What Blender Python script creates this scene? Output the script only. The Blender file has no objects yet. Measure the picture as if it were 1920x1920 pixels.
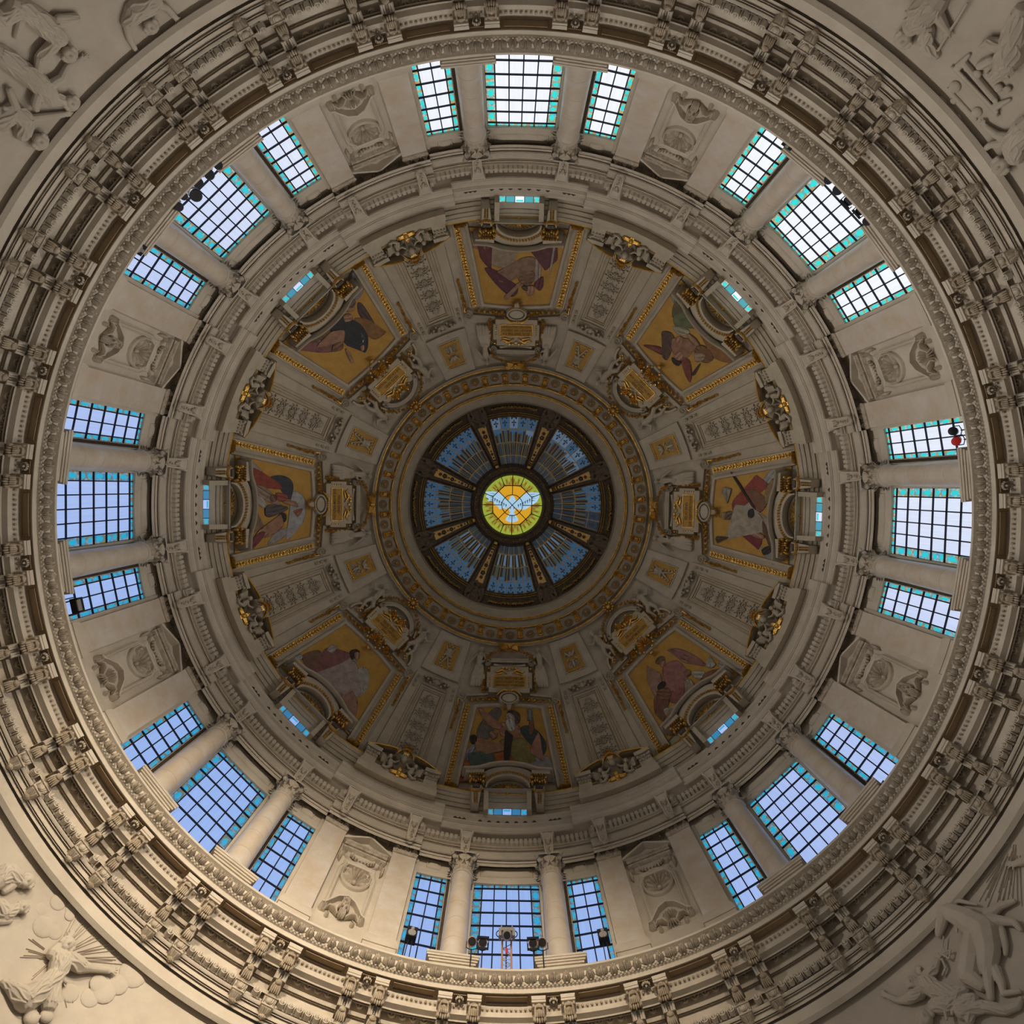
import bpy, bmesh, math, random
import numpy as np
from mathutils import Matrix, Vector

random.seed(7)
SC = bpy.context.scene
COL = SC.collection
R_ = math.radians

# ---------------------------------------------------------------- camera
F, S = 1280.0, 23.0                       # focal length in pixels of a 1920 frame, metres per height unit
ROLL, TX, TY, DX, DY = 0.01963, -0.0048, -0.0360, -0.01022, -0.05195


def make_camera():
    cr, sr = math.cos(ROLL), math.sin(ROLL)
    ct, st = math.cos(TX), math.sin(TX)
    cy, sy = math.cos(TY), math.sin(TY)
    rz = np.array([[cr, -sr, 0], [sr, cr, 0], [0, 0, 1.0]])
    rx = np.array([[ct, 0, st], [0, 1, 0], [-st, 0, ct]])
    ry = np.array([[1, 0, 0], [0, cy, sy], [0, -sy, cy]])
    flip = np.diag([-1.0, -1.0, 1.0])
    m = ry @ rx @ rz @ flip               # dome frame -> image right, down, forward
    pos = flip @ rz.T @ np.array([DX * S, DY * S, 0.0])
    right, down, fwd = m
    cam = bpy.data.cameras.new('camera')
    cam.sensor_width = 36.0
    cam.lens = 36.0 * F / 1920.0
    cam.clip_end = 300
    ob = bpy.data.objects.new('camera', cam)
    mw = Matrix.Identity(4)
    for i in range(3):
        mw[i][0], mw[i][1], mw[i][2], mw[i][3] = right[i], -down[i], -fwd[i], pos[i]
    ob.matrix_world = mw
    COL.objects.link(ob)
    SC.camera = ob


make_camera()

# ---------------------------------------------------------------- world, exposure
W = bpy.data.worlds.new('nave_light')
SC.world = W
W.use_nodes = True
W.node_tree.nodes['Background'].inputs[0].default_value = (1.0, 0.93, 0.82, 1)
W.node_tree.nodes['Background'].inputs[1].default_value = 0.14
SC.view_settings.view_transform = 'Standard'
SC.view_settings.look = 'None'
SC.view_settings.exposure = 0.0
SC.view_settings.gamma = 1.0
SC.view_settings.use_curve_mapping = False
SC.cycles.use_denoising = True
SC.cycles.max_bounces = 8
SC.cycles.diffuse_bounces = 5
SC.cycles.sample_clamp_indirect = 6.0

# ---------------------------------------------------------------- materials
MATS = {}


def material(name, col, rough=0.7, metal=0.0, col2=None, nscale=3.0, bump=0.0, bscale=30.0, spec=0.3, detail=6.0):
    m = bpy.data.materials.new(name)
    m.use_nodes = True
    nt = m.node_tree
    b = nt.nodes['Principled BSDF']
    b.inputs['Base Color'].default_value = (*col, 1)
    b.inputs['Roughness'].default_value = rough
    b.inputs['Metallic'].default_value = metal
    b.inputs['Specular IOR Level'].default_value = spec
    geo = nt.nodes.new('ShaderNodeNewGeometry')
    if col2:
        n = nt.nodes.new('ShaderNodeTexNoise')
        n.inputs['Scale'].default_value = nscale
        n.inputs['Detail'].default_value = detail
        n.inputs['Roughness'].default_value = 0.65
        nt.links.new(geo.outputs['Position'], n.inputs['Vector'])
        r = nt.nodes.new('ShaderNodeValToRGB')
        r.color_ramp.elements[0].position = 0.35
        r.color_ramp.elements[1].position = 0.68
        r.color_ramp.elements[0].color = (*col2, 1)
        r.color_ramp.elements[1].color = (*col, 1)
        nt.links.new(n.outputs['Fac'], r.inputs['Fac'])
        nt.links.new(r.outputs['Color'], b.inputs['Base Color'])
    if bump:
        n2 = nt.nodes.new('ShaderNodeTexNoise')
        n2.inputs['Scale'].default_value = bscale
        n2.inputs['Detail'].default_value = 3.0
        nt.links.new(geo.outputs['Position'], n2.inputs['Vector'])
        bp = nt.nodes.new('ShaderNodeBump')
        bp.inputs['Strength'].default_value = bump
        bp.inputs['Distance'].default_value = 0.05
        nt.links.new(n2.outputs['Fac'], bp.inputs['Height'])
        nt.links.new(bp.outputs['Normal'], b.inputs['Normal'])
    MATS[name] = m
    return m


def emitter(name, col, strength, gloss=True):
    m = bpy.data.materials.new(name)
    m.use_nodes = True
    b = m.node_tree.nodes['Principled BSDF']
    b.inputs['Base Color'].default_value = (*[c * 0.2 for c in col], 1)
    b.inputs['Roughness'].default_value = 0.3
    b.inputs['Emission Color'].default_value = (*col, 1)
    b.inputs['Emission Strength'].default_value = strength
    MATS[name] = m
    return m


def daylit(name, tint, strength, pattern=None):
    """Stained or clear glass with the sky behind it: whiter on the sunny side, bluer away from it."""
    m = bpy.data.materials.new(name)
    m.use_nodes = True
    nt = m.node_tree
    b = nt.nodes['Principled BSDF']
    b.inputs['Base Color'].default_value = (0.05, 0.06, 0.08, 1)
    b.inputs['Roughness'].default_value = 0.25
    geo = nt.nodes.new('ShaderNodeNewGeometry')
    nrm = nt.nodes.new('ShaderNodeVectorMath'); nrm.operation = 'NORMALIZE'
    flat = nt.nodes.new('ShaderNodeVectorMath'); flat.operation = 'MULTIPLY'
    flat.inputs[1].default_value = (1, 1, 0)
    nt.links.new(geo.outputs['Position'], flat.inputs[0])
    nt.links.new(flat.outputs[0], nrm.inputs[0])
    dot = nt.nodes.new('ShaderNodeVectorMath'); dot.operation = 'DOT_PRODUCT'
    dot.inputs[1].default_value = (-0.45, 0.89, 0)
    nt.links.new(nrm.outputs[0], dot.inputs[0])
    mr = nt.nodes.new('ShaderNodeMapRange')
    mr.inputs['From Min'].default_value = -0.9
    mr.inputs['From Max'].default_value = 0.85
    nt.links.new(dot.outputs['Value'], mr.inputs['Value'])
    ramp = nt.nodes.new('ShaderNodeValToRGB')
    e = ramp.color_ramp.elements
    e[0].position, e[0].color = 0.0, (0.28, 0.43, 0.82, 1)
    e[1].position, e[1].color = 1.0, (0.92, 0.95, 1.0, 1)
    e2 = e.new(0.5); e2.color = (0.44, 0.55, 0.88, 1)
    nt.links.new(mr.outputs[0], ramp.inputs['Fac'])
    streak = nt.nodes.new('ShaderNodeTexNoise')
    mp = nt.nodes.new('ShaderNodeMapping')
    mp.inputs['Scale'].default_value = (14, 14, 0.7)
    nt.links.new(geo.outputs['Position'], mp.inputs['Vector'])
    nt.links.new(mp.outputs[0], streak.inputs['Vector'])
    streak.inputs['Scale'].default_value = 1.0
    sr = nt.nodes.new('ShaderNodeMapRange')
    sr.inputs['To Min'].default_value = 0.86
    sr.inputs['To Max'].default_value = 1.08
    nt.links.new(streak.outputs['Fac'], sr.inputs['Value'])
    mul = nt.nodes.new('ShaderNodeMix'); mul.data_type = 'RGBA'; mul.blend_type = 'MULTIPLY'
    mul.inputs['Factor'].default_value = 1.0
    nt.links.new(ramp.outputs['Color'], mul.inputs['A'])
    if pattern:
        v = nt.nodes.new('ShaderNodeTexVoronoi')
        v.inputs['Scale'].default_value = pattern[0]
        nt.links.new(geo.outputs['Position'], v.inputs['Vector'])
        sep = nt.nodes.new('ShaderNodeSeparateColor')
        nt.links.new(v.outputs['Color'], sep.inputs['Color'])
        pr = nt.nodes.new('ShaderNodeValToRGB')
        pr.color_ramp.interpolation = 'CONSTANT'
        cols = pattern[1]
        pr.color_ramp.elements[0].color = (*cols[0], 1)
        pr.color_ramp.elements[1].position = 1.0 / len(cols)
        pr.color_ramp.elements[1].color = (*cols[1], 1)
        for i, c in enumerate(cols[2:], 2):
            pr.color_ramp.elements.new(i / len(cols)).color = (*c, 1)
        nt.links.new(sep.outputs['Red'], pr.inputs['Fac'])
        nt.links.new(pr.outputs['Color'], mul.inputs['B'])
    else:
        mul.inputs['B'].default_value = (*tint, 1)
    nt.links.new(mul.outputs['Result'], b.inputs['Emission Color'])
    mt = nt.nodes.new('ShaderNodeMath'); mt.operation = 'MULTIPLY'
    mt.inputs[1].default_value = strength
    nt.links.new(sr.outputs[0], mt.inputs[0])
    nt.links.new(mt.outputs[0], b.inputs['Emission Strength'])
    MATS[name] = m
    return m


SUN_SIDE = 1.0
material('stone', (0.60, 0.53, 0.44), 0.75, col2=(0.50, 0.435, 0.35), nscale=0.9, bump=0.12, bscale=9)
material('marble', (0.62, 0.57, 0.52), 0.35, col2=(0.54, 0.44, 0.33), nscale=1.1, spec=0.5)
material('plaster', (0.55, 0.485, 0.40), 0.8, col2=(0.44, 0.38, 0.31), nscale=0.7, bump=0.1, bscale=6)
material('dome_stone', (0.47, 0.405, 0.31), 0.75, col2=(0.39, 0.33, 0.245), nscale=1.4, bump=0.1, bscale=9)
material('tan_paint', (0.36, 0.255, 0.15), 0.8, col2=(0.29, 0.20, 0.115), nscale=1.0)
material('aged_stone', (0.50, 0.42, 0.32), 0.75, col2=(0.24, 0.18, 0.12), nscale=3.5, bump=0.2, bscale=14)
material('carved', (0.56, 0.49, 0.40), 0.75, col2=(0.36, 0.295, 0.22), nscale=4.0, bump=0.2, bscale=16)
material('gold', (0.83, 0.52, 0.13), 0.33, 0.75, col2=(0.50, 0.27, 0.05), nscale=4.0, bump=0.35, bscale=14, spec=0.6)
material('dull_gold', (0.50, 0.31, 0.08), 0.45, 0.5, col2=(0.30, 0.17, 0.04), nscale=5.0, bump=0.25, bscale=18)
material('gold_ground', (0.44, 0.25, 0.05), 0.5, 0.25, col2=(0.34, 0.185, 0.035), nscale=2.0, bump=0.25, bscale=40)
material('bronze', (0.13, 0.095, 0.065), 0.5, 0.3, col2=(0.07, 0.05, 0.035), nscale=5.0)
material('lead', (0.012, 0.014, 0.03), 0.5)
material('black_metal', (0.015, 0.016, 0.022), 0.45)
material('grey_metal', (0.30, 0.28, 0.26), 0.45, 0.3)
material('copper_paint', (0.42, 0.22, 0.12), 0.5)
material('red_paint', (0.6, 0.03, 0.03), 0.5)
material('vent_shade', (0.05, 0.04, 0.03), 0.9)  # plate colour standing in for the shade inside the vent holes
material('lettering', (0.06, 0.03, 0.01), 0.7)
material('lit_gold', (0.90, 0.60, 0.22), 0.5, 0.0, col2=(0.76, 0.46, 0.13), nscale=6.0)  # lantern rib gold, light from the skylights put into the colour
material('brass_bar', (0.90, 0.62, 0.34), 0.45, 0.0)  # bar colour raised in place of light inside the lantern
material('paled_bronze', (0.20, 0.15, 0.105), 0.6, 0.1, col2=(0.11, 0.08, 0.055), nscale=6.0)  # lighter bronze, its colour making up for weak light at the lantern
daylit('sky_glass', (1, 1, 1), 1.0)
daylit('turquoise_glass', (0.02, 0.80, 0.72), 1.0)
daylit('border_glass', (1, 1, 1), 0.75, (9.0, [(0.75, 0.5, 0.12), (0.25, 0.7, 0.75), (0.8, 0.75, 0.6), (0.55, 0.42, 0.2), (0.15, 0.6, 0.65)]))
daylit('teal_glass', (0.08, 0.55, 0.60), 0.7)


# ---------------------------------------------------------------- mesh builder
def arr(x):
    return np.asarray(x, float)


class MB:
    """Collects vertices and faces (with a material slot each) for one mesh."""

    def __init__(s):
        s.v, s.f, s.m, s.n = [], [], [], 0

    def add(s, V, faces, m=0):
        V = arr(V).reshape(-1, 3)
        n = s.n
        s.v.append(V)
        s.f.extend([tuple(i + n for i in q) for q in faces])
        s.m.extend([m] * len(faces))
        s.n += len(V)
        return s

    def join(s, o, fn=None):
        V = np.concatenate(o.v) if o.v else np.zeros((0, 3))
        if fn is not None:
            V = fn(V)
        n = s.n
        s.v.append(V)
        s.f.extend([tuple(i + n for i in q) for q in o.f])
        s.m.extend(o.m)
        s.n += len(V)
        return s

    def grid(s, P, cu=False, cv=False, m=0):
        P = arr(P)
        a, b = P.shape[:2]
        fs = []
        for i in range(a if cu else a - 1):
            for j in range(b if cv else b - 1):
                i2, j2 = (i + 1) % a, (j + 1) % b
                fs.append((i * b + j, i2 * b + j, i2 * b + j2, i * b + j2))
        return s.add(P.reshape(-1, 3), fs, m)

    def box(s, c, h, m=0, bev=0.0):
        c, h = arr(c), arr(h)
        if bev:
            k = [(-1, -1), (1, -1), (1, 1), (-1, 1)]
            rings = []
            for zz, q in ((-1, 1), (1 - bev, 1), (1, 1 - bev)):
                rings.append([c + h * arr([a * q, b * q, zz]) for a, b in k])
            V = np.concatenate(rings)
            fs = [(3, 2, 1, 0), (8, 9, 10, 11)]
            for r in range(2):
                for i in range(4):
                    j = (i + 1) % 4
                    fs.append((r * 4 + i, r * 4 + j, r * 4 + 4 + j, r * 4 + 4 + i))
            return s.add(V, fs, m)
        V = [c + h * arr([x, y, z]) for z in (-1, 1) for x, y in ((-1, -1), (1, -1), (1, 1), (-1, 1))]
        return s.add(V, [(3, 2, 1, 0), (4, 5, 6, 7), (0, 1, 5, 4), (1, 2, 6, 5), (2, 3, 7, 6), (3, 0, 4, 7)], m)

    def blob(s, c, r, n=8, k=5, m=0):
        """Ellipsoid; the radii may be a number or three."""
        c = arr(c)
        r = arr([r] * 3) if np.isscalar(r) else arr(r)
        th = np.linspace(0, 2 * math.pi, n, endpoint=False)
        V = [c + r * arr([0, 0, -1])]
        for i in range(1, k):
            a = math.pi * i / k
            for t in th:
                V.append(c + r * arr([math.sin(a) * math.cos(t), math.sin(a) * math.sin(t), -math.cos(a)]))
        V.append(c + r * arr([0, 0, 1]))
        fs = [(0, 1 + (j + 1) % n, 1 + j) for j in range(n)]
        for i in range(k - 2):
            for j in range(n):
                a, b = 1 + i * n + j, 1 + i * n + (j + 1) % n
                fs.append((a, b, b + n, a + n))
        e = 1 + (k - 1) * n
        fs += [(e - n + j, e - n + (j + 1) % n, e) for j in range(n)]
        return s.add(V, fs, m)

    def tube(s, P, r, n=6, cap=True, m=0, flat=1.0):
        """Round bar along a path; r a number or one per point."""
        P = arr(P)
        k = len(P)
        r = np.full(k, r, float) if np.isscalar(r) else arr(r)
        T = np.gradient(P, axis=0)
        T /= np.linalg.norm(T, axis=1)[:, None] + 1e-9
        up = arr([0, 0, 1.0]) if abs(T[0][2]) < 0.9 else arr([0, 1.0, 0])
        rings = []
        for i in range(k):
            a = np.cross(T[i], up)
            a /= np.linalg.norm(a) + 1e-9
            b = np.cross(a, T[i])
            up = b
            rings.append([P[i] + r[i] * (math.cos(t) * a + flat * math.sin(t) * b) for t in np.linspace(0, 2 * math.pi, n, endpoint=False)])
        n0 = s.n
        s.grid(rings, cv=True, m=m)
        if cap:
            s.f.append(tuple(n0 + i for i in range(n)))
            s.f.append(tuple(n0 + (k - 1) * n + i for i in reversed(range(n))))
            s.m += [m, m]
        return s

    def capsule(s, a, ra, b, rb, n=8):
        a, b = arr(a), arr(b)
        d = b - a
        L = np.linalg.norm(d) + 1e-9
        d /= L
        P, r = [], []
        for t in (-0.98, -0.7, 0):
            P.append(a + d * ra * t); r.append(ra * math.sqrt(max(1 - t * t, 0.02)))
        for t in (0, 0.7, 0.98):
            P.append(b + d * rb * t); r.append(rb * math.sqrt(max(1 - t * t, 0.02)))
        return s.tube(P, r, n)

    def lathe(s, prof, n=48, a0=0.0, a1=360.0, cap=False, m=0):
        """Profile (r, z) turned about the dome axis between two bearings in degrees."""
        full = abs(a1 - a0 - 360) < 1e-6
        A = np.radians(np.linspace(a0, a1, n + 1))
        if full:
            A = A[:-1]
        pr = arr(prof)
        P = np.stack([np.stack([pr[:, 0] * math.sin(a), pr[:, 0] * math.cos(a), pr[:, 1]], 1) for a in A])
        n0 = s.n
        s.grid(P, cu=full, m=m)
        if cap and not full:
            k = len(pr)
            s.f.append(tuple(n0 + i for i in range(k)))
            s.f.append(tuple(n0 + (len(A) - 1) * k + i for i in reversed(range(k))))
            s.m += [m, m]
        return s

    def turn(s, prof, c=(0, 0, 0), n=20, m=0):
        """Profile (r, z) turned about a vertical line through c."""
        pr = arr(prof)
        A = np.linspace(0, 2 * math.pi, n, endpoint=False)
        P = np.stack([np.stack([c[0] + pr[:, 0] * math.cos(a), c[1] + pr[:, 0] * math.sin(a), c[2] + pr[:, 1]], 1) for a in A])
        return s.grid(P, cu=True, m=m)

    def plate(s, poly, d0, d1, bev=0.0, m=0):
        """Polygon in the first two axes raised from d0 to d1 along the third, with a bevelled rim."""
        p = arr(poly)
        k = len(p)
        c = p.mean(0)
        dd = p - c
        q = c + dd * (1 - bev)
        V = [(x, y, d0) for x, y in p] + [(x, y, d1 - abs(d1 - d0) * 0.35 * (bev > 0)) for x, y in p] + [(x, y, d1) for x, y in q]
        fs = []
        for r in range(2):
            for i in range(k):
                j = (i + 1) % k
                fs.append((r * k + i, r * k + j, r * k + k + j, r * k + k + i))
        n0 = s.n
        s.add(V, fs, m)
        if k <= 4:
            s.f.append(tuple(n0 + 2 * k + i for i in range(k))); s.m.append(m)
        else:
            s.v.append(arr([[c[0], c[1], d1]])); s.n += 1
            for i in range(k):
                s.f.append((n0 + 2 * k + i, n0 + 2 * k + (i + 1) % k, s.n - 1)); s.m.append(m)
        return s

    def mould(s, path, prof, closed=False, m=0):
        """Moulding swept along a path in the first two axes; prof = (offset to the right of the path, height)."""
        p = arr(path)
        k = len(p)
        if closed:
            t1 = np.roll(p, -1, 0) - p
            t0 = p - np.roll(p, 1, 0)
        else:
            t1 = np.vstack([p[1:] - p[:-1], p[-1:] - p[-2:-1]])
            t0 = np.vstack([t1[:1], t1[:-1]])
        t0 /= np.linalg.norm(t0, axis=1)[:, None] + 1e-9
        t1 /= np.linalg.norm(t1, axis=1)[:, None] + 1e-9
        n0 = np.stack([t0[:, 1], -t0[:, 0]], 1)
        n1 = np.stack([t1[:, 1], -t1[:, 0]], 1)
        nn = n0 + n1
        nn /= np.maximum((nn * n1).sum(1), 0.35)[:, None]
        pr = arr(prof)
        G = np.zeros((k, len(pr), 3))
        G[:, :, :2] = p[:, None, :] + nn[:, None, :] * pr[None, :, :1]
        G[:, :, 2] = pr[None, :, 1]
        s.grid(G, cu=closed, m=m)
        if not closed and len(pr) > 2:
            b = s.n - k * len(pr)
            s.f.append(tuple(b + i for i in range(len(pr)))); s.m.append(m)
            s.f.append(tuple(b + (k - 1) * len(pr) + i for i in reversed(range(len(pr))))); s.m.append(m)
        return s

    def mesh(s, name, mats, base=(0, 0, 0), fn=None, smooth=40):
        V = np.concatenate(s.v)
        if fn is not None:
            V = fn(V)
        V = V - arr(base)
        me = bpy.data.meshes.new(name)
        me.from_pydata(V.tolist(), [], s.f)
        for mm in ([mats] if isinstance(mats, str) else mats):
            me.materials.append(MATS[mm])
        if any(s.m):
            me.polygons.foreach_set('material_index', s.m)
        if smooth:
            me.polygons.foreach_set('use_smooth', [True] * len(me.polygons))
            me.set_sharp_from_angle(angle=R_(smooth))
        me.update()
        return me


# ---------------------------------------------------------------- scene objects
def rotz(p, psi):
    a = R_(psi)
    return (p[0] * math.cos(a) + p[1] * math.sin(a), -p[0] * math.sin(a) + p[1] * math.cos(a), p[2])


def link(name, data, parent=None):
    o = bpy.data.objects.new(name, data)
    COL.objects.link(o)
    if parent:
        o.parent = parent
    return o


def tag(o, label=None, cat=None, group=None, kind=None):
    if label: o['label'] = label
    if cat: o['category'] = cat
    if group: o['group'] = group
    if kind: o['kind'] = kind
    return o


def kids(parent, parts):
    """parts: (name, mesh) or (name, mesh, sub-parts) or (name, mesh, sub-parts, location, kind)."""
    for p in parts:
        o = link(p[0], p[1], parent)
        if len(p) > 3 and p[3] is not None:
            o.location = p[3]
        if len(p) > 4 and p[4]:
            o['kind'] = p[4]
        if len(p) > 2 and p[2]:
            kids(o, p[2])


def thing(name, label, cat, base, psi, parts, group=None):
    """A thing with parts whose meshes are relative to base; psi turns it about the dome axis."""
    o = link(name, None)
    o.empty_display_size = 0.2
    o.location = rotz(base, psi)
    o.rotation_euler = (0, 0, -R_(psi))
    kids(o, parts)
    return tag(o, label, cat, group)


def single(name, label, cat, me, base, psi, group=None):
    o = link(name, me)
    o.location = rotz(base, psi)
    o.rotation_euler = (0, 0, -R_(psi))
    return tag(o, label, cat, group)


def struct(name, me, psi=0, parts=(), label=None):
    o = link(name, me)
    o.rotation_euler = (0, 0, -R_(psi))
    o['kind'] = 'structure'
    if label: o['label'] = label
    kids(o, parts)
    return o


BAY = {0: 'top', 45: 'upper left', 90: 'left', 135: 'lower left', 180: 'bottom', 225: 'lower right', 270: 'right', 315: 'upper right'}
PIER = {22.5: 'between the top and upper left windows', 67.5: 'between the upper left and left windows',
        112.5: 'between the left and lower left windows', 157.5: 'between the lower left and bottom windows',
        202.5: 'between the bottom and lower right windows', 247.5: 'between the lower right and right windows',
        292.5: 'between the right and upper right windows', 337.5: 'between the upper right and top windows'}


# ---------------------------------------------------------------- surfaces
# A point of the dome or drum is given by its bearing and by how far out it stands as seen from the axis:
# (u to the right, v outward) are the distances from the axis scaled to F = 1280, d is metres proud of the surface.
Z0, RS = 23.55, 19.8


def prz(plist):
    return [(r, F * r / p) for p, r in plist]


def on_dome(V):
    V = arr(V)
    k = np.hypot(V[:, 0], V[:, 1]) / F
    psi = np.arctan2(V[:, 0], V[:, 1])
    a = 1 + k * k
    z = (Z0 + np.sqrt(Z0 * Z0 - a * (Z0 * Z0 - RS * RS))) / a
    r = k * z
    r2 = r - V[:, 2] * r / RS
    z2 = z - V[:, 2] * (z - Z0) / RS
    return np.stack([r2 * np.sin(psi), r2 * np.cos(psi), z2], 1)


def on_wall(r0):
    def fn(V):
        V = arr(V)
        p = np.hypot(V[:, 0], V[:, 1])
        psi = np.arctan2(V[:, 0], V[:, 1])
        r = r0 - V[:, 2]
        return np.stack([r * np.sin(psi), r * np.cos(psi), F * r0 / p], 1)
    return fn


def polar(psi, p):
    """u, v of a bearing offset in degrees and a distance p."""
    return (p * math.sin(R_(psi)), p * math.cos(R_(psi)))


def dense(path, step=6.0, closed=False):
    p = [arr(q) for q in path]
    if closed:
        p = p + [p[0]]
    out = []
    for a, b in zip(p[:-1], p[1:]):
        n = max(1, int(np.linalg.norm(b - a) / step))
        for i in range(n):
            out.append(a + (b - a) * i / n)
    if not closed:
        out.append(p[-1])
    return arr(out)


def at(fn, u, v, d=0.0):
    return fn(arr([[u, v, d]]))[0]
# ================================================================ the setting
def on_flat(z0):
    """Underside of a level ledge at height z0; d hangs down from it."""
    def fn(V):
        V = arr(V)
        p = np.hypot(V[:, 0], V[:, 1])
        psi = np.arctan2(V[:, 0], V[:, 1])
        r = p * z0 / F
        return np.stack([r * np.sin(psi), r * np.cos(psi), z0 - V[:, 2]], 1)
    return fn


HALF = [(-1, 0), (-0.8, 0.6), (0, 1), (0.8, 0.6), (1, 0)]


def round_prof(w, h, d=0.0):
    return [(a * w, d + b * h) for a, b in HALF]


def step_prof(*pts):
    return list(pts)


# pendentive walls in the four corners
PEND = [(17.24, 19.86), (17.30, 19.5), (17.36, 19.0), (17.50, 18.0), (17.65, 16.8), (17.80, 15.5), (17.95, 14.0)]
me = MB().lathe(PEND, 28, -23, 23).mesh('pendentive', 'plaster')
for nm, psi in (('northwest', 45), ('southwest', 135), ('southeast', 225), ('northeast', 315)):
    struct('wall_' + nm, me, psi)


def on_pend(V):
    V = arr(V)
    k = np.hypot(V[:, 0], V[:, 1])
    psi = np.arctan2(V[:, 0], V[:, 1])
    pr = arr(PEND)
    pp = F * pr[:, 0] / pr[:, 1]
    r = np.interp(k, pp, pr[:, 0])
    z = np.interp(k, pp, pr[:, 1])
    nr, nz = -0.98, -0.18
    return np.stack([(r + V[:, 2] * nr) * np.sin(psi), (r + V[:, 2] * nr) * np.cos(psi), z + V[:, 2] * nz], 1)


# great ring: fasciae, two egg-and-dart bands and a plain frieze
RING = prz([(1114, 17.30), (1113, 17.10), (1101, 16.98), (1081, 16.96), (1080, 17.12), (1075, 17.12), (1074.5, 16.94), (1066, 16.94),
            (1065.5, 16.88), (1062, 16.90), (1061.5, 16.84), (1050, 16.84), (1049.5, 16.78), (1046, 16.80), (1045, 16.74), (1041, 16.70), (1038, 16.68),
            (1037, 16.86), (1021, 16.84), (1020, 16.66), (1018, 16.68), (1017, 16.80), (1000, 16.80), (999, 16.72), (997, 16.74), (995, 16.66), (990, 16.62),
            (989, 16.78), (972, 16.74), (971, 16.50), (969, 16.50), (967, 16.52), (966, 16.42), (963.5, 16.40)])
RING += [(16.40, 21.80), (16.22, 21.82)]
ring_me = MB().lathe(RING, 192).mesh('great_ring', 'stone', smooth=30)

CORE = [0.0, 0.62, 0.9, 0.62]


def egg_motif(p_mid, hp, wu, r0):
    """Egg in a rimmed cup with a dart beside it, pitch 2*wu."""
    b = MB()
    b.blob((0, p_mid - 1.0, 0.04), (wu * 0.44, hp * 0.86, 0.17), 9, 6)
    t = np.linspace(-0.25, math.pi + 0.25, 9)
    path = np.stack([wu * 0.70 * np.cos(t), p_mid + hp * 0.92 * np.sin(t) - hp * .1], 1)
    b.mould(path, [(-wu * .10, 0), (-wu * .08, .17), (wu * .08, .17), (wu * .10, 0)])
    b.plate([(wu * 0.88, p_mid - hp * 0.9), (wu * 1.12, p_mid - hp * 0.9), (wu * 1.2, p_mid + hp * .2), (wu, p_mid + hp), (wu * .8, p_mid + hp * .2)], 0, 0.15, 0.4)
    return b


CONS = [11.25 * k + 5.625 + s * 1.76 for k in range(32) for s in (-1, 1)]


def clear_of(psi, lim):
    return min(abs((psi - c + 180) % 360 - 180) for c in CONS) > lim


ring = struct('trim_1', ring_me, 0)
e1 = egg_motif(980.5, 8, 980 * R_(1.25) / 2, 16.64).mesh('egg', 'stone', fn=on_wall(16.86))
e2 = egg_motif(1028.5, 7.6, 1028 * R_(11.25 / 11) / 2, 16.74).mesh('egg', 'stone', fn=on_wall(16.70))
for k in range(288):
    psi = 1.25 * (k + 0.5)
    if clear_of(psi, 1.0):
        o = link('egg', e1, ring); o.rotation_euler = (0, 0, -R_(psi))
for k in range(352):
    psi = 11.25 / 11 * (k + 0.5)
    a = abs(psi % 90 - 45)
    if a < 29 and clear_of(psi, 1.1):
        o = link('egg', e2, ring); o.rotation_euler = (0, 0, -R_(psi))

# gallery cornice: cove, coffered soffit, white fascia, carved edge
ZS = 16.2 * F / 932
COVE = [(16.22, 21.82), (16.24, 22.05), (16.20, 22.10), (16.16, 22.14)]
SOF = [(16.16, 22.14), (16.12, ZS), (15.74, ZS)]
FAS = [(15.74, ZS), (15.74, ZS - 0.03), (15.71, ZS - 0.03), (15.71, 22.43), (15.66, 22.45), (15.66, 22.48), (15.60, 22.50), (15.60, 22.62),
       (15.57, 22.62), (15.60, 22.66), (15.56, 22.84), (15.42, 22.88), (15.40, 22.95), (15.46, 22.98), (17.6, 23.0), (17.75, 23.0)]
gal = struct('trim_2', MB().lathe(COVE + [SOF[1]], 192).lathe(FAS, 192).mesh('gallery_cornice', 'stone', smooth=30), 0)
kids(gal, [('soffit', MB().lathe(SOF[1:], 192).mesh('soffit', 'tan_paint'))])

b = MB()
for k in range(720):
    psi = 0.5 * k
    u, v = polar(psi, 890.5)
    b.blob((u, v, 0.01), (2.6, 2.6, 0.035), 5, 3)
kids(gal, [('beading', b.mesh('beading', 'carved', fn=on_wall(15.62)), None, None, 'stuff')])
b = MB()
for k in range(640):
    u, v = polar(0.5625 * k, 938.5)
    b.blob((u, v, 0.02), (3.0, 2.6, 0.05), 5, 3)
kids(gal, [('beading', b.mesh('beading', 'aged_stone', fn=on_wall(16.2)), None, None, 'stuff')])


def leaflet(b, x, y, ang, L, w, d, h):
    """Pointed leaf lying on the surface from (x, y) along ang degrees (0 = +u, 90 = +v)."""
    c, sn = math.cos(R_(ang)), math.sin(R_(ang))
    q = [(0, .25, 0), (.35, 1.0, h), (.7, .75, h * .8), (1.0, .08, 0)]
    b.tube([(x + c * L * t, y + sn * L * t, d + hh * .3) for t, r, hh in q], [max(w * r, .05) for t, r, hh in q], 6, flat=h / w)


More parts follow.
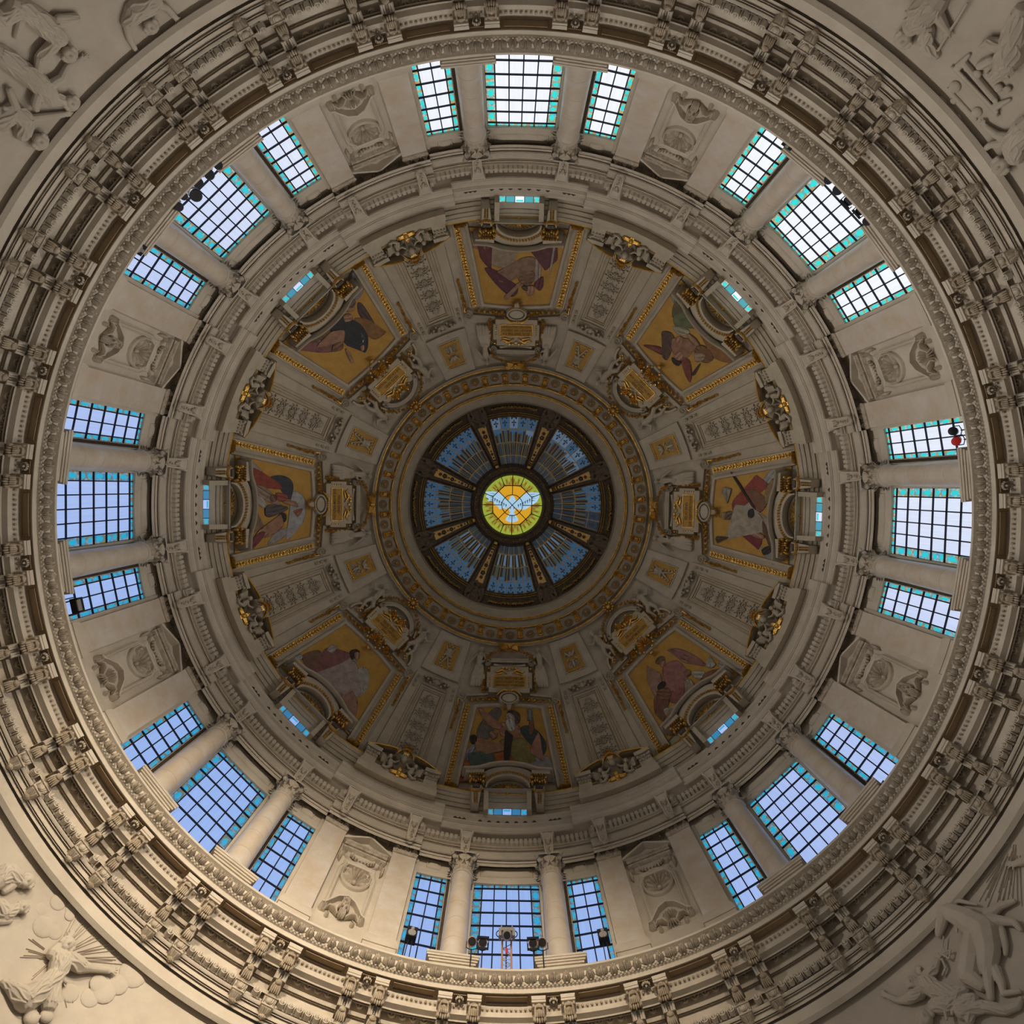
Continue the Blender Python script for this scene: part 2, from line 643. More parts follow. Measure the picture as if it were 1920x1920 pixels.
def edge_leaf(var):
    """One acanthus of the carved edge, with the scrolls beside it."""
    b = MB()
    c = 877.5
    if var:
        for a, L in ((-90, 14), (-122, 12.5), (-58, 12.5), (-150, 10), (-30, 10), (-175, 7.5), (-5, 7.5)):
            leaflet(b, 0, c + 7.5, a, L, 2.3, .0, .17)
        b.blob((0, c + 7, .06), (3.0, 2.2, .12), 7, 4)
    else:
        for sg in (-1, 1):
            b.mould(spiral_(sg * 5.4, c + 1.5, 5.2, 1.35, sg), [(-1.5, 0), (-1.1, .13), (0, .17), (1.1, .13), (1.5, 0)])
            leaflet(b, sg * 2, c + 8, -90 + sg * 50, 9, 1.9, 0, .13)
        leaflet(b, 0, c + 8, -90, 15, 2.2, 0, .16)
    for k in range(4):
        b.blob((-8.5 + 5.7 * k, c - 8.6, .05), (2.7, 1.6, .09), 6, 4)
    return b.mesh('edge_leaf', 'carved', fn=on_wall(15.56))


def spiral_(cu, cv, r0, turns, sg=1, ph=0.0, shrink=0.85):
    t = np.linspace(0, turns * 2 * math.pi, int(13 * turns) + 1)
    rr = r0 * (1 - shrink * t / t[-1])
    return np.stack([cu + sg * rr * np.cos(t + ph), cv + rr * np.sin(t + ph)], 1)


lv = [edge_leaf(0), edge_leaf(1)]
for k in range(240):
    o = link('leaf', lv[k % 2], gal)
    o.rotation_euler = (0, 0, -R_(1.5 * k))

# coffers of the soffit: a long panel between console pairs, a square one inside each pair
fs = on_flat(ZS)


def coffer(a, p0, p1):
    q = [polar(-a, p0), polar(-a * 0.5, p0), polar(0, p0), polar(a * 0.5, p0), polar(a, p0), polar(a, p1), polar(a * 0.5, p1), polar(0, p1), polar(-a * 0.5, p1), polar(-a, p1)]
    b = MB().mould(q, [(-1.6, 0), (-1.6, 0.05), (-0.6, 0.05), (0.4, 0.015), (0.4, 0.0)], closed=True)
    q2 = [arr(x) for x in q]
    return b.mesh('coffer', 'tan_paint', fn=fs)


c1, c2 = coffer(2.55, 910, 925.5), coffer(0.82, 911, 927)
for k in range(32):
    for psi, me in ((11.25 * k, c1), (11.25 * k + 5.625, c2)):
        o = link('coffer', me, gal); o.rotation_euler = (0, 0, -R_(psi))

# drum wall: lintels, jambs and piers around the window openings
RG = 17.42
ZT = 17.30 * F / 709.5                   # underside of the lintels
b = MB()
for s in range(1):
    b.lathe([(17.9, ZT), (17.32, ZT), (17.30, ZT + 0.04), (17.30, 33.4)], 10, -14.05, 14.05)
    for a0, a1 in ((-9.25, -4.97), (4.97, 9.25)):
        b.lathe([(17.8, 22.9), (17.36, 22.9), (17.36, ZT + .02), (17.8, ZT + .02)], 4, a0, a1, cap=True)
    b.lathe([(17.85, 22.9), (17.22, 22.9), (17.22, 33.4), (17.85, 33.4)], 6, 14.05, 18.4, cap=True)
    b.lathe([(17.85, 22.9), (17.22, 22.9), (17.22, 33.4), (17.85, 33.4)], 6, -18.4, -14.05, cap=True)
    b.lathe([(17.85, 22.9), (17.30, 22.9), (17.30, 33.4)], 6, 18.4, 26.6)
drum_me = b.mesh('drum_bay', 'stone', smooth=30)
fw = on_wall(17.30)


def lintel_panel(psi, hw, p0, p1):
    q = []
    for a, p in ((-hw, p0), (hw, p0), (hw, p1), (-hw, p1)):
        q.append((a, p))
    b = MB()
    def bend(V):
        V = arr(V)
        a = R_(psi) + V[:, 0] / 690.0
        return fw(np.stack([V[:, 1] * np.sin(a), V[:, 1] * np.cos(a), V[:, 2]], 1))
    path = dense(q, 12, True)
    b.mould(path, [(-2.2, 0), (-2.0, 0.06), (-0.7, 0.06), (0.2, 0.01), (0.2, 0)], closed=True)
    n = max(2, int(hw / 8))
    X = np.linspace(-hw + 1.5, hw - 1.5, n * 2 + 1)
    G = np.zeros((len(X), 4, 3))
    for i, x in enumerate(X):
        e = max(0, min(1, (hw - 1.5 - abs(x)) / 6))
        G[i, :, 0] = x
        G[i, :, 1] = [p0 + 1, p0 + 1 + 4 * min(1, e + .01), p1 - 1 - 6 * min(1, e + .01), p1 - 1]
        G[i, :, 2] = [0.0, 0.09 * e, 0.09 * e, 0.0]
    b.grid(G)
    return b.mesh('lintel_panel', 'stone', fn=bend)


lps = [('lintel_panel', lintel_panel(0, 50, 683, 699)), ('lintel_panel', lintel_panel(11.65, 13.5, 684, 698)), ('lintel_panel', lintel_panel(-11.65, 13.5, 684, 698))]
WALLN = {0: 'north', 45: 'north_northwest', 90: 'west', 135: 'west_southwest', 180: 'south', 225: 'south_southeast', 270: 'east', 315: 'east_northeast'}
for psi in BAY:
    struct('wall_' + WALLN[psi], drum_me, psi, lps)

# entablature over the columns, with dentils; breaks forward over the piers
LOW = [(679, 17.36), (678, 16.95), (672, 16.95), (671.6, 16.91), (666, 16.91), (665.5, 16.84), (664.8, 16.84), (663.5, 16.80), (662.5, 16.90),
       (650.5, 16.90), (650, 16.86), (648, 16.86), (647.4, 16.80), (646, 16.79), (641.5, 16.66), (640.5, 16.66), (640.2, 16.74), (628.0, 16.74)]
UPP = [(16.90, 34.05), (16.46, 34.05), (16.44, 34.00), (16.38, 34.00), (16.38, 33.95), (16.31, 33.95), (16.31, 34.05), (16.27, 34.06), (16.27, 34.10), (16.20, 34.14),
       (16.16, 34.20), (16.16, 34.24), (16.10, 34.24), (16.10, 34.30), (16.04, 34.30), (16.02, 34.36), (16.02, 34.40), (16.05, 34.42), (16.05, 34.74), (16.00, 34.76), (16.00, 34.80),
       (15.97, 34.81), (15.97, 34.86), (15.90, 34.92), (15.90, 35.02), (16.35, 35.05)]
SH = 0.22
low = prz(LOW)
low_p = [(r - SH, z) for r, z in low]
upp_p = [(r - SH, z) for r, z in UPP]
low_bay = MB().lathe(low, 30, -14.4, 14.4, cap=False).mesh('entablature_bay', 'stone', smooth=30)
low_pier = MB().lathe([(17.5, low_p[0][1])] + low_p + [(17.5, low_p[-1][1])], 18, -8.1, 8.1, cap=True).mesh('entablature_pier', 'stone', smooth=30)
upp_bay = MB().lathe(UPP, 26, -11.9, 11.9).mesh('cornice_bay', 'stone', smooth=30)
upp_pier = MB().lathe([(16.9, 34.05)] + upp_p[1:] + [(16.9, 35.05)], 22, -10.6, 10.6, cap=True).mesh('cornice_pier', 'stone', smooth=30)


def dentil(r):
    b = MB()
    hw = 0.075
    zc = F * 16.66 / 634.0
    b.box((0, r - 0.08, zc + 0.02), (hw, 0.11, 0.21))
    return b.mesh('dentil', 'stone', smooth=0)


dent = {0: dentil(16.74), 1: dentil(16.74 - SH)}
tn = 3
VENTS = [-9.6, -8.8, -8.0] + [-5.0 + k * 1.66 for k in range(7)] + [8.0, 8.8, 9.6]


def vent():
    b = MB()
    x = 0.10
    z = 34.50
    y = 16.04
    poly = [(-x, 0), (x, 0), (x * 1.1, 0.06), (x * 0.55, 0.10), (x * 0.3, 0.17), (-x * 0.3, 0.17), (-x * 0.55, 0.10), (-x * 1.1, 0.06)]
    b.add([(a, y, z + c) for a, c in poly] + [(a, y + .05, z + c) for a, c in poly], [tuple(range(8))] + [(i, (i + 1) % 8, 8 + (i + 1) % 8, 8 + i) for i in range(8)])
    return b.mesh('vent', 'vent_shade', smooth=0)


vm = vent()
for psi in BAY:
    o = struct('trim_%d' % tn, low_bay, psi); tn += 1
    for k in range(-17, 18):
        a = k * 0.81
        if abs(abs(a) - 7.1) > 1.15:
            d = link('dentil', dent[0], o); d.rotation_euler = (0, 0, -R_(a))
    o = struct('trim_%d' % tn, upp_bay, psi); tn += 1
    for a in VENTS:
        d = link('vent', vm, o); d.rotation_euler = (0, 0, -R_(a))
    o = struct('trim_%d' % tn, low_pier, psi + 22.5); tn += 1
    for k in range(-9, 10):
        a = k * 0.82
        if abs(abs(a) - 6.0) > 1.15:
            d = link('dentil', dent[1], o); d.rotation_euler = (0, 0, -R_(a))
    struct('trim_%d' % tn, upp_pier, psi + 22.5); tn += 1

# the dome shell
TH = np.linspace(math.asin(8.5 / RS), math.asin(16.35 / RS), 40)
struct('ceiling', MB().lathe([(RS * math.sin(t), Z0 + RS * math.cos(t)) for t in TH] + [(16.6, 34.6)], 128).mesh('dome_shell', 'dome_stone'), 0)


# ---------------------------------------------------------------- tall windows of the drum
def tall_window(hw, bw, cols, psi):
    """Frame, bars, clear panes and a stained border; the middle of the glass stands at bearing psi."""
    a = R_(psi)
    def fn(V):
        V = arr(V)
        x, y = V[:, 0], RG + V[:, 2] * -1.0
        return np.stack([x * math.cos(a) + y * math.sin(a), -x * math.sin(a) + y * math.cos(a), V[:, 1]], 1)
    zt = RG * F / 711.5
    bh = 0.38
    rows = [zt - bh - 0.89 * k for k in range(9)]
    cw = (2 * hw - 2 * bw) / cols
    xs = [-hw + bw + cw * k for k in range(cols + 1)]
    out = []
    g = 0.022
    def pane(x0, x1, z0, z1, mat, nm):
        b = MB()
        b.plate([(x0 + g, z0 + g), (x1 - g, z0 + g), (x1 - g, z1 - g), (x0 + g, z1 - g)], -0.02, 0.0)
        return (nm, b.mesh(nm, mat, fn=fn, smooth=0))
    def border(x0, x1, z0, z1, kind):
        b = MB()
        b.plate([(x0 + g, z0 + g), (x1 - g, z0 + g), (x1 - g, z1 - g), (x0 + g, z1 - g)], -0.02, 0.0, m=0)
        cx, cz, w, h = (x0 + x1) / 2, (z0 + z1) / 2, (x1 - x0) / 2, (z1 - z0) / 2
        def disc(x, z, rx, rz, n=8):
            b.plate([(x + rx * math.cos(t), z + rz * math.sin(t)) for t in np.linspace(0, 2 * math.pi, n, endpoint=False) + math.pi / 8], 0, 0.012, m=1)
        if kind == 0:
            disc(cx, cz, w * 0.58, h * 0.55)
        elif kind == 1:
            disc(cx, cz + h * 0.48, w * 0.58, h * 0.30)
            disc(cx, cz - h * 0.48, w * 0.58, h * 0.30)
        else:
            disc(cx - w * 0.55, cz, w * 0.18, h * 0.42)
            disc(cx + w * 0.55, cz, w * 0.18, h * 0.42)
        return ('border_pane', b.mesh('border_pane', ['border_glass', 'turquoise_glass'], fn=fn, smooth=0))
    for i in range(8):
        z1, z0 = rows[i], rows[i + 1]
        for j in range(cols):
            out.append(pane(xs[j], xs[j + 1], z0, z1, 'sky_glass', 'pane'))
        out.append(border(-hw, xs[0], z0, z1, i % 2))
        out.append(border(xs[-1], hw, z0, z1, i % 2))
    for j in range(cols):
        out.append(border(xs[j], xs[j + 1], rows[0], zt, 2))
    out.append(border(-hw, xs[0], rows[0], zt, 0))
    out.append(border(xs[-1], hw, rows[0], zt, 0))
    for x in [-hw] + xs + [hw]:
        out.append(('bar', MB().plate([(x - 0.025, rows[-1]), (x + 0.025, rows[-1]), (x + 0.025, zt), (x - 0.025, zt)], -0.03, 0.05).mesh('bar', 'lead', fn=fn, smooth=0)))
    for z in rows + [zt]:
        out.append(('bar', MB().plate([(-hw, z - 0.03), (hw, z - 0.03), (hw, z + 0.03), (-hw, z + 0.03)], -0.03, 0.055).mesh('bar', 'lead', fn=fn, smooth=0)))
    q = [(-hw - .04, rows[-1]), (-hw - .04, zt + .04), (hw + .04, zt + .04), (hw + .04, rows[-1])]
    fr = MB().mould(q, [(-0.10, -0.05), (-0.10, 0.10), (0.03, 0.10), (0.05, -0.05)])
    return fr.mesh('window_frame', 'bronze', fn=fn, smooth=0), out


WN = 1
for hw, bw, cols, psi0 in ((1.52, 0.40, 4, 0.0), (0.745, 0.235, 2, 11.65), (0.745, 0.235, 2, -11.65)):
    fme, parts = tall_window(hw, bw, cols, psi0)
    for psi in BAY:
        struct('window_%d' % WN, fme, psi, parts)
        WN += 1
# ================================================================ carved pieces of the drum
def loft(b, rows, back, m=0, bulge=0.0):
    """rows: (p, r, half width in px), facing the axis, run back to radius 'back'."""
    G = []
    for p, r, hw in rows:
        z = F * r / p
        h = hw * z / F
        G.append([(-h, back, z), (-h, r + bulge * .6, z), (-h * .6, r, z), (0, r - bulge, z), (h * .6, r, z), (h, r + bulge * .6, z), (h, back, z)])
    n0 = b.n
    b.grid(G, m=m)
    k = len(rows)
    b.f.append(tuple(n0 + i for i in range(7))); b.f.append(tuple(n0 + (k - 1) * 7 + i for i in reversed(range(7))))
    b.m += [m, m]
    return b


def pt(p, r, u=0.0):
    z = F * r / p
    return arr([u * z / F, r, z])


def acanthus(w, h, curl, n=5, k=8, lobes=5):
    """Leaf standing on the origin: x across, z up, bending toward -y at the tip."""
    G = []
    for i in range(k):
        t = i / (k - 1)
        ww = w * (0.75 + 0.35 * math.sin(math.pi * min(1, t * 1.15))) * (1 - 0.75 * max(0, t - 0.7) / 0.3)
        ww *= 1 + 0.13 * math.cos(t * lobes * 2 * math.pi)
        a = max(0, t - 0.55) / 0.45
        z = h * (t - 0.32 * a * a)
        y = -curl * a * a * 1.0 - 0.10 * h * t
        row = []
        for j in range(n):
            s = -1 + 2 * j / (n - 1)
            row.append((s * ww, y + 0.22 * w * (abs(s) ** 1.5) - (0.10 * w if abs(s) < .3 else 0), z - 0.1 * h * abs(s) * a))
        G.append(row)
    b = MB().grid(G)
    b.tube([(0, G[i][n // 2][1] - 0.02 * h, G[i][n // 2][2]) for i in range(k)], 0.10 * w, 4)
    return b


def turned(b, o, ang, off=(0, 0, 0)):
    """Join o into b after turning it by ang degrees about z and shifting it."""
    a = R_(ang)
    c, s = math.cos(a), math.sin(a)
    return b.join(o, lambda V: np.stack([V[:, 0] * c - V[:, 1] * s, V[:, 0] * s + V[:, 1] * c, V[:, 2]], 1) + arr(off))


# ---- scroll consoles under the gallery
cb = (0, 16.80, F * 16.8 / 1058)
b = MB()
loft(b, [(924.5, 15.84, 13.6), (922, 15.80, 13.8), (918, 15.80, 13.8), (917, 15.78, 13.0), (912, 15.76, 14.0), (910, 15.76, 14.0)], 16.3)
abacus = b.mesh('abacus', 'stone', cb, smooth=30)
b = MB()
loft(b, [(963, 16.16, 9.5), (958, 16.02, 10.5), (950, 15.94, 11), (941, 15.90, 10.5), (934, 15.92, 9.5), (928, 15.88, 10), (924, 15.90, 11)], 16.6, bulge=0.05)
for sg in (-1, 1):
    for p, r in ((956, 16.0), (930, 15.93)):
        b.blob(pt(p, r, sg * 10.5), (0.06, 0.09, 0.10), 6, 4)
for a in (-0.8, -0.4, 0, 0.4, 0.8):
    c = pt(957 - 4 * abs(a), 15.96, a * 11)
    b.blob(c, (0.045, 0.07, 0.12), 6, 4)
    c = pt(944, 15.88, a * 9)
    b.blob(c, (0.04, 0.05, 0.16), 6, 4)
b.tube([pt(931, 15.84, u) for u in (-6, -3, 0, 3, 6)], 0.055, 6)
head = b.mesh('scroll_head', 'aged_stone', cb)
b = MB()
loft(b, [(985, 16.40, 11.5), (984, 16.32, 12.6), (976, 16.25, 12.2), (966, 16.18, 12.6), (965, 16.16, 11.5)], 16.85, bulge=0.02)
for u in (-9, -5, 5, 9):
    b.tube([pt(984, 16.28, u), pt(975, 16.22, u), pt(966, 16.14, u)], 0.035, 5)
collar = b.mesh('collar', 'stone', cb)
b = MB()
for k in range(6):
    b.blob(pt(983 - 3.2 * k, 16.27 - 0.02 * k, 0), 0.028, 5, 4)
beads = b.mesh('bead_row', 'carved', cb)
b = MB()
loft(b, [(1020, 16.58, 9.5), (1008, 16.52, 9.0), (996, 16.48, 8.6), (986, 16.42, 8.6)], 16.85, bulge=0.03)
for k, a in enumerate((-0.9, -0.45, 0, 0.45, 0.9)):
    b.tube([pt(988, 16.34, a * 4), pt(1000, 16.40, a * 8), pt(1012, 16.50, a * 9.5)], [0.05, 0.045, 0.02], 5)
b.blob(pt(989, 16.33, 0), (0.13, 0.08, 0.11), 7, 5)
leafshaft = b.mesh('leaf_shaft', 'aged_stone', cb)
b = MB()
loft(b, [(1041, 16.60, 11.0), (1038, 16.56, 13.2), (1035, 16.58, 12.4), (1022, 16.50, 13.0), (1019.5, 16.46, 14.0), (1018, 16.48, 13.0)], 16.85)
b.blob(pt(1028, 16.54, 0), (0.10, 0.07, 0.11), 7, 5)
for sg in (-1, 1):
    b.tube([pt(1022, 16.48, sg * 8), pt(1030, 16.54, sg * 6.5), pt(1034, 16.56, sg * 2)], 0.022, 4)
    b.blob(pt(1028, 16.54, sg * 10), (0.025, 0.05, 0.10), 5, 4)
block = b.mesh('egg_block', 'carved', cb)
b = MB()
loft(b, [(1060, 16.78, 4.0), (1055, 16.72, 5.2), (1046, 16.64, 8.6), (1041, 16.60, 10.5)], 16.9)
for sg in (-1, 0, 1):
    b.tube([pt(1057, 16.72, sg * 3), pt(1050, 16.65, sg * 4.5), pt(1042, 16.57, sg * 6)], [0.02, 0.04, 0.05], 5)
drop = b.mesh('drop', 'carved', cb)
b = MB()
b.blob(pt(1061, 16.72, 0), 0.075, 7, 5)
for sg in (-1, 1):
    b.blob(pt(1061, 16.74, sg * 4.6), 0.05, 6, 4)
b.blob(pt(1065, 16.76, 0), 0.05, 6, 4)
knob = b.mesh('knob', 'aged_stone', cb)
console_parts = [('abacus', abacus), ('scroll_head', head), ('collar', collar, [('bead_row', beads)]), ('leaf_shaft', leafshaft), ('egg_block', block), ('drop', drop, [('knob', knob)])]
ORD = ['first', 'second', 'third', 'fourth', 'fifth', 'sixth', 'seventh', 'eighth']


def bay_of(psi):
    """Window bay of a bearing and the offset from its middle; clockwise in the picture is toward smaller bearings."""
    k = int(round(psi / 45.0))
    return BAY[(k % 8) * 45], psi - 45.0 * k


OFFS = sorted([c for c in [o * 11.25 + 5.625 + s * 1.76 for o in (-2, -1, 0, 1) for s in (-1, 1)]], reverse=True)
for psi in CONS:
    nm, off = bay_of(psi)
    i_ = min(range(8), key=lambda k: abs(OFFS[k] - off))
    thing('scroll_console', 'carved scroll console beneath the %s window bay, %s of eight counted clockwise' % (nm, ORD[i_]), 'console', cb, psi, console_parts, 'paired scroll consoles around the great ring')

# ---- rosettes on the soffit between the consoles
rb = tuple(at(fs, 0, 919.5))
b = MB()
b.blob((0, 919.5, 0.03), (9.0, 7.0, 0.05), 12, 4)
pet = []
for k in range(10):
    a = 2 * math.pi * k / 10
    pet.append(('petal', MB().blob((6.6 * math.sin(a), 919.5 + 5.4 * math.cos(a), 0.08), (2.2, 2.0, 0.07), 6, 4).mesh('petal', 'carved', rb, fn=fs)))
ros = [('dish', b.mesh('dish', 'aged_stone', rb, fn=fs)), ('button', MB().blob((0, 919.5, 0.12), (2.6, 2.3, 0.09), 8, 5).mesh('button', 'carved', rb, fn=fs))] + pet
for k in range(32):
    nm, off = bay_of(11.25 * k + 5.625)
    i_ = int(round((16.875 - off) / 11.25))
    thing('soffit_rosette', 'stone flower rosette between consoles beneath the %s window bay, %s of four clockwise' % (nm, ORD[i_]), 'rosette', rb, 11.25 * k + 5.625, ros, 'rosettes on the gallery soffit')

# ---- columns
RC = 16.88
ZB, ZC0, ZC1 = 24.50, 30.55, 31.98
ped = MB()
ped.box((0, RC + 0.05, 23.60), (0.80, 0.72, 0.60))
for z, e in ((24.16, 0.06), (24.25, 0.11), (24.33, 0.16), (24.44, 0.18)):
    ped.box((0, RC + 0.05, z), (0.80 + e, 0.72 + e, 0.055), bev=0.08)
cbase = (0, RC, 23.0)
pedestal = ped.mesh('pedestal', 'stone', cbase, smooth=30)
cfoot = MB().turn([(0.0, ZB), (0.62, ZB), (0.66, ZB + .06), (0.62, ZB + .13), (0.57, ZB + .16), (0.56, ZB + .2), (0.58, ZB + .25), (0.54, ZB + .3)], (0, RC, 0), 24).mesh('base', 'stone', cbase)
cuts = [ZB + .3, 25.9, 27.15, 28.25, 29.35, ZC0]
drums = []
def crad(z):
    t = (z - ZB) / (ZC0 - ZB)
    return 0.525 - 0.05 * t - 0.025 * t * t
for a, c in zip(cuts[:-1], cuts[1:]):
    zz = [a + 0.004, a + 0.012] + list(np.linspace(a + .05, c - .05, 4)) + [c - 0.012, c - 0.004]
    pr = [(crad(z) - (0.010 if i in (0, 7) else 0), z) for i, z in enumerate(zz)]
    drums.append(('drum', MB().turn(pr, (0, RC, 0), 28).mesh('drum', 'marble', cbase)))
neck = MB().turn([(crad(ZC0), ZC0), (0.50, ZC0 + .02), (0.51, ZC0 + .06), (0.48, ZC0 + .1), (0.44, ZC0 + .12)], (0, RC, 0), 24).mesh('neck_ring', 'stone', cbase)
bell = MB().turn([(0.43, ZC0 + .08), (0.42, ZC0 + .6), (0.46, ZC0 + 1.0), (0.56, ZC1 - .2)], (0, RC, 0), 20).mesh('capital', 'carved', cbase)
ab = MB()
q = []
for k in range(4):
    a0 = R_(45 + 90 * k)
    for t in (-38, -20, 0, 20, 38):
        rr = 0.80 - 0.20 * math.cos(R_(t * 2.1))
        q.append((rr * 1.0 * math.sin(a0 + R_(45 + t)), RC + rr * math.cos(a0 + R_(45 + t))))
ab.plate(q, ZC1 - 0.16, ZC1 + 0.02, 0.06)
abm = ab.mesh('abacus', 'stone', cbase)
subs = [('abacus', abm)]
lf = acanthus(0.17, 0.62, 0.20)
lf2 = acanthus(0.17, 0.98, 0.24)
for k in range(8):
    a = 45 * k
    subs.append(('leaf', turned(MB(), lf, a, (0.43 * math.sin(R_(a)), RC - 0.43 * math.cos(R_(a)), ZC0 + .08)).mesh('leaf', 'carved', cbase)))
    a += 22.5
    subs.append(('leaf', turned(MB(), lf2, a, (0.41 * math.sin(R_(a)), RC - 0.41 * math.cos(R_(a)), ZC0 + .12)).mesh('leaf', 'carved', cbase)))


def volute(r0, turns, w, wire):
    """Spiral in the x-z plane, thickened along y."""
    t = np.linspace(0, turns * 2 * math.pi, int(14 * turns) + 1)
    rr = r0 * (1 - 0.86 * t / t[-1])
    return MB().tube(np.stack([rr * np.cos(t), np.zeros_like(t), rr * np.sin(t)], 1), wire, 5, flat=w)


for k in range(4):
    a = 45 + 90 * k
    v = MB()
    vo = volute(0.17, 1.6, 2.2, 0.04)
    v.join(vo, lambda V: V[:, [1, 0, 2]] * arr([1, -1, 1]))
    v.tube([(0, 0.42, -0.55), (0, 0.22, -0.2), (0, 0.0, 0.14), (0, -0.10, 0.18)], [0.05, 0.05, 0.05, 0.04], 5)
    v.tube([(0, -0.1, 0.1), (0, -0.24, 0.12), (0, -0.30, 0.20)], [0.07, 0.06, 0.02], 5)
    m = turned(MB(), v, a, (0.66 * math.sin(R_(a)), RC - 0.66 * math.cos(R_(a)), ZC1 - .38))
    subs.append(('volute', m.mesh('volute', 'carved', cbase)))
    fl = MB()
    fl.blob((0, -0.60, 0), 0.07, 6, 4)
    for j in range(5):
        fl.blob((0.09 * math.cos(j * 1.257), -0.58, 0.09 * math.sin(j * 1.257)), (0.05, 0.04, 0.05), 5, 4)
    subs.append(('flower', turned(MB(), fl, a + 45, (0, RC, ZC1 - .08)).mesh('flower', 'carved', cbase)))
col_parts = [('pedestal', pedestal), ('base', cfoot)] + drums + [('neck_ring', neck), ('capital', bell, subs)]
for psi, nm in BAY.items():
    for sg in (-1, 1):
        # a bearing that grows runs counter-clockwise in the picture
        thing('column', 'marble column with leafy capital at the %s window, %s side' % (nm, 'clockwise' if sg < 0 else 'counter-clockwise'), 'column', cbase, psi + sg * 7.0, col_parts, 'marble columns of the drum')

# ---- pilasters of the piers
pb = (0, 17.22, 25.6)
fl = on_wall(16.98)
pshaft = MB()
zt_, zb_ = F * 16.98 / 686, F * 16.98 / 843
pshaft.lathe([(17.3, zb_), (16.98, zb_), (16.98, zt_), (17.3, zt_)], 4, -1.95, 1.95, cap=True)
pshaft = pshaft.mesh('shaft', 'marble', pb, smooth=20)
pfoot = MB()
for z0, z1, e in ((24.5, 24.9, .16), (24.9, 25.2, .10), (25.2, 25.45, .14), (25.45, 25.62, .08), (25.62, zb_, .04)):
    pfoot.lathe([(17.3, z0), (16.98 - e, z0), (16.98 - e, z1), (17.3, z1)], 4, -2.05 - e * 2, 2.05 + e * 2, cap=True)
pfoot = pfoot.mesh('base', 'stone', pb, smooth=20)
hw = 16.98 * R_(1.95)
pcap = MB().box((0, 17.12, zt_ + .75), (hw * .95, .14, .75))
pcap.box((0, 17.05, zt_ + .03), (hw * 1.04, .14, .05))
psub = []
for x in (-.43, 0, .43):
    psub.append(('leaf', turned(MB(), lf, 0, (x, 17.0, zt_ + .06)).mesh('leaf', 'carved', pb)))
for x in (-.22, .22):
    psub.append(('leaf', turned(MB(), lf2, 0, (x, 17.0, zt_ + .1)).mesh('leaf', 'carved', pb)))
for sg in (-1, 1):
    psub.append(('volute', MB().join(v, lambda V: np.stack([-sg * V[:, 1] * .8 + V[:, 0] * .5 + sg * .55, -abs(V[:, 0]) * .3 + 16.9, V[:, 2] + zt_ + 1.08], 1)).mesh('volute', 'carved', pb)))
psub.append(('abacus', MB().box((0, 17.0, zt_ + 1.46), (hw * 1.15, .30, .07)).mesh('abacus', 'stone', pb, smooth=0)))
psub.append(('flower', MB().blob((0, 16.72, zt_ + 1.34), .12, 7, 5).mesh('flower', 'carved', pb)))
pil_parts = [('base', pfoot), ('shaft', pshaft), ('capital', pcap.mesh('capital', 'carved', pb, smooth=20), psub)]
for psi, nm in PIER.items():
    for sg in (-1, 1):
        thing('pilaster', 'flat marble pilaster %s, %s of the shell niche' % (nm, 'clockwise' if sg < 0 else 'counter-clockwise'), 'pilaster', pb, psi + sg * 5.95, pil_parts, 'pilasters of the drum piers')

# ---- plinth mouldings of the piers
plz = MB().lathe([(17.6, 23.0), (16.62, 23.0), (16.62, 24.05), (16.56, 24.1), (16.56, 24.2), (16.66, 24.3), (16.70, 24.42), (16.80, 24.5), (17.3, 24.52)], 16, -8.35, 8.35, cap=True).mesh('pier_plinth', 'stone', smooth=30)
for psi in PIER:
    struct('baseboard_%d' % int(psi * 2 // 45), plz, psi)

# ---- brackets over columns and pilasters
def bracket(sh):
    bb = (0, 16.9 - sh, 32.3)
    b = MB()
    rows = [(664, 16.84, 5.5), (658, 16.74, 7.2), (650, 16.62, 8.4), (640, 16.52, 9.0), (628, 16.42, 9.4), (621, 16.30, 10.5), (617, 16.22, 12.6), (614.5, 16.20, 13.0)]
    zz = [F * r / p for p, r, h in rows]
    G = []
    for (p, r, h), z in zip(rows, zz):
        hm = h * z / F
        y = r - sh
        G.append([(-hm, 16.95 - sh, z), (-hm, y, z), (-hm * .72, y - .03, z), (-hm * .66, y + .04, z), (hm * .66, y + .04, z), (hm * .72, y - .03, z), (hm, y, z), (hm, 16.95 - sh, z)])
    b.grid(G)
    body = b.mesh('body', 'stone', bb, smooth=30)
    def q(p, r, u=0):
        c = pt(p, r, u); c[1] -= sh; return c
    h = MB()
    h.blob(q(634, 16.44), (.10, .12, .14), 8, 6)
    h.blob(q(637, 16.36), (.06, .07, .06), 6, 4)
    for a in range(7):
        t = math.pi * a / 6
        h.blob(q(632 - 4.5 * math.sin(t), 16.46, 6 * math.cos(t)), .055, 6, 4)
    lion = h.mesh('lion_head', 'carved', bb)
    g = MB()
    for k in range(9):
        a = -1 + 2 * k / 8
        g.blob(q(659 + 5 * (1 - a * a), 16.66, a * 8.5), .065, 6, 4)
    for k in range(4):
        g.blob(q(643 + 4.2 * k, 16.47 + .05 * k, (-1) ** k * 1.2), .06, 6, 4)
    return bb, [('body', body), ('lion_head', lion), ('fruit_swag', g.mesh('fruit_swag', 'carved', bb))]


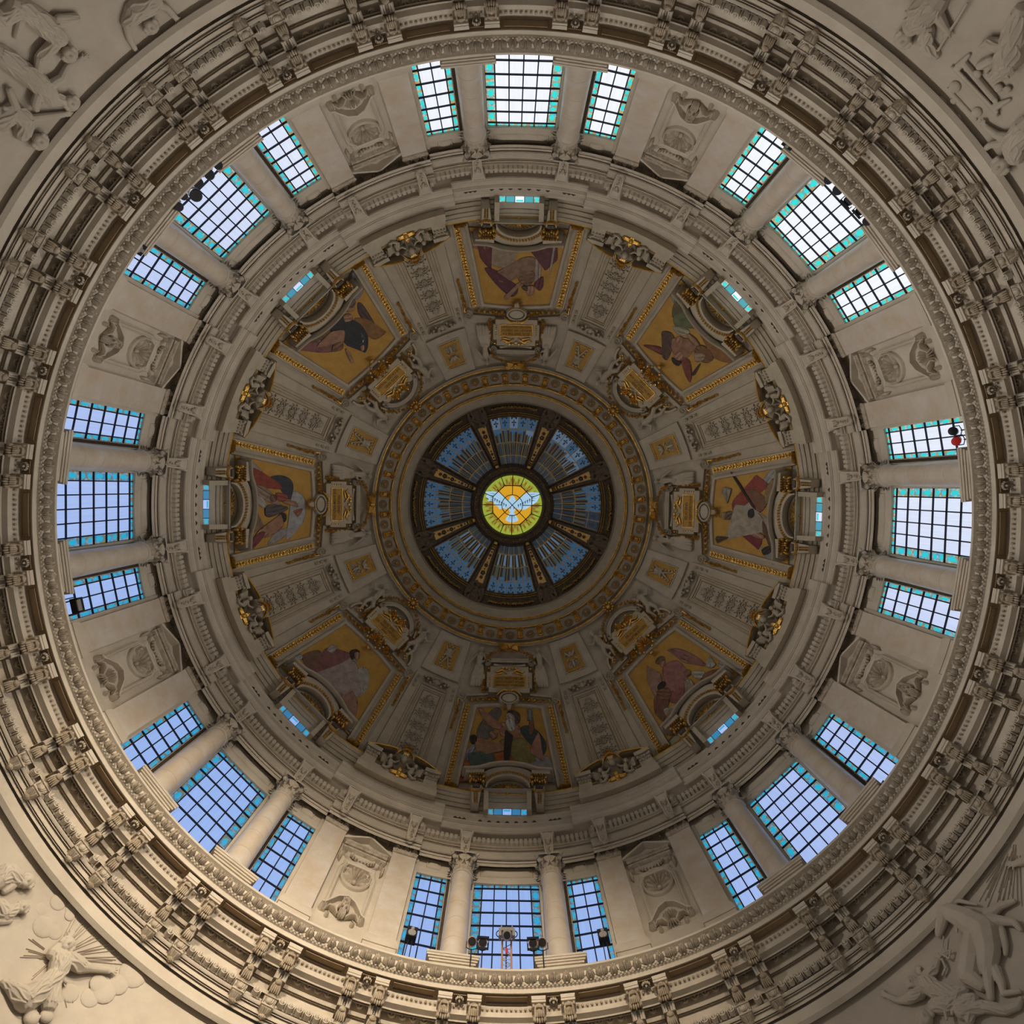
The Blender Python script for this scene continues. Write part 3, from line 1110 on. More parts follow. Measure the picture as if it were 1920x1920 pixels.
bb, bp = bracket(0)
for psi, nm in BAY.items():
    for sg in (-1, 1):
        thing('lion_bracket', 'lion-headed bracket above the %s column of the %s window' % ('clockwise' if sg < 0 else 'counter-clockwise', nm), 'bracket', bb, psi + sg * 7.1, bp, 'brackets above the columns')
bb, bp = bracket(SH)
for psi, nm in PIER.items():
    for sg in (-1, 1):
        thing('lion_bracket', 'lion-headed bracket above the %s pilaster %s' % ('clockwise' if sg < 0 else 'counter-clockwise', nm), 'bracket', bb, psi + sg * 6.0, bp, 'brackets above the pilasters')


# ---- shell niches between the pilasters
def spiral(cu, cv, r0, turns, sg=1, ph=0.0, shrink=0.85):
    t = np.linspace(0, turns * 2 * math.pi, int(13 * turns) + 1)
    rr = r0 * (1 - shrink * t / t[-1])
    return np.stack([cu + sg * rr * np.cos(t + ph), cv + rr * np.sin(t + ph)], 1)


def arc(cu, cv, ru, rv, a0, a1, n=16):
    t = np.radians(np.linspace(a0, a1, n))
    return np.stack([cu + ru * np.sin(t), cv - rv * np.cos(t)], 1)


def scallop(b, cu, cv, r, h, n=9, spread=80, d0=0.0):
    """Fan of shell ribs opening away from the lower hinge (toward smaller v)."""
    for k in range(n):
        a = R_(-spread + 2 * spread * k / (n - 1))
        L = r * (0.86 + 0.14 * math.cos(a))
        P = [(cu + L * t * math.sin(a), cv - h * t * math.cos(a)) for t in (0.06, 0.35, 0.65, 0.9, 1.0)]
        w = math.pi * r * spread / 180 / n
        G = []
        for (x, y), t, d in zip(P, (0.06, 0.35, 0.65, 0.9, 1.0), (0.10, 0.13, 0.15, 0.14, 0.02)):
            nx, ny = math.cos(a), math.sin(a)
            G.append([(x - nx * w * t, y - ny * w * t, d0), (x - nx * w * t * .5, y - ny * w * t * .5, d0 + d * .8), (x, y, d0 + d), (x + nx * w * t * .5, y + ny * w * t * .5, d0 + d * .8), (x + nx * w * t, y + ny * w * t, d0)])
        b.grid(G)
    b.blob((cu, cv, d0 + .1), (r * .16, r * .14, .12), 7, 5)


nf = on_wall(17.30)
nb = tuple(at(nf, 0, 838))
FR = [(-5.5, 0), (-5.5, .16), (-3.5, .19), (-3.0, .13), (-0.5, .13), (0.5, .17), (2.0, .15), (2.6, .06), (4.5, .05), (4.5, 0)]
b = MB()
b.mould(dense([(-39, 838), (-36.5, 760), (-36, 752), (-31, 746), (-30, 738), (30, 738), (31, 746), (36, 752), (36.5, 760), (39, 838)], 9), FR)
nframe = b.mesh('frame', 'stone', nb, fn=nf, smooth=35)
b = MB()
b.mould(arc(0, 757, 30, 23, 0, 360, 33)[:-1], [(-2.4, 0.0), (-2.2, .14), (-0.6, .16), (0.6, .10), (1.6, .12), (2.4, .0)], closed=True)
oval = b.mesh('oval_rim', 'stone', nb, fn=nf)
b = MB()
scallop(b, 0, 771, 29, 33, 9, 78, 0.0)
shell = b.mesh('shell', 'carved', nb, fn=nf)
sub = [('scroll', MB().mould(spiral(sg * 26, 752, 4.5, 1.4, sg), round_prof(1.2, .16)).mesh('scroll', 'carved', nb, fn=nf)) for sg in (-1, 1)]
b = MB().mould([(-44, 711), (0, 711), (44, 711)], round_prof(6.0, .26))
for k in range(22):
    for sg in (-1, 1):
        b.blob((-42 + 4 * k, 711 + sg * 2.4, .25), (3.0, 1.9, .05), 5, 4)
laurel = b.mesh('laurel_roll', 'carved', nb, fn=nf)
PD = [(-3.4, .0), (-3.4, .34), (-1.2, .36), (-0.6, .26), (1.2, .24), (2.0, .12), (3.0, .10), (3.0, 0)]
b = MB()
b.mould(dense([(-50, 704.5), (0, 687.5), (50, 704.5)], 12), PD)
b.mould(dense([(50, 705), (-50, 705)], 12), [(-1.8, 0), (-1.8, .2), (1.8, .26), (1.8, 0)])
b.plate([(-16, 700.5), (0, 694.5), (16, 700.5)], 0, .10, .15)
pedi = b.mesh('pediment', 'stone', nb, fn=nf, smooth=30)
b = MB()
b.mould(arc(0, 716, 38, 22, 105, 255, 15), round_prof(2.2, .14))
for k in range(9):
    a = R_(-60 + 15 * k)
    b.blob((26 * math.sin(a), 719 + 13 * math.cos(a), .12), (3.6, 3.2, .12), 6, 4)
for sg in (-1, 1):
    b.mould(spiral(sg * 38, 722, 5, 1.5, sg), round_prof(1.4, .2))
    b.plate([(sg * 42, 722), (sg * 46, 724), (sg * 47, 736), (sg * 42, 742), (sg * 40, 732)], 0, .14, .3)
swag = b.mesh('swag', 'carved', nb, fn=nf)
b = MB()
for k in range(13):
    a = -1 + 2 * k / 12
    b.blob((a * 33, 664 + 11 * (1 - a * a) + (2 if k % 2 else 0), .14), (3.4, 3.0, .14), 6, 4)
for sg in (-1, 1):
    b.mould(spiral(sg * 26, 668, 5.5, 1.3, sg), round_prof(1.2, .16))
    b.tube([(sg * 34, 664, .1), (sg * 36, 672, .12), (sg * 35, 682, .1)], [2.2, 2.8, 1.0], 6, flat=.05)
    b.blob((sg * 12, 676, .15), (5, 5, .14), 7, 5)
gar = b.mesh('garland', 'carved', nb, fn=nf)
b = MB()
top = dense([(-44, 828), (-38, 826), (-30, 818), (-18, 807), (0, 801), (18, 807), (30, 818), (38, 826), (44, 828)], 5)
b.mould(top, [(-3, 0), (-3, .26), (-1, .28), (0, .18), (1.6, .2), (2.4, 0)])
for sg in (-1, 1):
    b.mould(spiral(sg * 40, 832, 5.5, 1.5, sg), round_prof(1.6, .28))
    b.mould(spiral(sg * 26, 842, 4.0, 1.3, sg), round_prof(1.2, .2))
hood = b.mesh('scroll_hood', 'stone', nb, fn=nf)


def mask_or_shell(is_mask):
    b = MB()
    if is_mask:
        b.blob((0, 822, .12), (7.5, 9, .26), 10, 7)
        b.blob((0, 823, .36), (1.8, 3.0, .10), 6, 4)
        for sg in (-1, 1):
            b.blob((sg * 3.0, 819.5, .32), (2.2, 1.3, .08), 6, 4)
            b.blob((sg * 3.2, 826, .30), (2.6, 2.2, .10), 6, 4)
            for k in range(4):
                b.blob((sg * (5 + 1.2 * k), 814 + 4.5 * k, .2), (3.2, 2.8, .16), 6, 4)
        for k in range(5):
            b.blob((-6 + 3 * k, 812 - 2.0 * math.cos((k - 2) * .8), .22), (2.4, 3.6, .14), 6, 4)
        for k in range(5):
            b.tube([(-5 + 2.5 * k, 829, .2), (-6 + 3.0 * k, 838, .22), (-4 + 2 * k, 843, .12)], [1.8, 1.8, .5], 5, flat=.05)
    else:
        scallop(b, 0, 838, 22, 25, 9, 75, .05)
        for k in range(5):
            b.tube([(0, 836, .15), ((k - 2) * 4, 842, .22), ((k - 2) * 7, 845, .1)], [1.6, 1.6, .5], 5, flat=.05)
    for sg in (-1, 1):
        b.tube([(sg * 8, 838, .1), (sg * 18, 832, .16), (sg * 28, 830, .14), (sg * 36, 836, .1)], [2.0, 3.2, 2.6, .8], 6, flat=.05)
    return b.mesh('mask' if is_mask else 'shell_boss', 'carved', nb, fn=nf)


mk = {0: mask_or_shell(False), 1: mask_or_shell(True)}
for i, (psi, nm) in enumerate(PIER.items()):
    parts = [('frame', nframe), ('oval_rim', oval), ('shell', shell, sub), ('pediment', pedi), ('laurel_roll', laurel), ('swag', swag), ('garland', gar), ('scroll_hood', hood), ('mask' if i % 2 else 'shell_boss', mk[i % 2])]
    thing('shell_niche', 'pedimented shell niche with a %s below, %s' % ('bearded mask' if i % 2 else 'scallop', nm), 'niche', nb, psi, parts, 'shell niches of the drum piers')
# ================================================================ the dome
def patch(b, a0, a1, p0, p1, d, na=6, npp=8, d_base=0.0, m=0):
    """Raised slab between two bearings and two distances, with its four sides."""
    A = np.linspace(a0, a1, na + 1)
    P = np.linspace(p0, p1, npp + 1)
    G = np.zeros((na + 3, npp + 3, 3))
    for i in range(na + 3):
        for j in range(npp + 3):
            ii, jj = min(max(i - 1, 0), na), min(max(j - 1, 0), npp)
            u, v = polar(A[ii], P[jj])
            G[i, j] = (u, v, d_base if (i in (0, na + 2) or j in (0, npp + 2)) else d)
    return b.grid(G, m=m)


def frame_path(a, p0, p1, step=5.0):
    q = []
    n = max(2, int(2 * a / 2))
    for t in np.linspace(-a, a, n + 1): q.append(polar(t, p0))
    for t in np.linspace(p0, p1, max(2, int((p1 - p0) / 14)))[1:]: q.append(polar(a, t))
    for t in np.linspace(a, -a, n + 1)[1:]: q.append(polar(t, p1))
    for t in np.linspace(p1, p0, max(2, int((p1 - p0) / 14)))[1:-1]: q.append(polar(-a, t))
    return q


def gbez(*pts, n=14):
    """Smooth open curve through the points."""
    p = arr(pts)
    k = len(p)
    out = []
    for i in range(k - 1):
        a, c, e, g = p[max(i - 1, 0)], p[i], p[i + 1], p[min(i + 2, k - 1)]
        for t in np.linspace(0, 1, n, endpoint=False):
            out.append(0.5 * ((2 * c) + (-a + e) * t + (2 * a - 5 * c + 4 * e - g) * t * t + (-a + 3 * c - 3 * e + g) * t ** 3))
    out.append(p[-1])
    return arr(out)


def closed_smooth(pts, n=5):
    p = arr(pts)
    k = len(p)
    out = []
    for i in range(k):
        a, c, e, g = p[(i - 1) % k], p[i], p[(i + 1) % k], p[(i + 2) % k]
        for t in np.linspace(0, 1, n, endpoint=False):
            out.append(0.5 * ((2 * c) + (-a + e) * t + (2 * a - 5 * c + 4 * e - g) * t * t + (-a + 3 * c - 3 * e + g) * t ** 3))
    return arr(out)


def foliage(b, path, w, d, step, rnd, r=1.0):
    """Leafy garland: overlapping lobes along a path in u, v."""
    p = dense(path, step)
    for i, (x, y) in enumerate(p):
        for sg in (-1, 1):
            a = rnd.uniform(0, 6.28)
            b.blob((x + rnd.uniform(-w, w) * .6, y + rnd.uniform(-w, w) * .6, d * rnd.uniform(.5, 1)), (r * rnd.uniform(.8, 1.5), r * rnd.uniform(.8, 1.5), d * .6), 5, 4)


rnd = random.Random(3)

# ---- stepped wainscot above the cornice with its gilded line
wain = [(585, .02), (577, .02), (576.5, .10), (570, .12), (569.5, .20), (563, .24), (562.5, .32), (557, .36), (556.5, .42), (551, .46), (549, .30), (546, .02)]
wr = []
for p_, d_ in wain:
    q_ = at(on_dome, 0, p_, d_)
    wr.append((q_[1], q_[2]))
tr = struct('trim_%d' % tn, MB().lathe(wr, 128).mesh('wainscot', 'dome_stone', smooth=30), 0); tn += 1
gl = MB()
_, rr, zz = at(on_dome, 0, 549, .42)
gl.lathe([(rr + .05 * math.cos(t), zz + .07 * math.sin(t)) for t in np.linspace(0, 2 * math.pi, 9)], 128)
kids(tr, [('gilt_line', gl.mesh('gilt_line', 'gold'))])

# ---- ribs between the pictures
fb = on_dome
rbase = tuple(at(fb, 0, 520))
b = MB()
patch(b, -6.8, 6.8, 352, 528, .14, 8, 12)
for sg in (-1, 1):
    patch(b, sg * 8.6, sg * 6.9, 356, 545, .05, 2, 10)
rib = b.mesh('rib_body', 'dome_stone', rbase, fn=fb, smooth=30)
b = MB()
b.mould(frame_path(4.5, 372, 512), [(-2.0, .14), (-2.0, .20), (-.5, .22), (.5, .16), (1.5, .14)], closed=True)
f1 = b.mesh('outer_frame', 'dome_stone', rbase, fn=fb, smooth=30)
b = MB()
b.mould(frame_path(3.2, 379, 510), [(-1.6, .14), (-1.4, .24), (.2, .24), (1.2, .15), (1.6, .14)], closed=True)
f2 = b.mesh('inner_frame', 'dome_stone', rbase, fn=fb, smooth=30)
b = MB()
b.mould(frame_path(2.55, 384, 508), [(-.7, .14), (0, .18), (.7, .14)], closed=True)
b.mould(frame_path(3.85, 375.5, 511), [(-.5, .14), (0, .17), (.5, .14)], closed=True)
g1 = b.mesh('gilt_fillet', 'dull_gold', rbase, fn=fb)
subs = []
for k in range(5):
    v0 = 402 + 22.5 * k
    w = 1.0 + 0.055 * k
    b = MB()
    for sg in (-1, 1):
        b.mould(spiral(sg * 7.4 * w, v0 + 4, 6.4 * w, 1.7, sg, 2.4), [(-.8, .14), (-.5, .24), (.5, .24), (.8, .14)])
        for a in range(7):
            t = .3 + a * .9
            leaflet(b, sg * 7.4 * w + sg * 5.6 * w * math.cos(t), v0 + 4 + 5.6 * w * math.sin(t), math.degrees(math.atan2(math.sin(t + .7), sg * math.cos(t + .7))), 4.6 * w, 1.1 * w, .15, .10)
        leaflet(b, 0, v0 + 12, -90 + sg * 40, 9, 1.3, .15, .10)
        leaflet(b, 0, v0 - 3, 90 - sg * 55, 8, 1.2, .15, .10)
        b.blob((sg * 7.4 * w, v0 + 4, .17), (1.5, 1.5, .09), 6, 4)
    leaflet(b, 0, v0 + 14, -90, 13, 1.5, .15, .12)
    leaflet(b, 0, v0 + 2, -90, 9, 1.3, .15, .10)
    subs.append(('scroll_leaf', b.mesh('scroll_leaf', 'dome_stone', rbase, fn=fb)))
b = MB()
for a in (-70, -42, -18, 0, 18, 42, 70):
    leaflet(b, 0, 399, -90 + a, 13 - abs(a) * .06, 1.7, .15, .12)
subs.append(('palmette', b.mesh('palmette', 'dome_stone', rbase, fn=fb)))
b = MB()
for sg in (-1, 1):
    b.mould(spiral(sg * 14, 362, 7, 1.7, sg, -.6), [(-1.2, .14), (0, .34), (1.2, .14)])
    b.mould(gbez((0, 358), (sg * 6, 368), (sg * 20, 371), (sg * 27, 360)), [(-1.4, .14), (0, .36), (1.4, .14)])
    for k in range(4):
        b.blob((sg * (5 + 6 * k), 364 + 4 * math.sin(k * 1.7), .24), (3.2, 2.8, .14), 6, 4)
b.blob((0, 363, .26), (5, 5.5, .18), 8, 6)
b.blob((0, 356, .24), (6, 2.5, .14), 8, 5)
fest = b.mesh('festoon', 'dome_stone', rbase, fn=fb)
bells = []
for sg in (-1, 1):
    b = MB()
    for k in range(3):
        u, v = polar(sg * 5.7, 364 + 9.5 * k)
        b.blob((u, v, .2), (2.2, 3.2, .10), 6, 4)
        b.blob((u, v + 3.5, .2), (3.0, 1.4, .08), 6, 4)
    bells.append(('bell_drop', b.mesh('bell_drop', 'dome_stone', rbase, fn=fb)))
rib_parts = [('rib_body', rib), ('outer_frame', f1), ('inner_frame', f2, subs), ('gilt_fillet', g1), ('festoon', fest)] + bells

# ---- gilded relief panels above the ribs
pbase = tuple(at(fb, 0, 346))
b = MB()
patch(b, -6.3, 6.3, 267, 347, .16, 6, 6)
pnl = b.mesh('panel_body', 'dome_stone', pbase, fn=fb, smooth=30)
b = MB().mould(frame_path(3.6, 282, 334), [(-1.5, .16), (-1.3, .22), (0, .22), (1.0, .18), (1.4, .16)], closed=True)
pfr = b.mesh('panel_frame', 'dome_stone', pbase, fn=fb, smooth=30)
b = MB(); patch(b, -3.3, 3.3, 284, 332, .175, 4, 4, d_base=.15)
pgd = b.mesh('gilt_ground', 'gold_ground', pbase, fn=fb)


def trophy(var):
    b = MB()
    if var:
        for sg in (-1, 1):
            b.tube([(sg * -9, 328, .22), (0, 310, .28), (sg * 9, 290, .22)], [1.3, 1.6, 1.2], 5, flat=.05)
            for k in range(7):
                b.blob((sg * (3 + k * 1.2), 290 + 6 * k, .22), (2.6, 2.2, .08), 5, 4)
        b.blob((0, 306, .26), (8, 3.4, .12), 8, 5)
        b.blob((0, 298, .24), (4.5, 6, .12), 8, 5)
    else:
        b.blob((0, 300, .26), (4.4, 5, .14), 8, 6)
        for sg in (-1, 1):
            b.tube([(sg * 2, 304, .22), (sg * 9, 296, .26), (sg * 12, 304, .2)], [2.2, 3.0, .8], 6, flat=.04)
            b.mould(spiral(sg * 7, 320, 5, 1.5, sg), round_prof(1.2, .08, .17))
            for k in range(4):
                b.blob((sg * (3 + 2.2 * k), 312 + 4 * math.sin(k * 2.0), .23), (2.2, 2.0, .08), 5, 4)
        b.blob((0, 318, .24), (3.2, 8, .12), 7, 5)
    return b.mesh('trophy', 'dome_stone', pbase, fn=fb)


tro = [trophy(0), trophy(1)]
b = MB()
for k in range(9):
    u, v = polar(-3 + .75 * k, 331 - (k % 2))
    b.blob((u, v, .19), (2.2, 1.6, .06), 5, 4)
    u, v = polar(-3 + .75 * k, 286 + (k % 2))
    b.blob((u, v, .19), (1.8, 1.4, .06), 5, 4)
gsp = b.mesh('gilt_sprays', 'gold', pbase, fn=fb)

# ---- broken pediments with cherubs over the piers
qbase = tuple(at(fb, 0, 578))
b = MB()
for p0, p1, d, a in ((570, 582, .95, 8.4), (562, 571, .85, 8.2)):
    patch(b, -a, a, p0, p1, d, 8, 1)
patch(b, -8.0, 8.0, 530, 563, .35, 8, 3)
base_ = b.mesh('plinth', 'dome_stone', qbase, fn=fb, smooth=30)
ends = []
for sg in (-1, 1):
    b = MB()
    patch(b, sg * 6.6 - 1.35, sg * 6.6 + 1.35, 538, 563, .80, 3, 2)
    patch(b, sg * 6.6 - 1.7, sg * 6.6 + 1.7, 532, 539, .95, 3, 1)
    sb = []
    c = MB()
    for k in range(4):
        for j in range(2):
            u, v = polar(sg * 6.6 - 1.0 + .66 * k, 544 + 6 * j)
            c.blob((u, v, .84), (2.2, 3.0, .10), 6, 4)
    for s2 in (-1, 1):
        u, v = polar(sg * 6.6 + s2 * 1.3, 543)
        c.blob((u, v, .86), (3.2, 3.2, .14), 6, 5)
    ends.append(('end_block', b.mesh('end_block', 'dome_stone', qbase, fn=fb, smooth=30), [('block_leaf', c.mesh('block_leaf', 'dome_stone', qbase, fn=fb))]))
hoods = []
for sg in (-1, 1):
    t = np.linspace(0, 1, 9)
    path = np.stack([sg * (78 - 58 * t), 527 + 0 * t - 12 * np.sin(t * 1.35)], 1)
    if sg > 0: path = path[::-1]
    b = MB().mould(path, [(-3.5, .1), (-3.5, .86), (-1, .92), (1.2, .72), (3.5, .66), (3.5, .1)])
    gg = MB().mould(path, [(-4.6, .78), (-4.0, .95), (-2.6, .98), (-2.0, .9)])
    hoods.append(('broken_hood', b.mesh('broken_hood', 'dome_stone', qbase, fn=fb, smooth=30), [('gilt_edge', gg.mesh('gilt_edge', 'gold', qbase, fn=fb))]))


def cherub_pair():
    out = []
    for sg in (-1, 1):
        b = MB()
        c = lambda u, v, d: (sg * u, v, d)
        b.blob(c(27, 537, .85), (4.6, 5.0, .18), 8, 6)
        b.tube([c(24, 541, .75), c(22, 550, .80), c(18, 556, .78)], [4.5, 6.2, 4.0], 8, flat=.035)
        b.tube([c(25, 545, .85), c(14, 546, .95), c(8, 540, .95)], [2.6, 2.0, 1.6], 6, flat=.04)
        b.tube([c(20, 556, .85), c(28, 562, .95), c(36, 560, .90)], [3.2, 2.6, 1.6], 6, flat=.04)
        for k in range(5):
            b.tube([c(30, 541 + k * 1.5, .65), c(42, 536 + 3.2 * k, .75), c(52 - 3 * k, 534 + 4.4 * k, .60)], [2.0, 3.0, .8], 5, flat=.03)
        out.append(('cherub', b.mesh('cherub', 'dome_stone', qbase, fn=fb)))
    return out


b = MB()
b.blob((0, 533, .95), (6.2, 6.6, .22), 9, 7)
for k in range(6):
    t = math.pi * k / 5
    b.blob((6.6 * math.cos(t), 531 - 4 * math.sin(t), .95), (2.4, 2.4, .16), 6, 4)
for sg in (-1, 1):
    b.mould(gbez((sg * 8, 538), (sg * 20, 531), (sg * 30, 546), (sg * 14, 552), (sg * 8, 560)), [(-2.0, .4), (0, .95), (2.0, .4)])
    for k in range(6):
        b.blob((sg * (30 + 3 * math.cos(k)), 552 + 3 * k, .70), (3.4, 3.0, .16), 6, 4)
    b.mould(spiral(sg * 38, 556, 6, 1.4, sg), round_prof(1.6, .25, .5))
headc = b.mesh('winged_head', 'dome_stone', qbase, fn=fb)
b = MB()
b.plate([(-7, 520), (7, 520), (5, 530), (-5, 530)], .6, .98, .2)
for k in range(7):
    b.blob((-8 + 2.66 * k, 516 - 3 * math.sin(math.pi * k / 6), .9), (2.2, 3.4, .14), 6, 4)
    b.blob((-7.5 + 2.5 * k, 510 - 3.5 * math.sin(math.pi * k / 6), .85), (2.0, 2.4, .12), 6, 4)
for sg in (-1, 1):
    b.tube([(sg * 8, 516, .8), (sg * 14, 520, .85), (sg * 18, 527, .8)], [2.2, 2.8, .9], 6, flat=.05)
crown = b.mesh('gilt_crown', 'gold', qbase, fn=fb)
b = MB()
b.plate([(-3.2, 552), (3.2, 552), (4.2, 572), (-4.2, 572)], .5, .98, .15)
b.plate([(-16, 560), (16, 560), (16, 566.5), (-16, 566.5)], .5, .96, .1)
b.blob((0, 563, .98), (5, 5, .14), 8, 5)
for u, v in ((-16, 563), (16, 563), (0, 552)):
    b.blob((u, v, .9), (3.4, 3.4, .12), 7, 5)
cross = b.mesh('gilt_cross', 'gold', qbase, fn=fb)
ped_parts = [('plinth', base_)] + ends + hoods + cherub_pair() + [('winged_head', headc), ('gilt_crown', crown), ('gilt_cross', cross)]
for i, (psi, nm) in enumerate(PIER.items()):
    nm2 = nm.replace('windows', 'pictures')
    thing('dome_rib', 'stone dome rib carved with leaf scrolls, %s' % nm2, 'rib', rbase, psi, rib_parts, 'carved ribs of the dome')
    thing('gilded_relief', 'gold-ground relief panel at the head of the rib %s' % nm2, 'panel', pbase, psi, [('panel_body', pnl), ('panel_frame', pfr), ('gilt_ground', pgd, [('gilt_sprays', gsp)]), ('trophy', tro[i % 2])], 'relief panels under the gilded ring')
    thing('broken_pediment', 'broken pediment with cherubs, gold crown and cross, %s' % nm2, 'pediment', qbase, psi, ped_parts, 'cherub pediments at the feet of the ribs')

# ---- mosaic pictures
PIG = {}


def pigment(c):
    k = 'tesserae_%d' % len(PIG)
    if c not in PIG:
        material(k, c, 0.55, 0.0, col2=tuple(x * .6 for x in c), nscale=3.2, bump=0.2, bscale=45)
        PIG[c] = k
    return PIG[c]


SKIN, SKIN2, WHITE, GREY = (0.36, 0.19, 0.11), (0.22, 0.10, 0.05), (0.42, 0.38, 0.34), (0.22, 0.20, 0.20)
HAIR = (0.03, 0.02, 0.015)
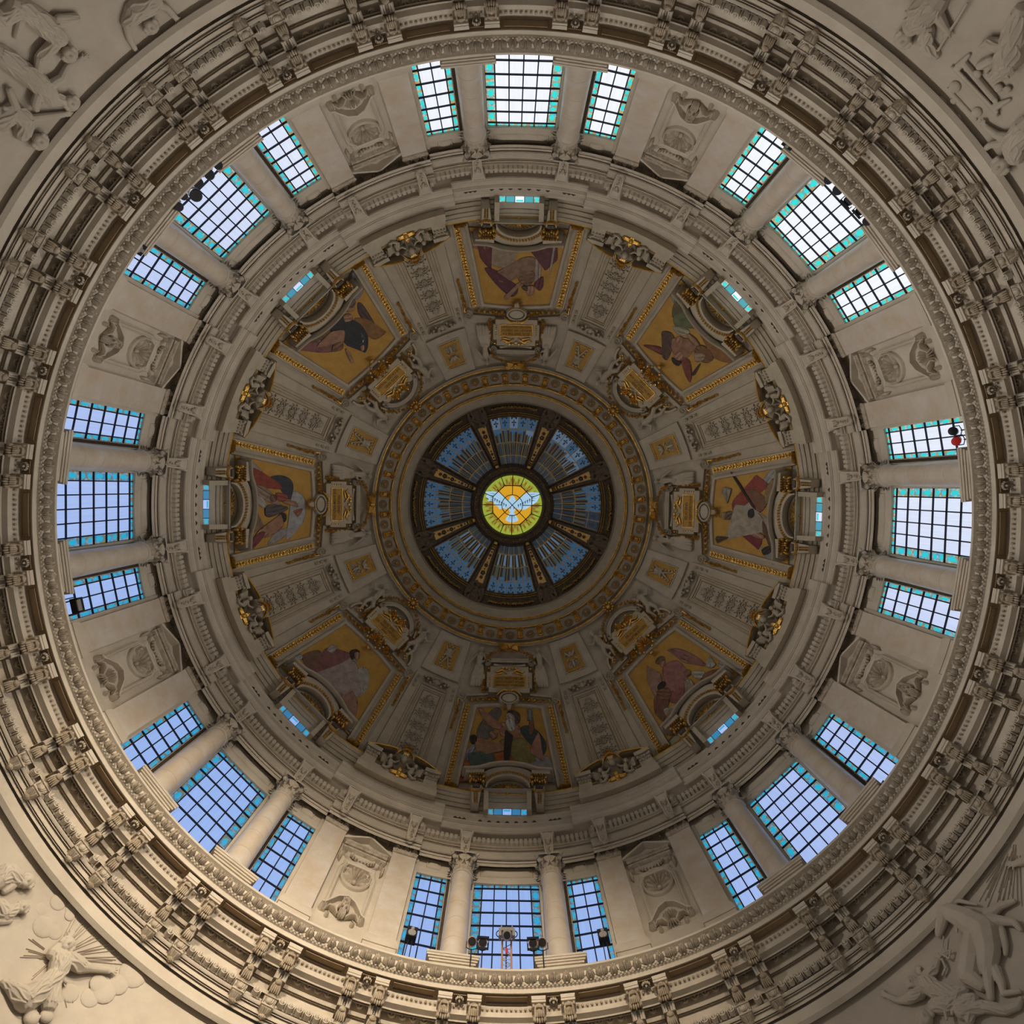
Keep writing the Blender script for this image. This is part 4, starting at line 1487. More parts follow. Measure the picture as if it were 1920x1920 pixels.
# each picture: corners of its field in a tracing grid (upper left, upper right, lower right, lower left) and shapes
PICS = {
    180: ('old bearded man with raised arms among clouds and fire', [(430, 230), (1470, 230), (1700, 1365), (150, 1345)], [
        ('smoke', (0.17, 0.14, 0.12), [(480, 560), (700, 290), (830, 290), (800, 420), (640, 600), (620, 760), (500, 760)]),
        ('fire', (0.45, 0.13, 0.03), [(170, 1280), (260, 1050), (420, 1080), (560, 1200), (780, 1000), (900, 900), (1030, 1080), (1000, 1200), (600, 1340), (200, 1340)]),
        ('cloud', (0.34, 0.32, 0.31), [(1000, 1120), (1080, 1060), (1300, 1000), (1450, 960), (1560, 1000), (1580, 1120), (1660, 1150), (1690, 1330), (1300, 1340), (1000, 1240)]),
        ('cloud', (0.30, 0.28, 0.28), [(280, 960), (330, 860), (450, 800), (460, 980), (330, 1050)]),
        ('mantle', (0.05, 0.07, 0.07), [(1120, 560), (1240, 520), (1400, 620), (1500, 780), (1480, 920), (1400, 950), (1320, 760), (1180, 700)]),
        ('robe', (0.26, 0.21, 0.07), [(800, 760), (960, 700), (1180, 720), (1260, 900), (1370, 1080), (1260, 1090), (1150, 1000), (1040, 1030), (960, 860)]),
        ('torso', SKIN, [(820, 500), (900, 480), (1080, 500), (1120, 640), (1080, 720), (900, 700), (810, 640)]),
        ('arm', SKIN, [(500, 280), (560, 290), (590, 380), (680, 470), (820, 500), (810, 580), (640, 530), (560, 400), (510, 330)]),
        ('arm', SKIN2, [(1260, 440), (1310, 460), (1320, 620), (1240, 640)]),
        ('goblet', (0.20, 0.21, 0.20), [(1220, 300), (1260, 275), (1300, 310), (1290, 380), (1310, 440), (1220, 440), (1240, 380)]),
        ('hair', (0.10, 0.07, 0.05), [(920, 340), (1000, 305), (1100, 350), (1110, 450), (1060, 500), (990, 440)]),
        ('head', (0.40, 0.30, 0.24), [(900, 370), (960, 340), (1030, 400), (1010, 480), (930, 450)]),
        ('beard', (0.45, 0.42, 0.38), [(910, 440), (1010, 430), (1040, 560), (960, 610), (900, 520)]),
        ('putto', (0.42, 0.20, 0.14), [(1380, 620), (1420, 720), (1390, 860), (1460, 1000), (1440, 1030), (1360, 960), (1270, 930), (1290, 800), (1340, 740)]),
        ('kneeling_man', SKIN, [(440, 740), (560, 720), (830, 830), (930, 830), (920, 880), (800, 860), (640, 830), (640, 900), (480, 960)]),
        ('drape', (0.10, 0.13, 0.11), [(350, 940), (480, 920), (640, 880), (720, 980), (720, 1140), (600, 1060), (420, 1160), (340, 1040)]),
        ('leg', SKIN2, [(540, 1070), (650, 1080), (640, 1180), (440, 1260), (250, 1290), (260, 1240), (480, 1180)]),
        ('head', HAIR, [(360, 700), (420, 670), (460, 700), (450, 770), (390, 790)]),
        ('child_head', (0.30, 0.17, 0.11), [(650, 640), (710, 600), (770, 640), (760, 700), (690, 720)]),
        ('cross', (0.04, 0.025, 0.02), [(890, 610), (920, 610), (925, 690), (990, 670), (1000, 690), (925, 740), (920, 1165), (875, 1165), (870, 860), (885, 740)])]),
    90: ('woman in red and a reclining man under a billowing veil', [(785, 125), (785, 805), (215, 905), (215, 110)], [
        ('veil', (0.40, 0.39, 0.37), [(620, 360), (690, 390), (722, 490), (700, 640), (640, 700), (600, 775), (560, 790), (580, 660), (610, 560), (640, 480), (600, 400)]),
        ('wing', (0.33, 0.31, 0.29), [(420, 830), (470, 740), (560, 690), (570, 740), (500, 800)]),
        ('mantle', (0.05, 0.05, 0.06), [(440, 260), (520, 235), (590, 260), (612, 330), (590, 430), (560, 420), (560, 320), (480, 280)]),
        ('dress', (0.30, 0.06, 0.03), [(250, 200), (330, 200), (420, 265), (540, 330), (530, 360), (420, 330), (400, 360), (320, 340), (260, 260)]),
        ('sleeve', (0.38, 0.33, 0.30), [(240, 130), (300, 150), (380, 230), (300, 220)]),
        ('bodice', (0.32, 0.07, 0.05), [(480, 390), (560, 400), (560, 440), (500, 460)]),
        ('reclining_body', (0.32, 0.22, 0.15), [(280, 350), (380, 345), (440, 390), (500, 470), (520, 500), (420, 470), (330, 400)]),
        ('cloth', WHITE, [(320, 420), (380, 440), (415, 510), (380, 520), (340, 470)]),
        ('head', SKIN2, [(435, 420), (470, 410), (480, 460), (440, 465)]),
        ('child', SKIN, [(530, 460), (620, 450), (650, 500), (600, 490), (560, 480)]),
        ('ribbon', (0.34, 0.12, 0.07), [(610, 540), (690, 515), (650, 590), (635, 560)]),
        ('man', SKIN, [(520, 570), (545, 600), (520, 690), (460, 740), (400, 770), (340, 750), (380, 690), (460, 650), (490, 600)]),
        ('hair', HAIR, [(510, 560), (550, 570), (555, 620), (535, 640), (535, 590)]),
        ('robe', (0.10, 0.08, 0.08), [(420, 500), (540, 500), (560, 530), (430, 600), (400, 560)]),
        ('legs', (0.24, 0.14, 0.08), [(275, 470), (330, 500), (350, 600), (390, 670), (360, 660), (300, 600), (240, 800), (235, 700), (280, 600)]),
        ('red_cloth', (0.24, 0.05, 0.05), [(290, 850), (330, 760), (400, 720), (370, 790), (310, 860)])]),
    270: ('crowned king in white with a red cloak above fallen men', [(190, 850), (190, 240), (830, 145), (830, 1000)], [
        ('cloud', (0.36, 0.35, 0.33), [(610, 280), (680, 190), (720, 180), (720, 260), (650, 310)]),
        ('cloud', (0.33, 0.32, 0.30), [(600, 830), (680, 880), (770, 920), (720, 980), (660, 930)]),
        ('cloak', (0.30, 0.06, 0.04), [(360, 480), (400, 410), (490, 320), (550, 240), (585, 265), (640, 300), (650, 340), (580, 380), (480, 400), (400, 470), (385, 560)]),
        ('cloak', (0.20, 0.03, 0.03), [(415, 690), (500, 660), (560, 690), (620, 760), (590, 860), (550, 800), (440, 740)]),
        ('robe', (0.40, 0.34, 0.26), [(390, 480), (470, 440), (500, 500), (540, 540), (620, 570), (680, 640), (690, 700), (600, 680), (520, 640), (430, 660), (400, 720), (330, 780), (320, 760), (380, 690), (380, 560)]),
        ('head', (0.16, 0.09, 0.06), [(300, 555), (360, 540), (370, 600), (310, 610)]),
        ('crown', (0.30, 0.20, 0.08), [(275, 555), (305, 550), (310, 610), (280, 600)]),
        ('man', SKIN2, [(450, 370), (550, 360), (570, 410), (640, 430), (640, 500), (580, 560), (540, 520), (550, 430)]),
        ('drapery', (0.28, 0.18, 0.08), [(640, 350), (690, 270), (700, 340), (760, 390), (740, 450), (650, 480), (630, 430)]),
        ('arm', (0.15, 0.07, 0.04), [(560, 560), (610, 580), (650, 690), (690, 770), (740, 880), (690, 830), (620, 700)]),
        ('child', (0.38, 0.20, 0.13), [(480, 680), (520, 690), (600, 720), (640, 760), (600, 770), (530, 740)]),
        ('fallen_man', (0.13, 0.07, 0.05), [(690, 560), (740, 560), (740, 700), (700, 800), (720, 880), (660, 780), (690, 660)]),
        ('head', HAIR, [(500, 540), (540, 520), (550, 580), (510, 600)]),
        ('head', HAIR, [(625, 860), (680, 830), (690, 880), (640, 905)]),
        ('staff', (0.05, 0.03, 0.02), [(358, 235), (370, 230), (545, 490), (530, 495)]),
        ('hand_cross', (0.08, 0.05, 0.03), [(230, 780), (245, 755), (255, 770), (330, 760), (330, 775), (260, 790), (250, 815)]),
        ('dove', (0.30, 0.27, 0.20), [(290, 330), (320, 350), (350, 345), (345, 385), (320, 470), (315, 400), (275, 380)])]),
    0: ('seated figure in beige and purple robes seen beside a swordsman', [(1480, 1545), (500, 1525), (285, 480), (1745, 520)], [
        ('wing', (0.30, 0.15, 0.11), [(320, 530), (470, 600), (470, 760), (340, 700)]),
        ('mantle', (0.15, 0.04, 0.045), [(420, 590), (660, 600), (500, 760), (520, 920), (640, 1020), (600, 1010), (490, 880), (470, 740)]),
        ('mantle', (0.13, 0.035, 0.05), [(550, 1020), (720, 1060), (860, 1180), (1000, 1260), (990, 1370), (900, 1400), (760, 1290), (640, 1160)]),
        ('robe', (0.36, 0.27, 0.18), [(650, 620), (880, 640), (860, 760), (960, 780), (1050, 670), (960, 860), (960, 940), (860, 1010), (740, 1010), (640, 960), (590, 840), (690, 860)]),
        ('armour', (0.29, 0.17, 0.11), [(740, 1060), (960, 980), (1040, 900), (1220, 880), (1240, 1040), (1100, 1060), (1000, 1140), (860, 1210), (740, 1190)]),
        ('torso', (0.24, 0.13, 0.07), [(1020, 1100), (1210, 1060), (1230, 1180), (1140, 1260), (1030, 1200)]),
        ('sleeve', (0.36, 0.28, 0.22), [(1250, 880), (1320, 960), (1320, 1120), (1250, 1240), (1240, 1100)]),
        ('cloak', (0.16, 0.04, 0.05), [(1230, 1230), (1350, 1140), (1350, 1270), (1300, 1320)]),
        ('cloak', (0.14, 0.05, 0.05), [(1180, 680), (1500, 640), (1550, 820), (1540, 920), (1480, 960), (1380, 1050), (1310, 900), (1200, 820)]),
        ('arm', (0.34, 0.2, 0.13), [(820, 1400), (980, 1280), (1030, 1200), (1050, 1240), (960, 1320), (860, 1440)]),
        ('head', SKIN, [(1110, 1280), (1220, 1260), (1230, 1350), (1150, 1390)]),
        ('hair', (0.10, 0.05, 0.03), [(1060, 1270), (1130, 1260), (1140, 1320), (1090, 1310)]),
        ('sword', (0.40, 0.36, 0.30), [(1500, 700), (1525, 700), (1465, 1060), (1445, 1060)]),
        ('cup', (0.20, 0.08, 0.06), [(510, 660), (600, 640), (640, 700), (600, 770), (520, 750)])]),
    45: ('dark-robed figure with brown wings', [(960, 590), (590, 945), (110, 650), (690, 100)], [
        ('wing', (0.09, 0.05, 0.05), [(685, 345), (720, 350), (790, 470), (830, 560), (740, 480), (690, 420)]),
        ('wing', (0.26, 0.13, 0.04), [(660, 450), (760, 460), (810, 520), (875, 545), (800, 600), (740, 570), (690, 510)]),
        ('robe', (0.22, 0.21, 0.23), [(660, 110), (740, 200), (690, 310), (640, 290), (620, 230)]),
        ('robe', (0.035, 0.033, 0.04), [(470, 480), (540, 400), (600, 480), (680, 480), (740, 560), (745, 640), (720, 695), (680, 660), (600, 650), (560, 590), (500, 560)]),
        ('cloth', WHITE, [(660, 600), (700, 560), (720, 610), (680, 640)]),
        ('robe', (0.24, 0.10, 0.09), [(250, 640), (380, 650), (480, 620), (520, 680), (420, 700), (290, 690), (220, 680)]),
        ('robe', (0.19, 0.09, 0.05), [(250, 610), (340, 560), (450, 500), (480, 560), (420, 620), (330, 640)]),
        ('cloth', (0.14, 0.18, 0.25), [(350, 560), (400, 580), (415, 615), (370, 625)]),
        ('cloth', (0.33, 0.31, 0.28), [(380, 530), (480, 440), (560, 390), (520, 440), (460, 500)]),
        ('arm', SKIN, [(540, 360), (600, 370), (650, 350), (660, 380), (620, 405), (560, 385)]),
        ('robe', (0.16, 0.09, 0.08), [(590, 340), (640, 290), (670, 330), (640, 370)]),
        ('face', SKIN, [(580, 430), (630, 420), (640, 460), (590, 475)]),
        ('face', SKIN, [(690, 650), (715, 640), (715, 675), (695, 680)]),
        ('arms', SKIN, [(470, 560), (520, 540), (580, 540), (570, 620), (540, 570), (490, 600), (400, 660), (380, 650)]),
        ('hand', SKIN, [(585, 680), (600, 680), (635, 755), (615, 760)]),
        ('figure', SKIN2, [(500, 640), (560, 620), (560, 670), (490, 690)])]),
    135: ('woman in a pale wind-blown robe with children', [(585, 65), (940, 420), (640, 900), (110, 350)], [
        ('veil', (0.38, 0.36, 0.31), [(680, 410), (740, 400), (765, 450), (740, 480), (758, 540), (720, 560), (690, 600)]),
        ('robe', (0.38, 0.30, 0.27), [(510, 390), (560, 330), (640, 320), (670, 360), (600, 420), (700, 520), (690, 600), (640, 600), (560, 560), (440, 580), (400, 520), (300, 480), (270, 450), (380, 440)]),
        ('gown', (0.25, 0.10, 0.09), [(440, 260), (540, 265), (640, 310), (560, 340), (500, 400), (400, 440), (290, 460), (380, 410), (450, 350)]),
        ('gown', (0.27, 0.06, 0.05), [(600, 370), (650, 350), (680, 400), (660, 470), (620, 540), (560, 560), (610, 460)]),
        ('hair', HAIR, [(620, 280), (660, 265), (690, 285), (660, 310), (640, 340), (625, 320)]),
        ('face', SKIN, [(655, 290), (690, 290), (685, 330), (660, 335)]),
        ('angel', (0.19, 0.10, 0.06), [(285, 300), (340, 275), (400, 270), (420, 310), (410, 380), (360, 450), (320, 420), (345, 360), (290, 340)]),
        ('leg', SKIN, [(210, 400), (290, 380), (310, 400), (280, 420), (220, 415)]),
        ('child', (0.36, 0.20, 0.14), [(560, 580), (610, 590), (640, 560), (660, 600), (680, 650), (660, 760), (600, 740), (570, 680)]),
        ('blossom', (0.36, 0.35, 0.33), [(140, 360), (180, 315), (260, 290), (280, 320), (220, 350), (200, 390)]),
        ('blossom', (0.38, 0.33, 0.31), [(455, 270), (490, 235), (525, 250), (500, 290)]),
        ('blossom', (0.36, 0.35, 0.33), [(580, 770), (640, 770), (690, 800), (640, 870), (600, 820)]),
        ('serpent', (0.05, 0.035, 0.03), [(470, 560), (490, 560), (540, 640), (500, 660), (530, 640)])]),
    225: ('crowned rose-robed angel with a seated mother', [(155, 415), (510, 75), (1000, 390), (440, 920)], [
        ('wing', (0.30, 0.13, 0.11), [(455, 240), (520, 225), (600, 250), (690, 300), (740, 350), (640, 340), (560, 320), (500, 260)]),
        ('wing', (0.34, 0.20, 0.14), [(315, 350), (330, 390), (400, 400), (420, 470), (370, 570), (330, 500), (310, 440)]),
        ('robe', (0.34, 0.15, 0.13), [(420, 370), (480, 320), (540, 320), (600, 400), (585, 520), (550, 600), (480, 560), (440, 480)]),
        ('robe', (0.28, 0.10, 0.09), [(500, 440), (580, 450), (570, 560), (530, 620), (470, 600)]),
        ('crown', (0.16, 0.11, 0.05), [(370, 320), (400, 285), (435, 290), (430, 320), (390, 340)]),
        ('face', SKIN, [(400, 325), (435, 315), (440, 350), (410, 360)]),
        ('man', (0.20, 0.09, 0.055), [(365, 580), (420, 560), (470, 580), (460, 640), (430, 680), (430, 760), (370, 700), (360, 640)]),
        ('head', HAIR, [(385, 500), (420, 465), (445, 480), (420, 520), (395, 530)]),
        ('torso', SKIN2, [(380, 540), (460, 510), (480, 580), (420, 600)]),
        ('cloth', (0.38, 0.33, 0.25), [(430, 670), (500, 650), (560, 630), (540, 690), (480, 680), (450, 720)]),
        ('leg', SKIN, [(460, 690), (490, 680), (480, 760), (455, 820), (440, 800)]),
        ('mother', (0.40, 0.36, 0.28), [(630, 400), (680, 385), (730, 400), (700, 450), (660, 440)]),
        ('skirt', (0.37, 0.33, 0.24), [(690, 480), (780, 430), (920, 390), (860, 450), (760, 520), (680, 530)]),
        ('skirt', (0.22, 0.10, 0.06), [(720, 420), (800, 380), (930, 370), (800, 430), (730, 470)]),
        ('head', (0.26, 0.14, 0.08), [(575, 395), (610, 380), (625, 410), (595, 430)]),
        ('child', (0.34, 0.27, 0.20), [(580, 470), (620, 450), (660, 510), (640, 570), (600, 600), (590, 520)]),
        ('dove', (0.36, 0.35, 0.34), [(735, 350), (760, 330), (765, 280), (785, 320), (810, 340), (780, 365)]),
        ('dove', (0.33, 0.32, 0.31), [(830, 350), (855, 310), (900, 340), (880, 370)])]),
    315: ('green and brown robed figures with red-winged angel and trumpet', [(485, 930), (165, 580), (450, 140), (970, 670)], [
        ('cloth', (0.34, 0.31, 0.24), [(400, 250), (450, 190), (440, 310), (415, 300)]),
        ('robe', (0.14, 0.11, 0.06), [(420, 330), (480, 260), (540, 300), (560, 350), (500, 340), (440, 380), (415, 410)]),
        ('robe', (0.14, 0.16, 0.07), [(425, 400), (470, 360), (540, 350), (590, 400), (650, 490), (560, 480), (480, 480), (430, 460)]),
        ('sleeve', (0.36, 0.33, 0.24), [(420, 470), (520, 490), (520, 530), (450, 520)]),
        ('wing', (0.20, 0.05, 0.04), [(230, 595), (310, 600), (350, 620), (350, 660), (290, 630)]),
        ('wing', (0.22, 0.06, 0.04), [(480, 690), (530, 700), (550, 780), (540, 850), (500, 780)]),
        ('drape', (0.11, 0.06, 0.04), [(345, 510), (400, 510), (430, 560), (410, 640), (380, 695), (350, 660), (360, 590)]),
        ('angel', (0.32, 0.16, 0.09), [(410, 560), (500, 550), (580, 580), (560, 640), (500, 690), (430, 660)]),
        ('face', SKIN, [(440, 545), (480, 540), (480, 580), (445, 585)]),
        ('face', SKIN, [(430, 660), (480, 640), (490, 690), (450, 700)]),
        ('hair', HAIR, [(415, 680), (450, 700), (480, 710), (460, 735), (425, 715)]),
        ('robe', (0.28, 0.13, 0.04), [(590, 500), (680, 495), (720, 560), (850, 640), (860, 720), (760, 710), (680, 660), (640, 560)]),
        ('robe', (0.20, 0.09, 0.03), [(590, 600), (660, 620), (700, 690), (640, 720), (570, 660)]),
        ('arm', SKIN, [(520, 520), (560, 540), (600, 590), (570, 600), (530, 560)]),
        ('face', (0.33, 0.22, 0.15), [(570, 650), (640, 660), (630, 700), (580, 710)]),
        ('trumpet', (0.06, 0.04, 0.02), [(605, 735), (570, 800), (555, 790), (600, 730)])]),
}
mbase = tuple(at(fb, 0, 528))


def homography(src, dst):
    A, c = [], []
    for (x, y), (u, v) in zip(src, dst):
        A.append([x, y, 1, 0, 0, 0, -u * x, -u * y]); c.append(u)
        A.append([0, 0, 0, x, y, 1, -v * x, -v * y]); c.append(v)
    h = np.linalg.solve(arr(A), arr(c))
    return np.append(h, 1).reshape(3, 3)


def inside(poly, x, y):
    k = len(poly)
    r = False
    j = k - 1
    for i in range(k):
        xi, yi = poly[i]; xj, yj = poly[j]
        if (yi > y) != (yj > y) and x < (xj - xi) * (y - yi) / (yj - yi + 1e-12) + xi:
            r = not r
        j = i
    return r


def strokes(e, p, d, seed):
    """Folds and contours of a shape in darker and lighter tesserae."""
    rr = random.Random(seed * 7 + 1)
    c = p.mean(0)
    q = p - c
    w, vec = np.linalg.eigh(q.T @ q / len(q))
    ax, ay = vec[:, 1], vec[:, 0]
    L, Wd = np.abs(q @ ax).max(), np.abs(q @ ay).max()
    n = int(max(2, min(9, Wd / 1.7)))
    for k in range(n):
        o = -Wd + 2 * Wd * (k + .5) / n + rr.uniform(-.4, .4)
        bend = rr.uniform(-.22, .22)
        run = []
        for t in np.linspace(-1, 1, 22):
            x, y = c + ax * L * t + ay * (o + bend * L * t * t)
            if inside(p, x, y) and rr.random() > .04:
                run.append((x, y))
            else:
                if len(run) > 3:
                    ww = rr.uniform(.3, .8)
                    e.mould(run, [(-ww, d + .001), (-ww, d + .003), (ww, d + .003), (ww, d + .001)], m=1 + (k % 2))
                run = []
        if len(run) > 3:
            e.mould(run, [(-.6, d + .001), (-.6, d + .003), (.6, d + .003), (.6, d + .001)], m=1 + (k % 2))
    pc = np.vstack([p, p[:1]])
    e.mould(pc[:-1], [(-.35, d + .001), (-.35, d + .0035), (.35, d + .0035), (.35, d + .001)], closed=True, m=1)


FIELD = [(-66, 376), (66, 376), (99, 522), (-99, 522)]
G = np.zeros((15, 15, 3))
for i, t in enumerate(np.linspace(0, 1, 15)):
    hw = 66 + 33 * t
    for j, s in enumerate(np.linspace(-1, 1, 15)):
        G[i, j] = (s * hw, 376 + 146 * t - (1 - s * s) * 4 * (1 - t) + 0 * t, .10)
field = MB().grid(G).mesh('gold_field', 'gold_ground', mbase, fn=fb)
b = MB()
q = [(-101, 530)] + [(-66 - 33 * (1 - t), 376 + 146 * (1 - t)) for t in np.linspace(0, 1, 10)] + [(s * 66, 376 - (1 - s * s) * 4) for s in np.linspace(-.8, .8, 9)] + [(66 + 33 * t, 376 + 146 * t) for t in np.linspace(0, 1, 10)] + [(101, 530)]
b.mould(q, [(1.0, .08), (.6, .15), (-.6, .16), (-1.2, .20), (-5.0, .24), (-6.0, .16), (-7.0, .05), (-7.0, 0)])
mframe = b.mesh('frame', 'dome_stone', mbase, fn=fb, smooth=30)
strips = []
for sg in (-1, 1):
    pth = [(sg * (78 + 38 * t), 374 + 152 * t) for t in np.linspace(0, 1, 14)]
    b = MB().mould(pth if sg > 0 else pth[::-1], [(-5.2, 0), (-5.2, .14), (5.2, .14), (5.2, 0)])
    sm = b.mesh('gilt_strip', 'dull_gold', mbase, fn=fb, smooth=30)
    leaves = []
    lb = MB()
    for k in range(26):
        t = (k + .5) / 26
        x, y = sg * (78 + 38 * t), 374 + 152 * t
        for s2 in (-1, 1):
            lb.blob((x + s2 * 2.3 + rnd.uniform(-.5, .5), y + rnd.uniform(-1, 1), .16), (2.0, 2.4, .06), 5, 4)
        lb.blob((x, y + 2.5, .17), (1.2, 1.6, .08), 5, 4)
    strips.append(('gilt_strip', sm, [('oak_leaves', lb.mesh('oak_leaves', 'gold', mbase, fn=fb))]))
    b = MB().mould([(sg * (85.5 + 38 * t), 372 + 158 * t) for t in np.linspace(0, 1, 12)], [(-1.6, 0), (-1.2, .16), (1.2, .16), (1.6, 0)])
    strips.append(('side_moulding', b.mesh('side_moulding', 'dome_stone', mbase, fn=fb, smooth=30)))
    b = MB()
    foliage(b, [(sg * 97, 374), (sg * 101, 390)], 4.0, .22, 1.6, rnd, 2.0)
    foliage(b, [(sg * 101, 390), (sg * 111, 424)], 2.6, .18, 2.4, rnd, 1.7)
    b.tube([(sg * 91, 366, .2), (sg * 97, 366, .24), (sg * 98, 376, .2)], [1.5, 2.2, 1.6], 6, flat=.05)
    strips.append(('gilt_garland', b.mesh('gilt_garland', 'gold', mbase, fn=fb)))
    b = MB()
    foliage(b, [(sg * 100, 529), (sg * 119, 525)], 2.0, .26, 1.6, rnd, 2.2)
    strips.append(('gilt_foot', b.mesh('gilt_foot', 'gold', mbase, fn=fb)))
    b = MB().mould(spiral(sg * 90, 359, 9, 1.8, sg, 1.2), [(-1.7, 0), (-1.5, .26), (0, .32), (1.5, .26), (1.7, 0)])
    b.plate([(sg * 90 + 8.5 * math.cos(t), 359 + 8.5 * math.sin(t)) for t in np.linspace(0, 6.28, 17)[:-1]], 0, .2, .1)
    strips.append(('volute', b.mesh('volute', 'dome_stone', mbase, fn=fb)))
    b = MB().mould(dense([(sg * 84, 355), (sg * 40, 352)], 6) if sg < 0 else dense([(sg * 40, 352), (sg * 84, 355)], 6), [(-5, 0), (-5, .22), (-3, .26), (-2.6, .18), (0, .18), (.6, .12), (3, .12), (3, 0)])
    strips.append(('crest', b.mesh('crest', 'dome_stone', mbase, fn=fb, smooth=30)))
    b = MB()
    foliage(b, [(sg * 46, 365), (sg * 26, 363)], 3.2, .26, 2.2, rnd, 1.8)
    for k in range(11):
        leaflet(b, sg * (80 - 5.4 * k), 367 - .3 * k, 180 * (sg > 0) + (-1) ** k * 24 * sg, 9, 2.0, .14, .16)
    strips.append(('gilt_branch', b.mesh('gilt_branch', 'gold', mbase, fn=fb)))
for psi, (desc, cor, shapes) in PICS.items():
    H = homography(cor, FIELD)
    inl = []
    for i, (nm, c, pts) in enumerate(shapes):
        p = arr(pts)
        w = np.c_[p, np.ones(len(p))] @ H.T
        p = closed_smooth(w[:, :2] / w[:, 2:3], 4)
        d = .112 + .005 * i
        e = MB()
        V = [(x, y, d) for x, y in p]
        # triangulated outline so that hollows stay hollow
        bmx = bmesh.new()
        f = bmx.faces.new([bmx.verts.new(q3) for q3 in V])
        bmesh.ops.triangulate(bmx, faces=[f], ngon_method='EAR_CLIP')
        bmx.verts.index_update()
        e.add([tuple(q3.co) for q3 in bmx.verts], [tuple(q3.index for q3 in f3.verts) for f3 in bmx.faces])
        k = len(V)
        e.add(V + [(x, y, .10) for x, y in p], [(i2, (i2 + 1) % k, k + (i2 + 1) % k, k + i2) for i2 in range(k)])
        bmx.free()
        strokes(e, p, d, i)
        inl.append((nm, e.mesh(nm, [pigment(c), pigment(tuple(round(x * .42, 4) for x in c)), pigment(tuple(round(min(1, x * 1.55 + .012), 4) for x in c))], mbase, fn=fb, smooth=0)))
    thing('mosaic_picture', 'gold-ground mosaic of a %s' % desc if desc[0] not in 'aeiou' else 'gold-ground mosaic of an %s' % desc, 'mosaic', mbase, psi, [('gold_field', field, inl), ('frame', mframe)] + strips, 'mosaic pictures of the dome')
# ================================================================ figures
def sculpt(b, voxel, k=0.030, smooth=2):
    """Fuse overlapping volumes (all three axes in px) into one continuous skin; the third axis becomes metres."""
    me = bpy.data.meshes.new('tmp')
    me.from_pydata(np.concatenate(b.v).tolist(), [], b.f)
    o = bpy.data.objects.new('tmp', me)
    COL.objects.link(o)
    md = o.modifiers.new('r', 'REMESH'); md.mode = 'VOXEL'; md.voxel_size = voxel
    ms = o.modifiers.new('s', 'SMOOTH'); ms.iterations = smooth; ms.factor = .5
    dg = bpy.context.evaluated_depsgraph_get()
    ev = o.evaluated_get(dg)
    m2 = ev.to_mesh()
    V = np.zeros(len(m2.vertices) * 3)
    m2.vertices.foreach_get('co', V)
    V = V.reshape(-1, 3)
    Fs = [tuple(p.vertices) for p in m2.polygons]
    ev.to_mesh_clear()
    bpy.data.objects.remove(o); bpy.data.meshes.remove(me)
    V[:, 2] *= k
    return MB().add(V, Fs)


def limb(b, pts, rad, n=8):
    for (p, q), (r, s) in zip(zip(pts[:-1], pts[1:]), zip(rad[:-1], rad[1:])):
        b.capsule(p, r, q, s, n)
    return b


def head_on(b, x, y, d, r, tilt=0.0):
    """Head with hair, nose, brow and chin looking out of the wall."""
    c, s = math.cos(tilt), math.sin(tilt)
    q = lambda u, v: (x + u * c - v * s, y + u * s + v * c)
    for u, v, dd, ru, rv, rd in ((0, 0, 0, .82, 1.0, .85), (0, .55, .15, .55, .5, .6), (0, .1, .85, .14, .3, .22), (0, -.45, -.1, .98, .7, .85)):
        p = q(u * r, v * r)
        b.blob((p[0], p[1], d + dd * r), (ru * r, rv * r, rd * r), 10, 8)
    for k in range(7):
        a = math.pi * (1.0 + k / 6)
        p = q(.85 * r * math.cos(a), .75 * r * math.sin(a))
        b.blob((p[0], p[1], d + .1 * r), (.34 * r,) * 3, 6, 5)


def hand(b, x, y, d, ang, r):
    """Palm with five fingers spread about the direction ang (degrees, 0 = toward +u, 90 = toward +v)."""
    a = R_(ang)
    b.blob((x, y, d), (r, r, r * .6), 8, 6)
    for k, (t, l) in enumerate(((-62, 1.7), (-24, 2.4), (-6, 2.7), (12, 2.5), (30, 2.0))):
        w = a + R_(t)
        m = (x + math.cos(w) * r * l * .55, y + math.sin(w) * r * l * .55, d + .2 * r)
        e = (x + math.cos(w) * r * l, y + math.sin(w) * r * l, d - .1 * r)
        b.capsule((x, y, d), r * .34, m, r * .30, 6).capsule(m, r * .30, e, r * .22, 6)


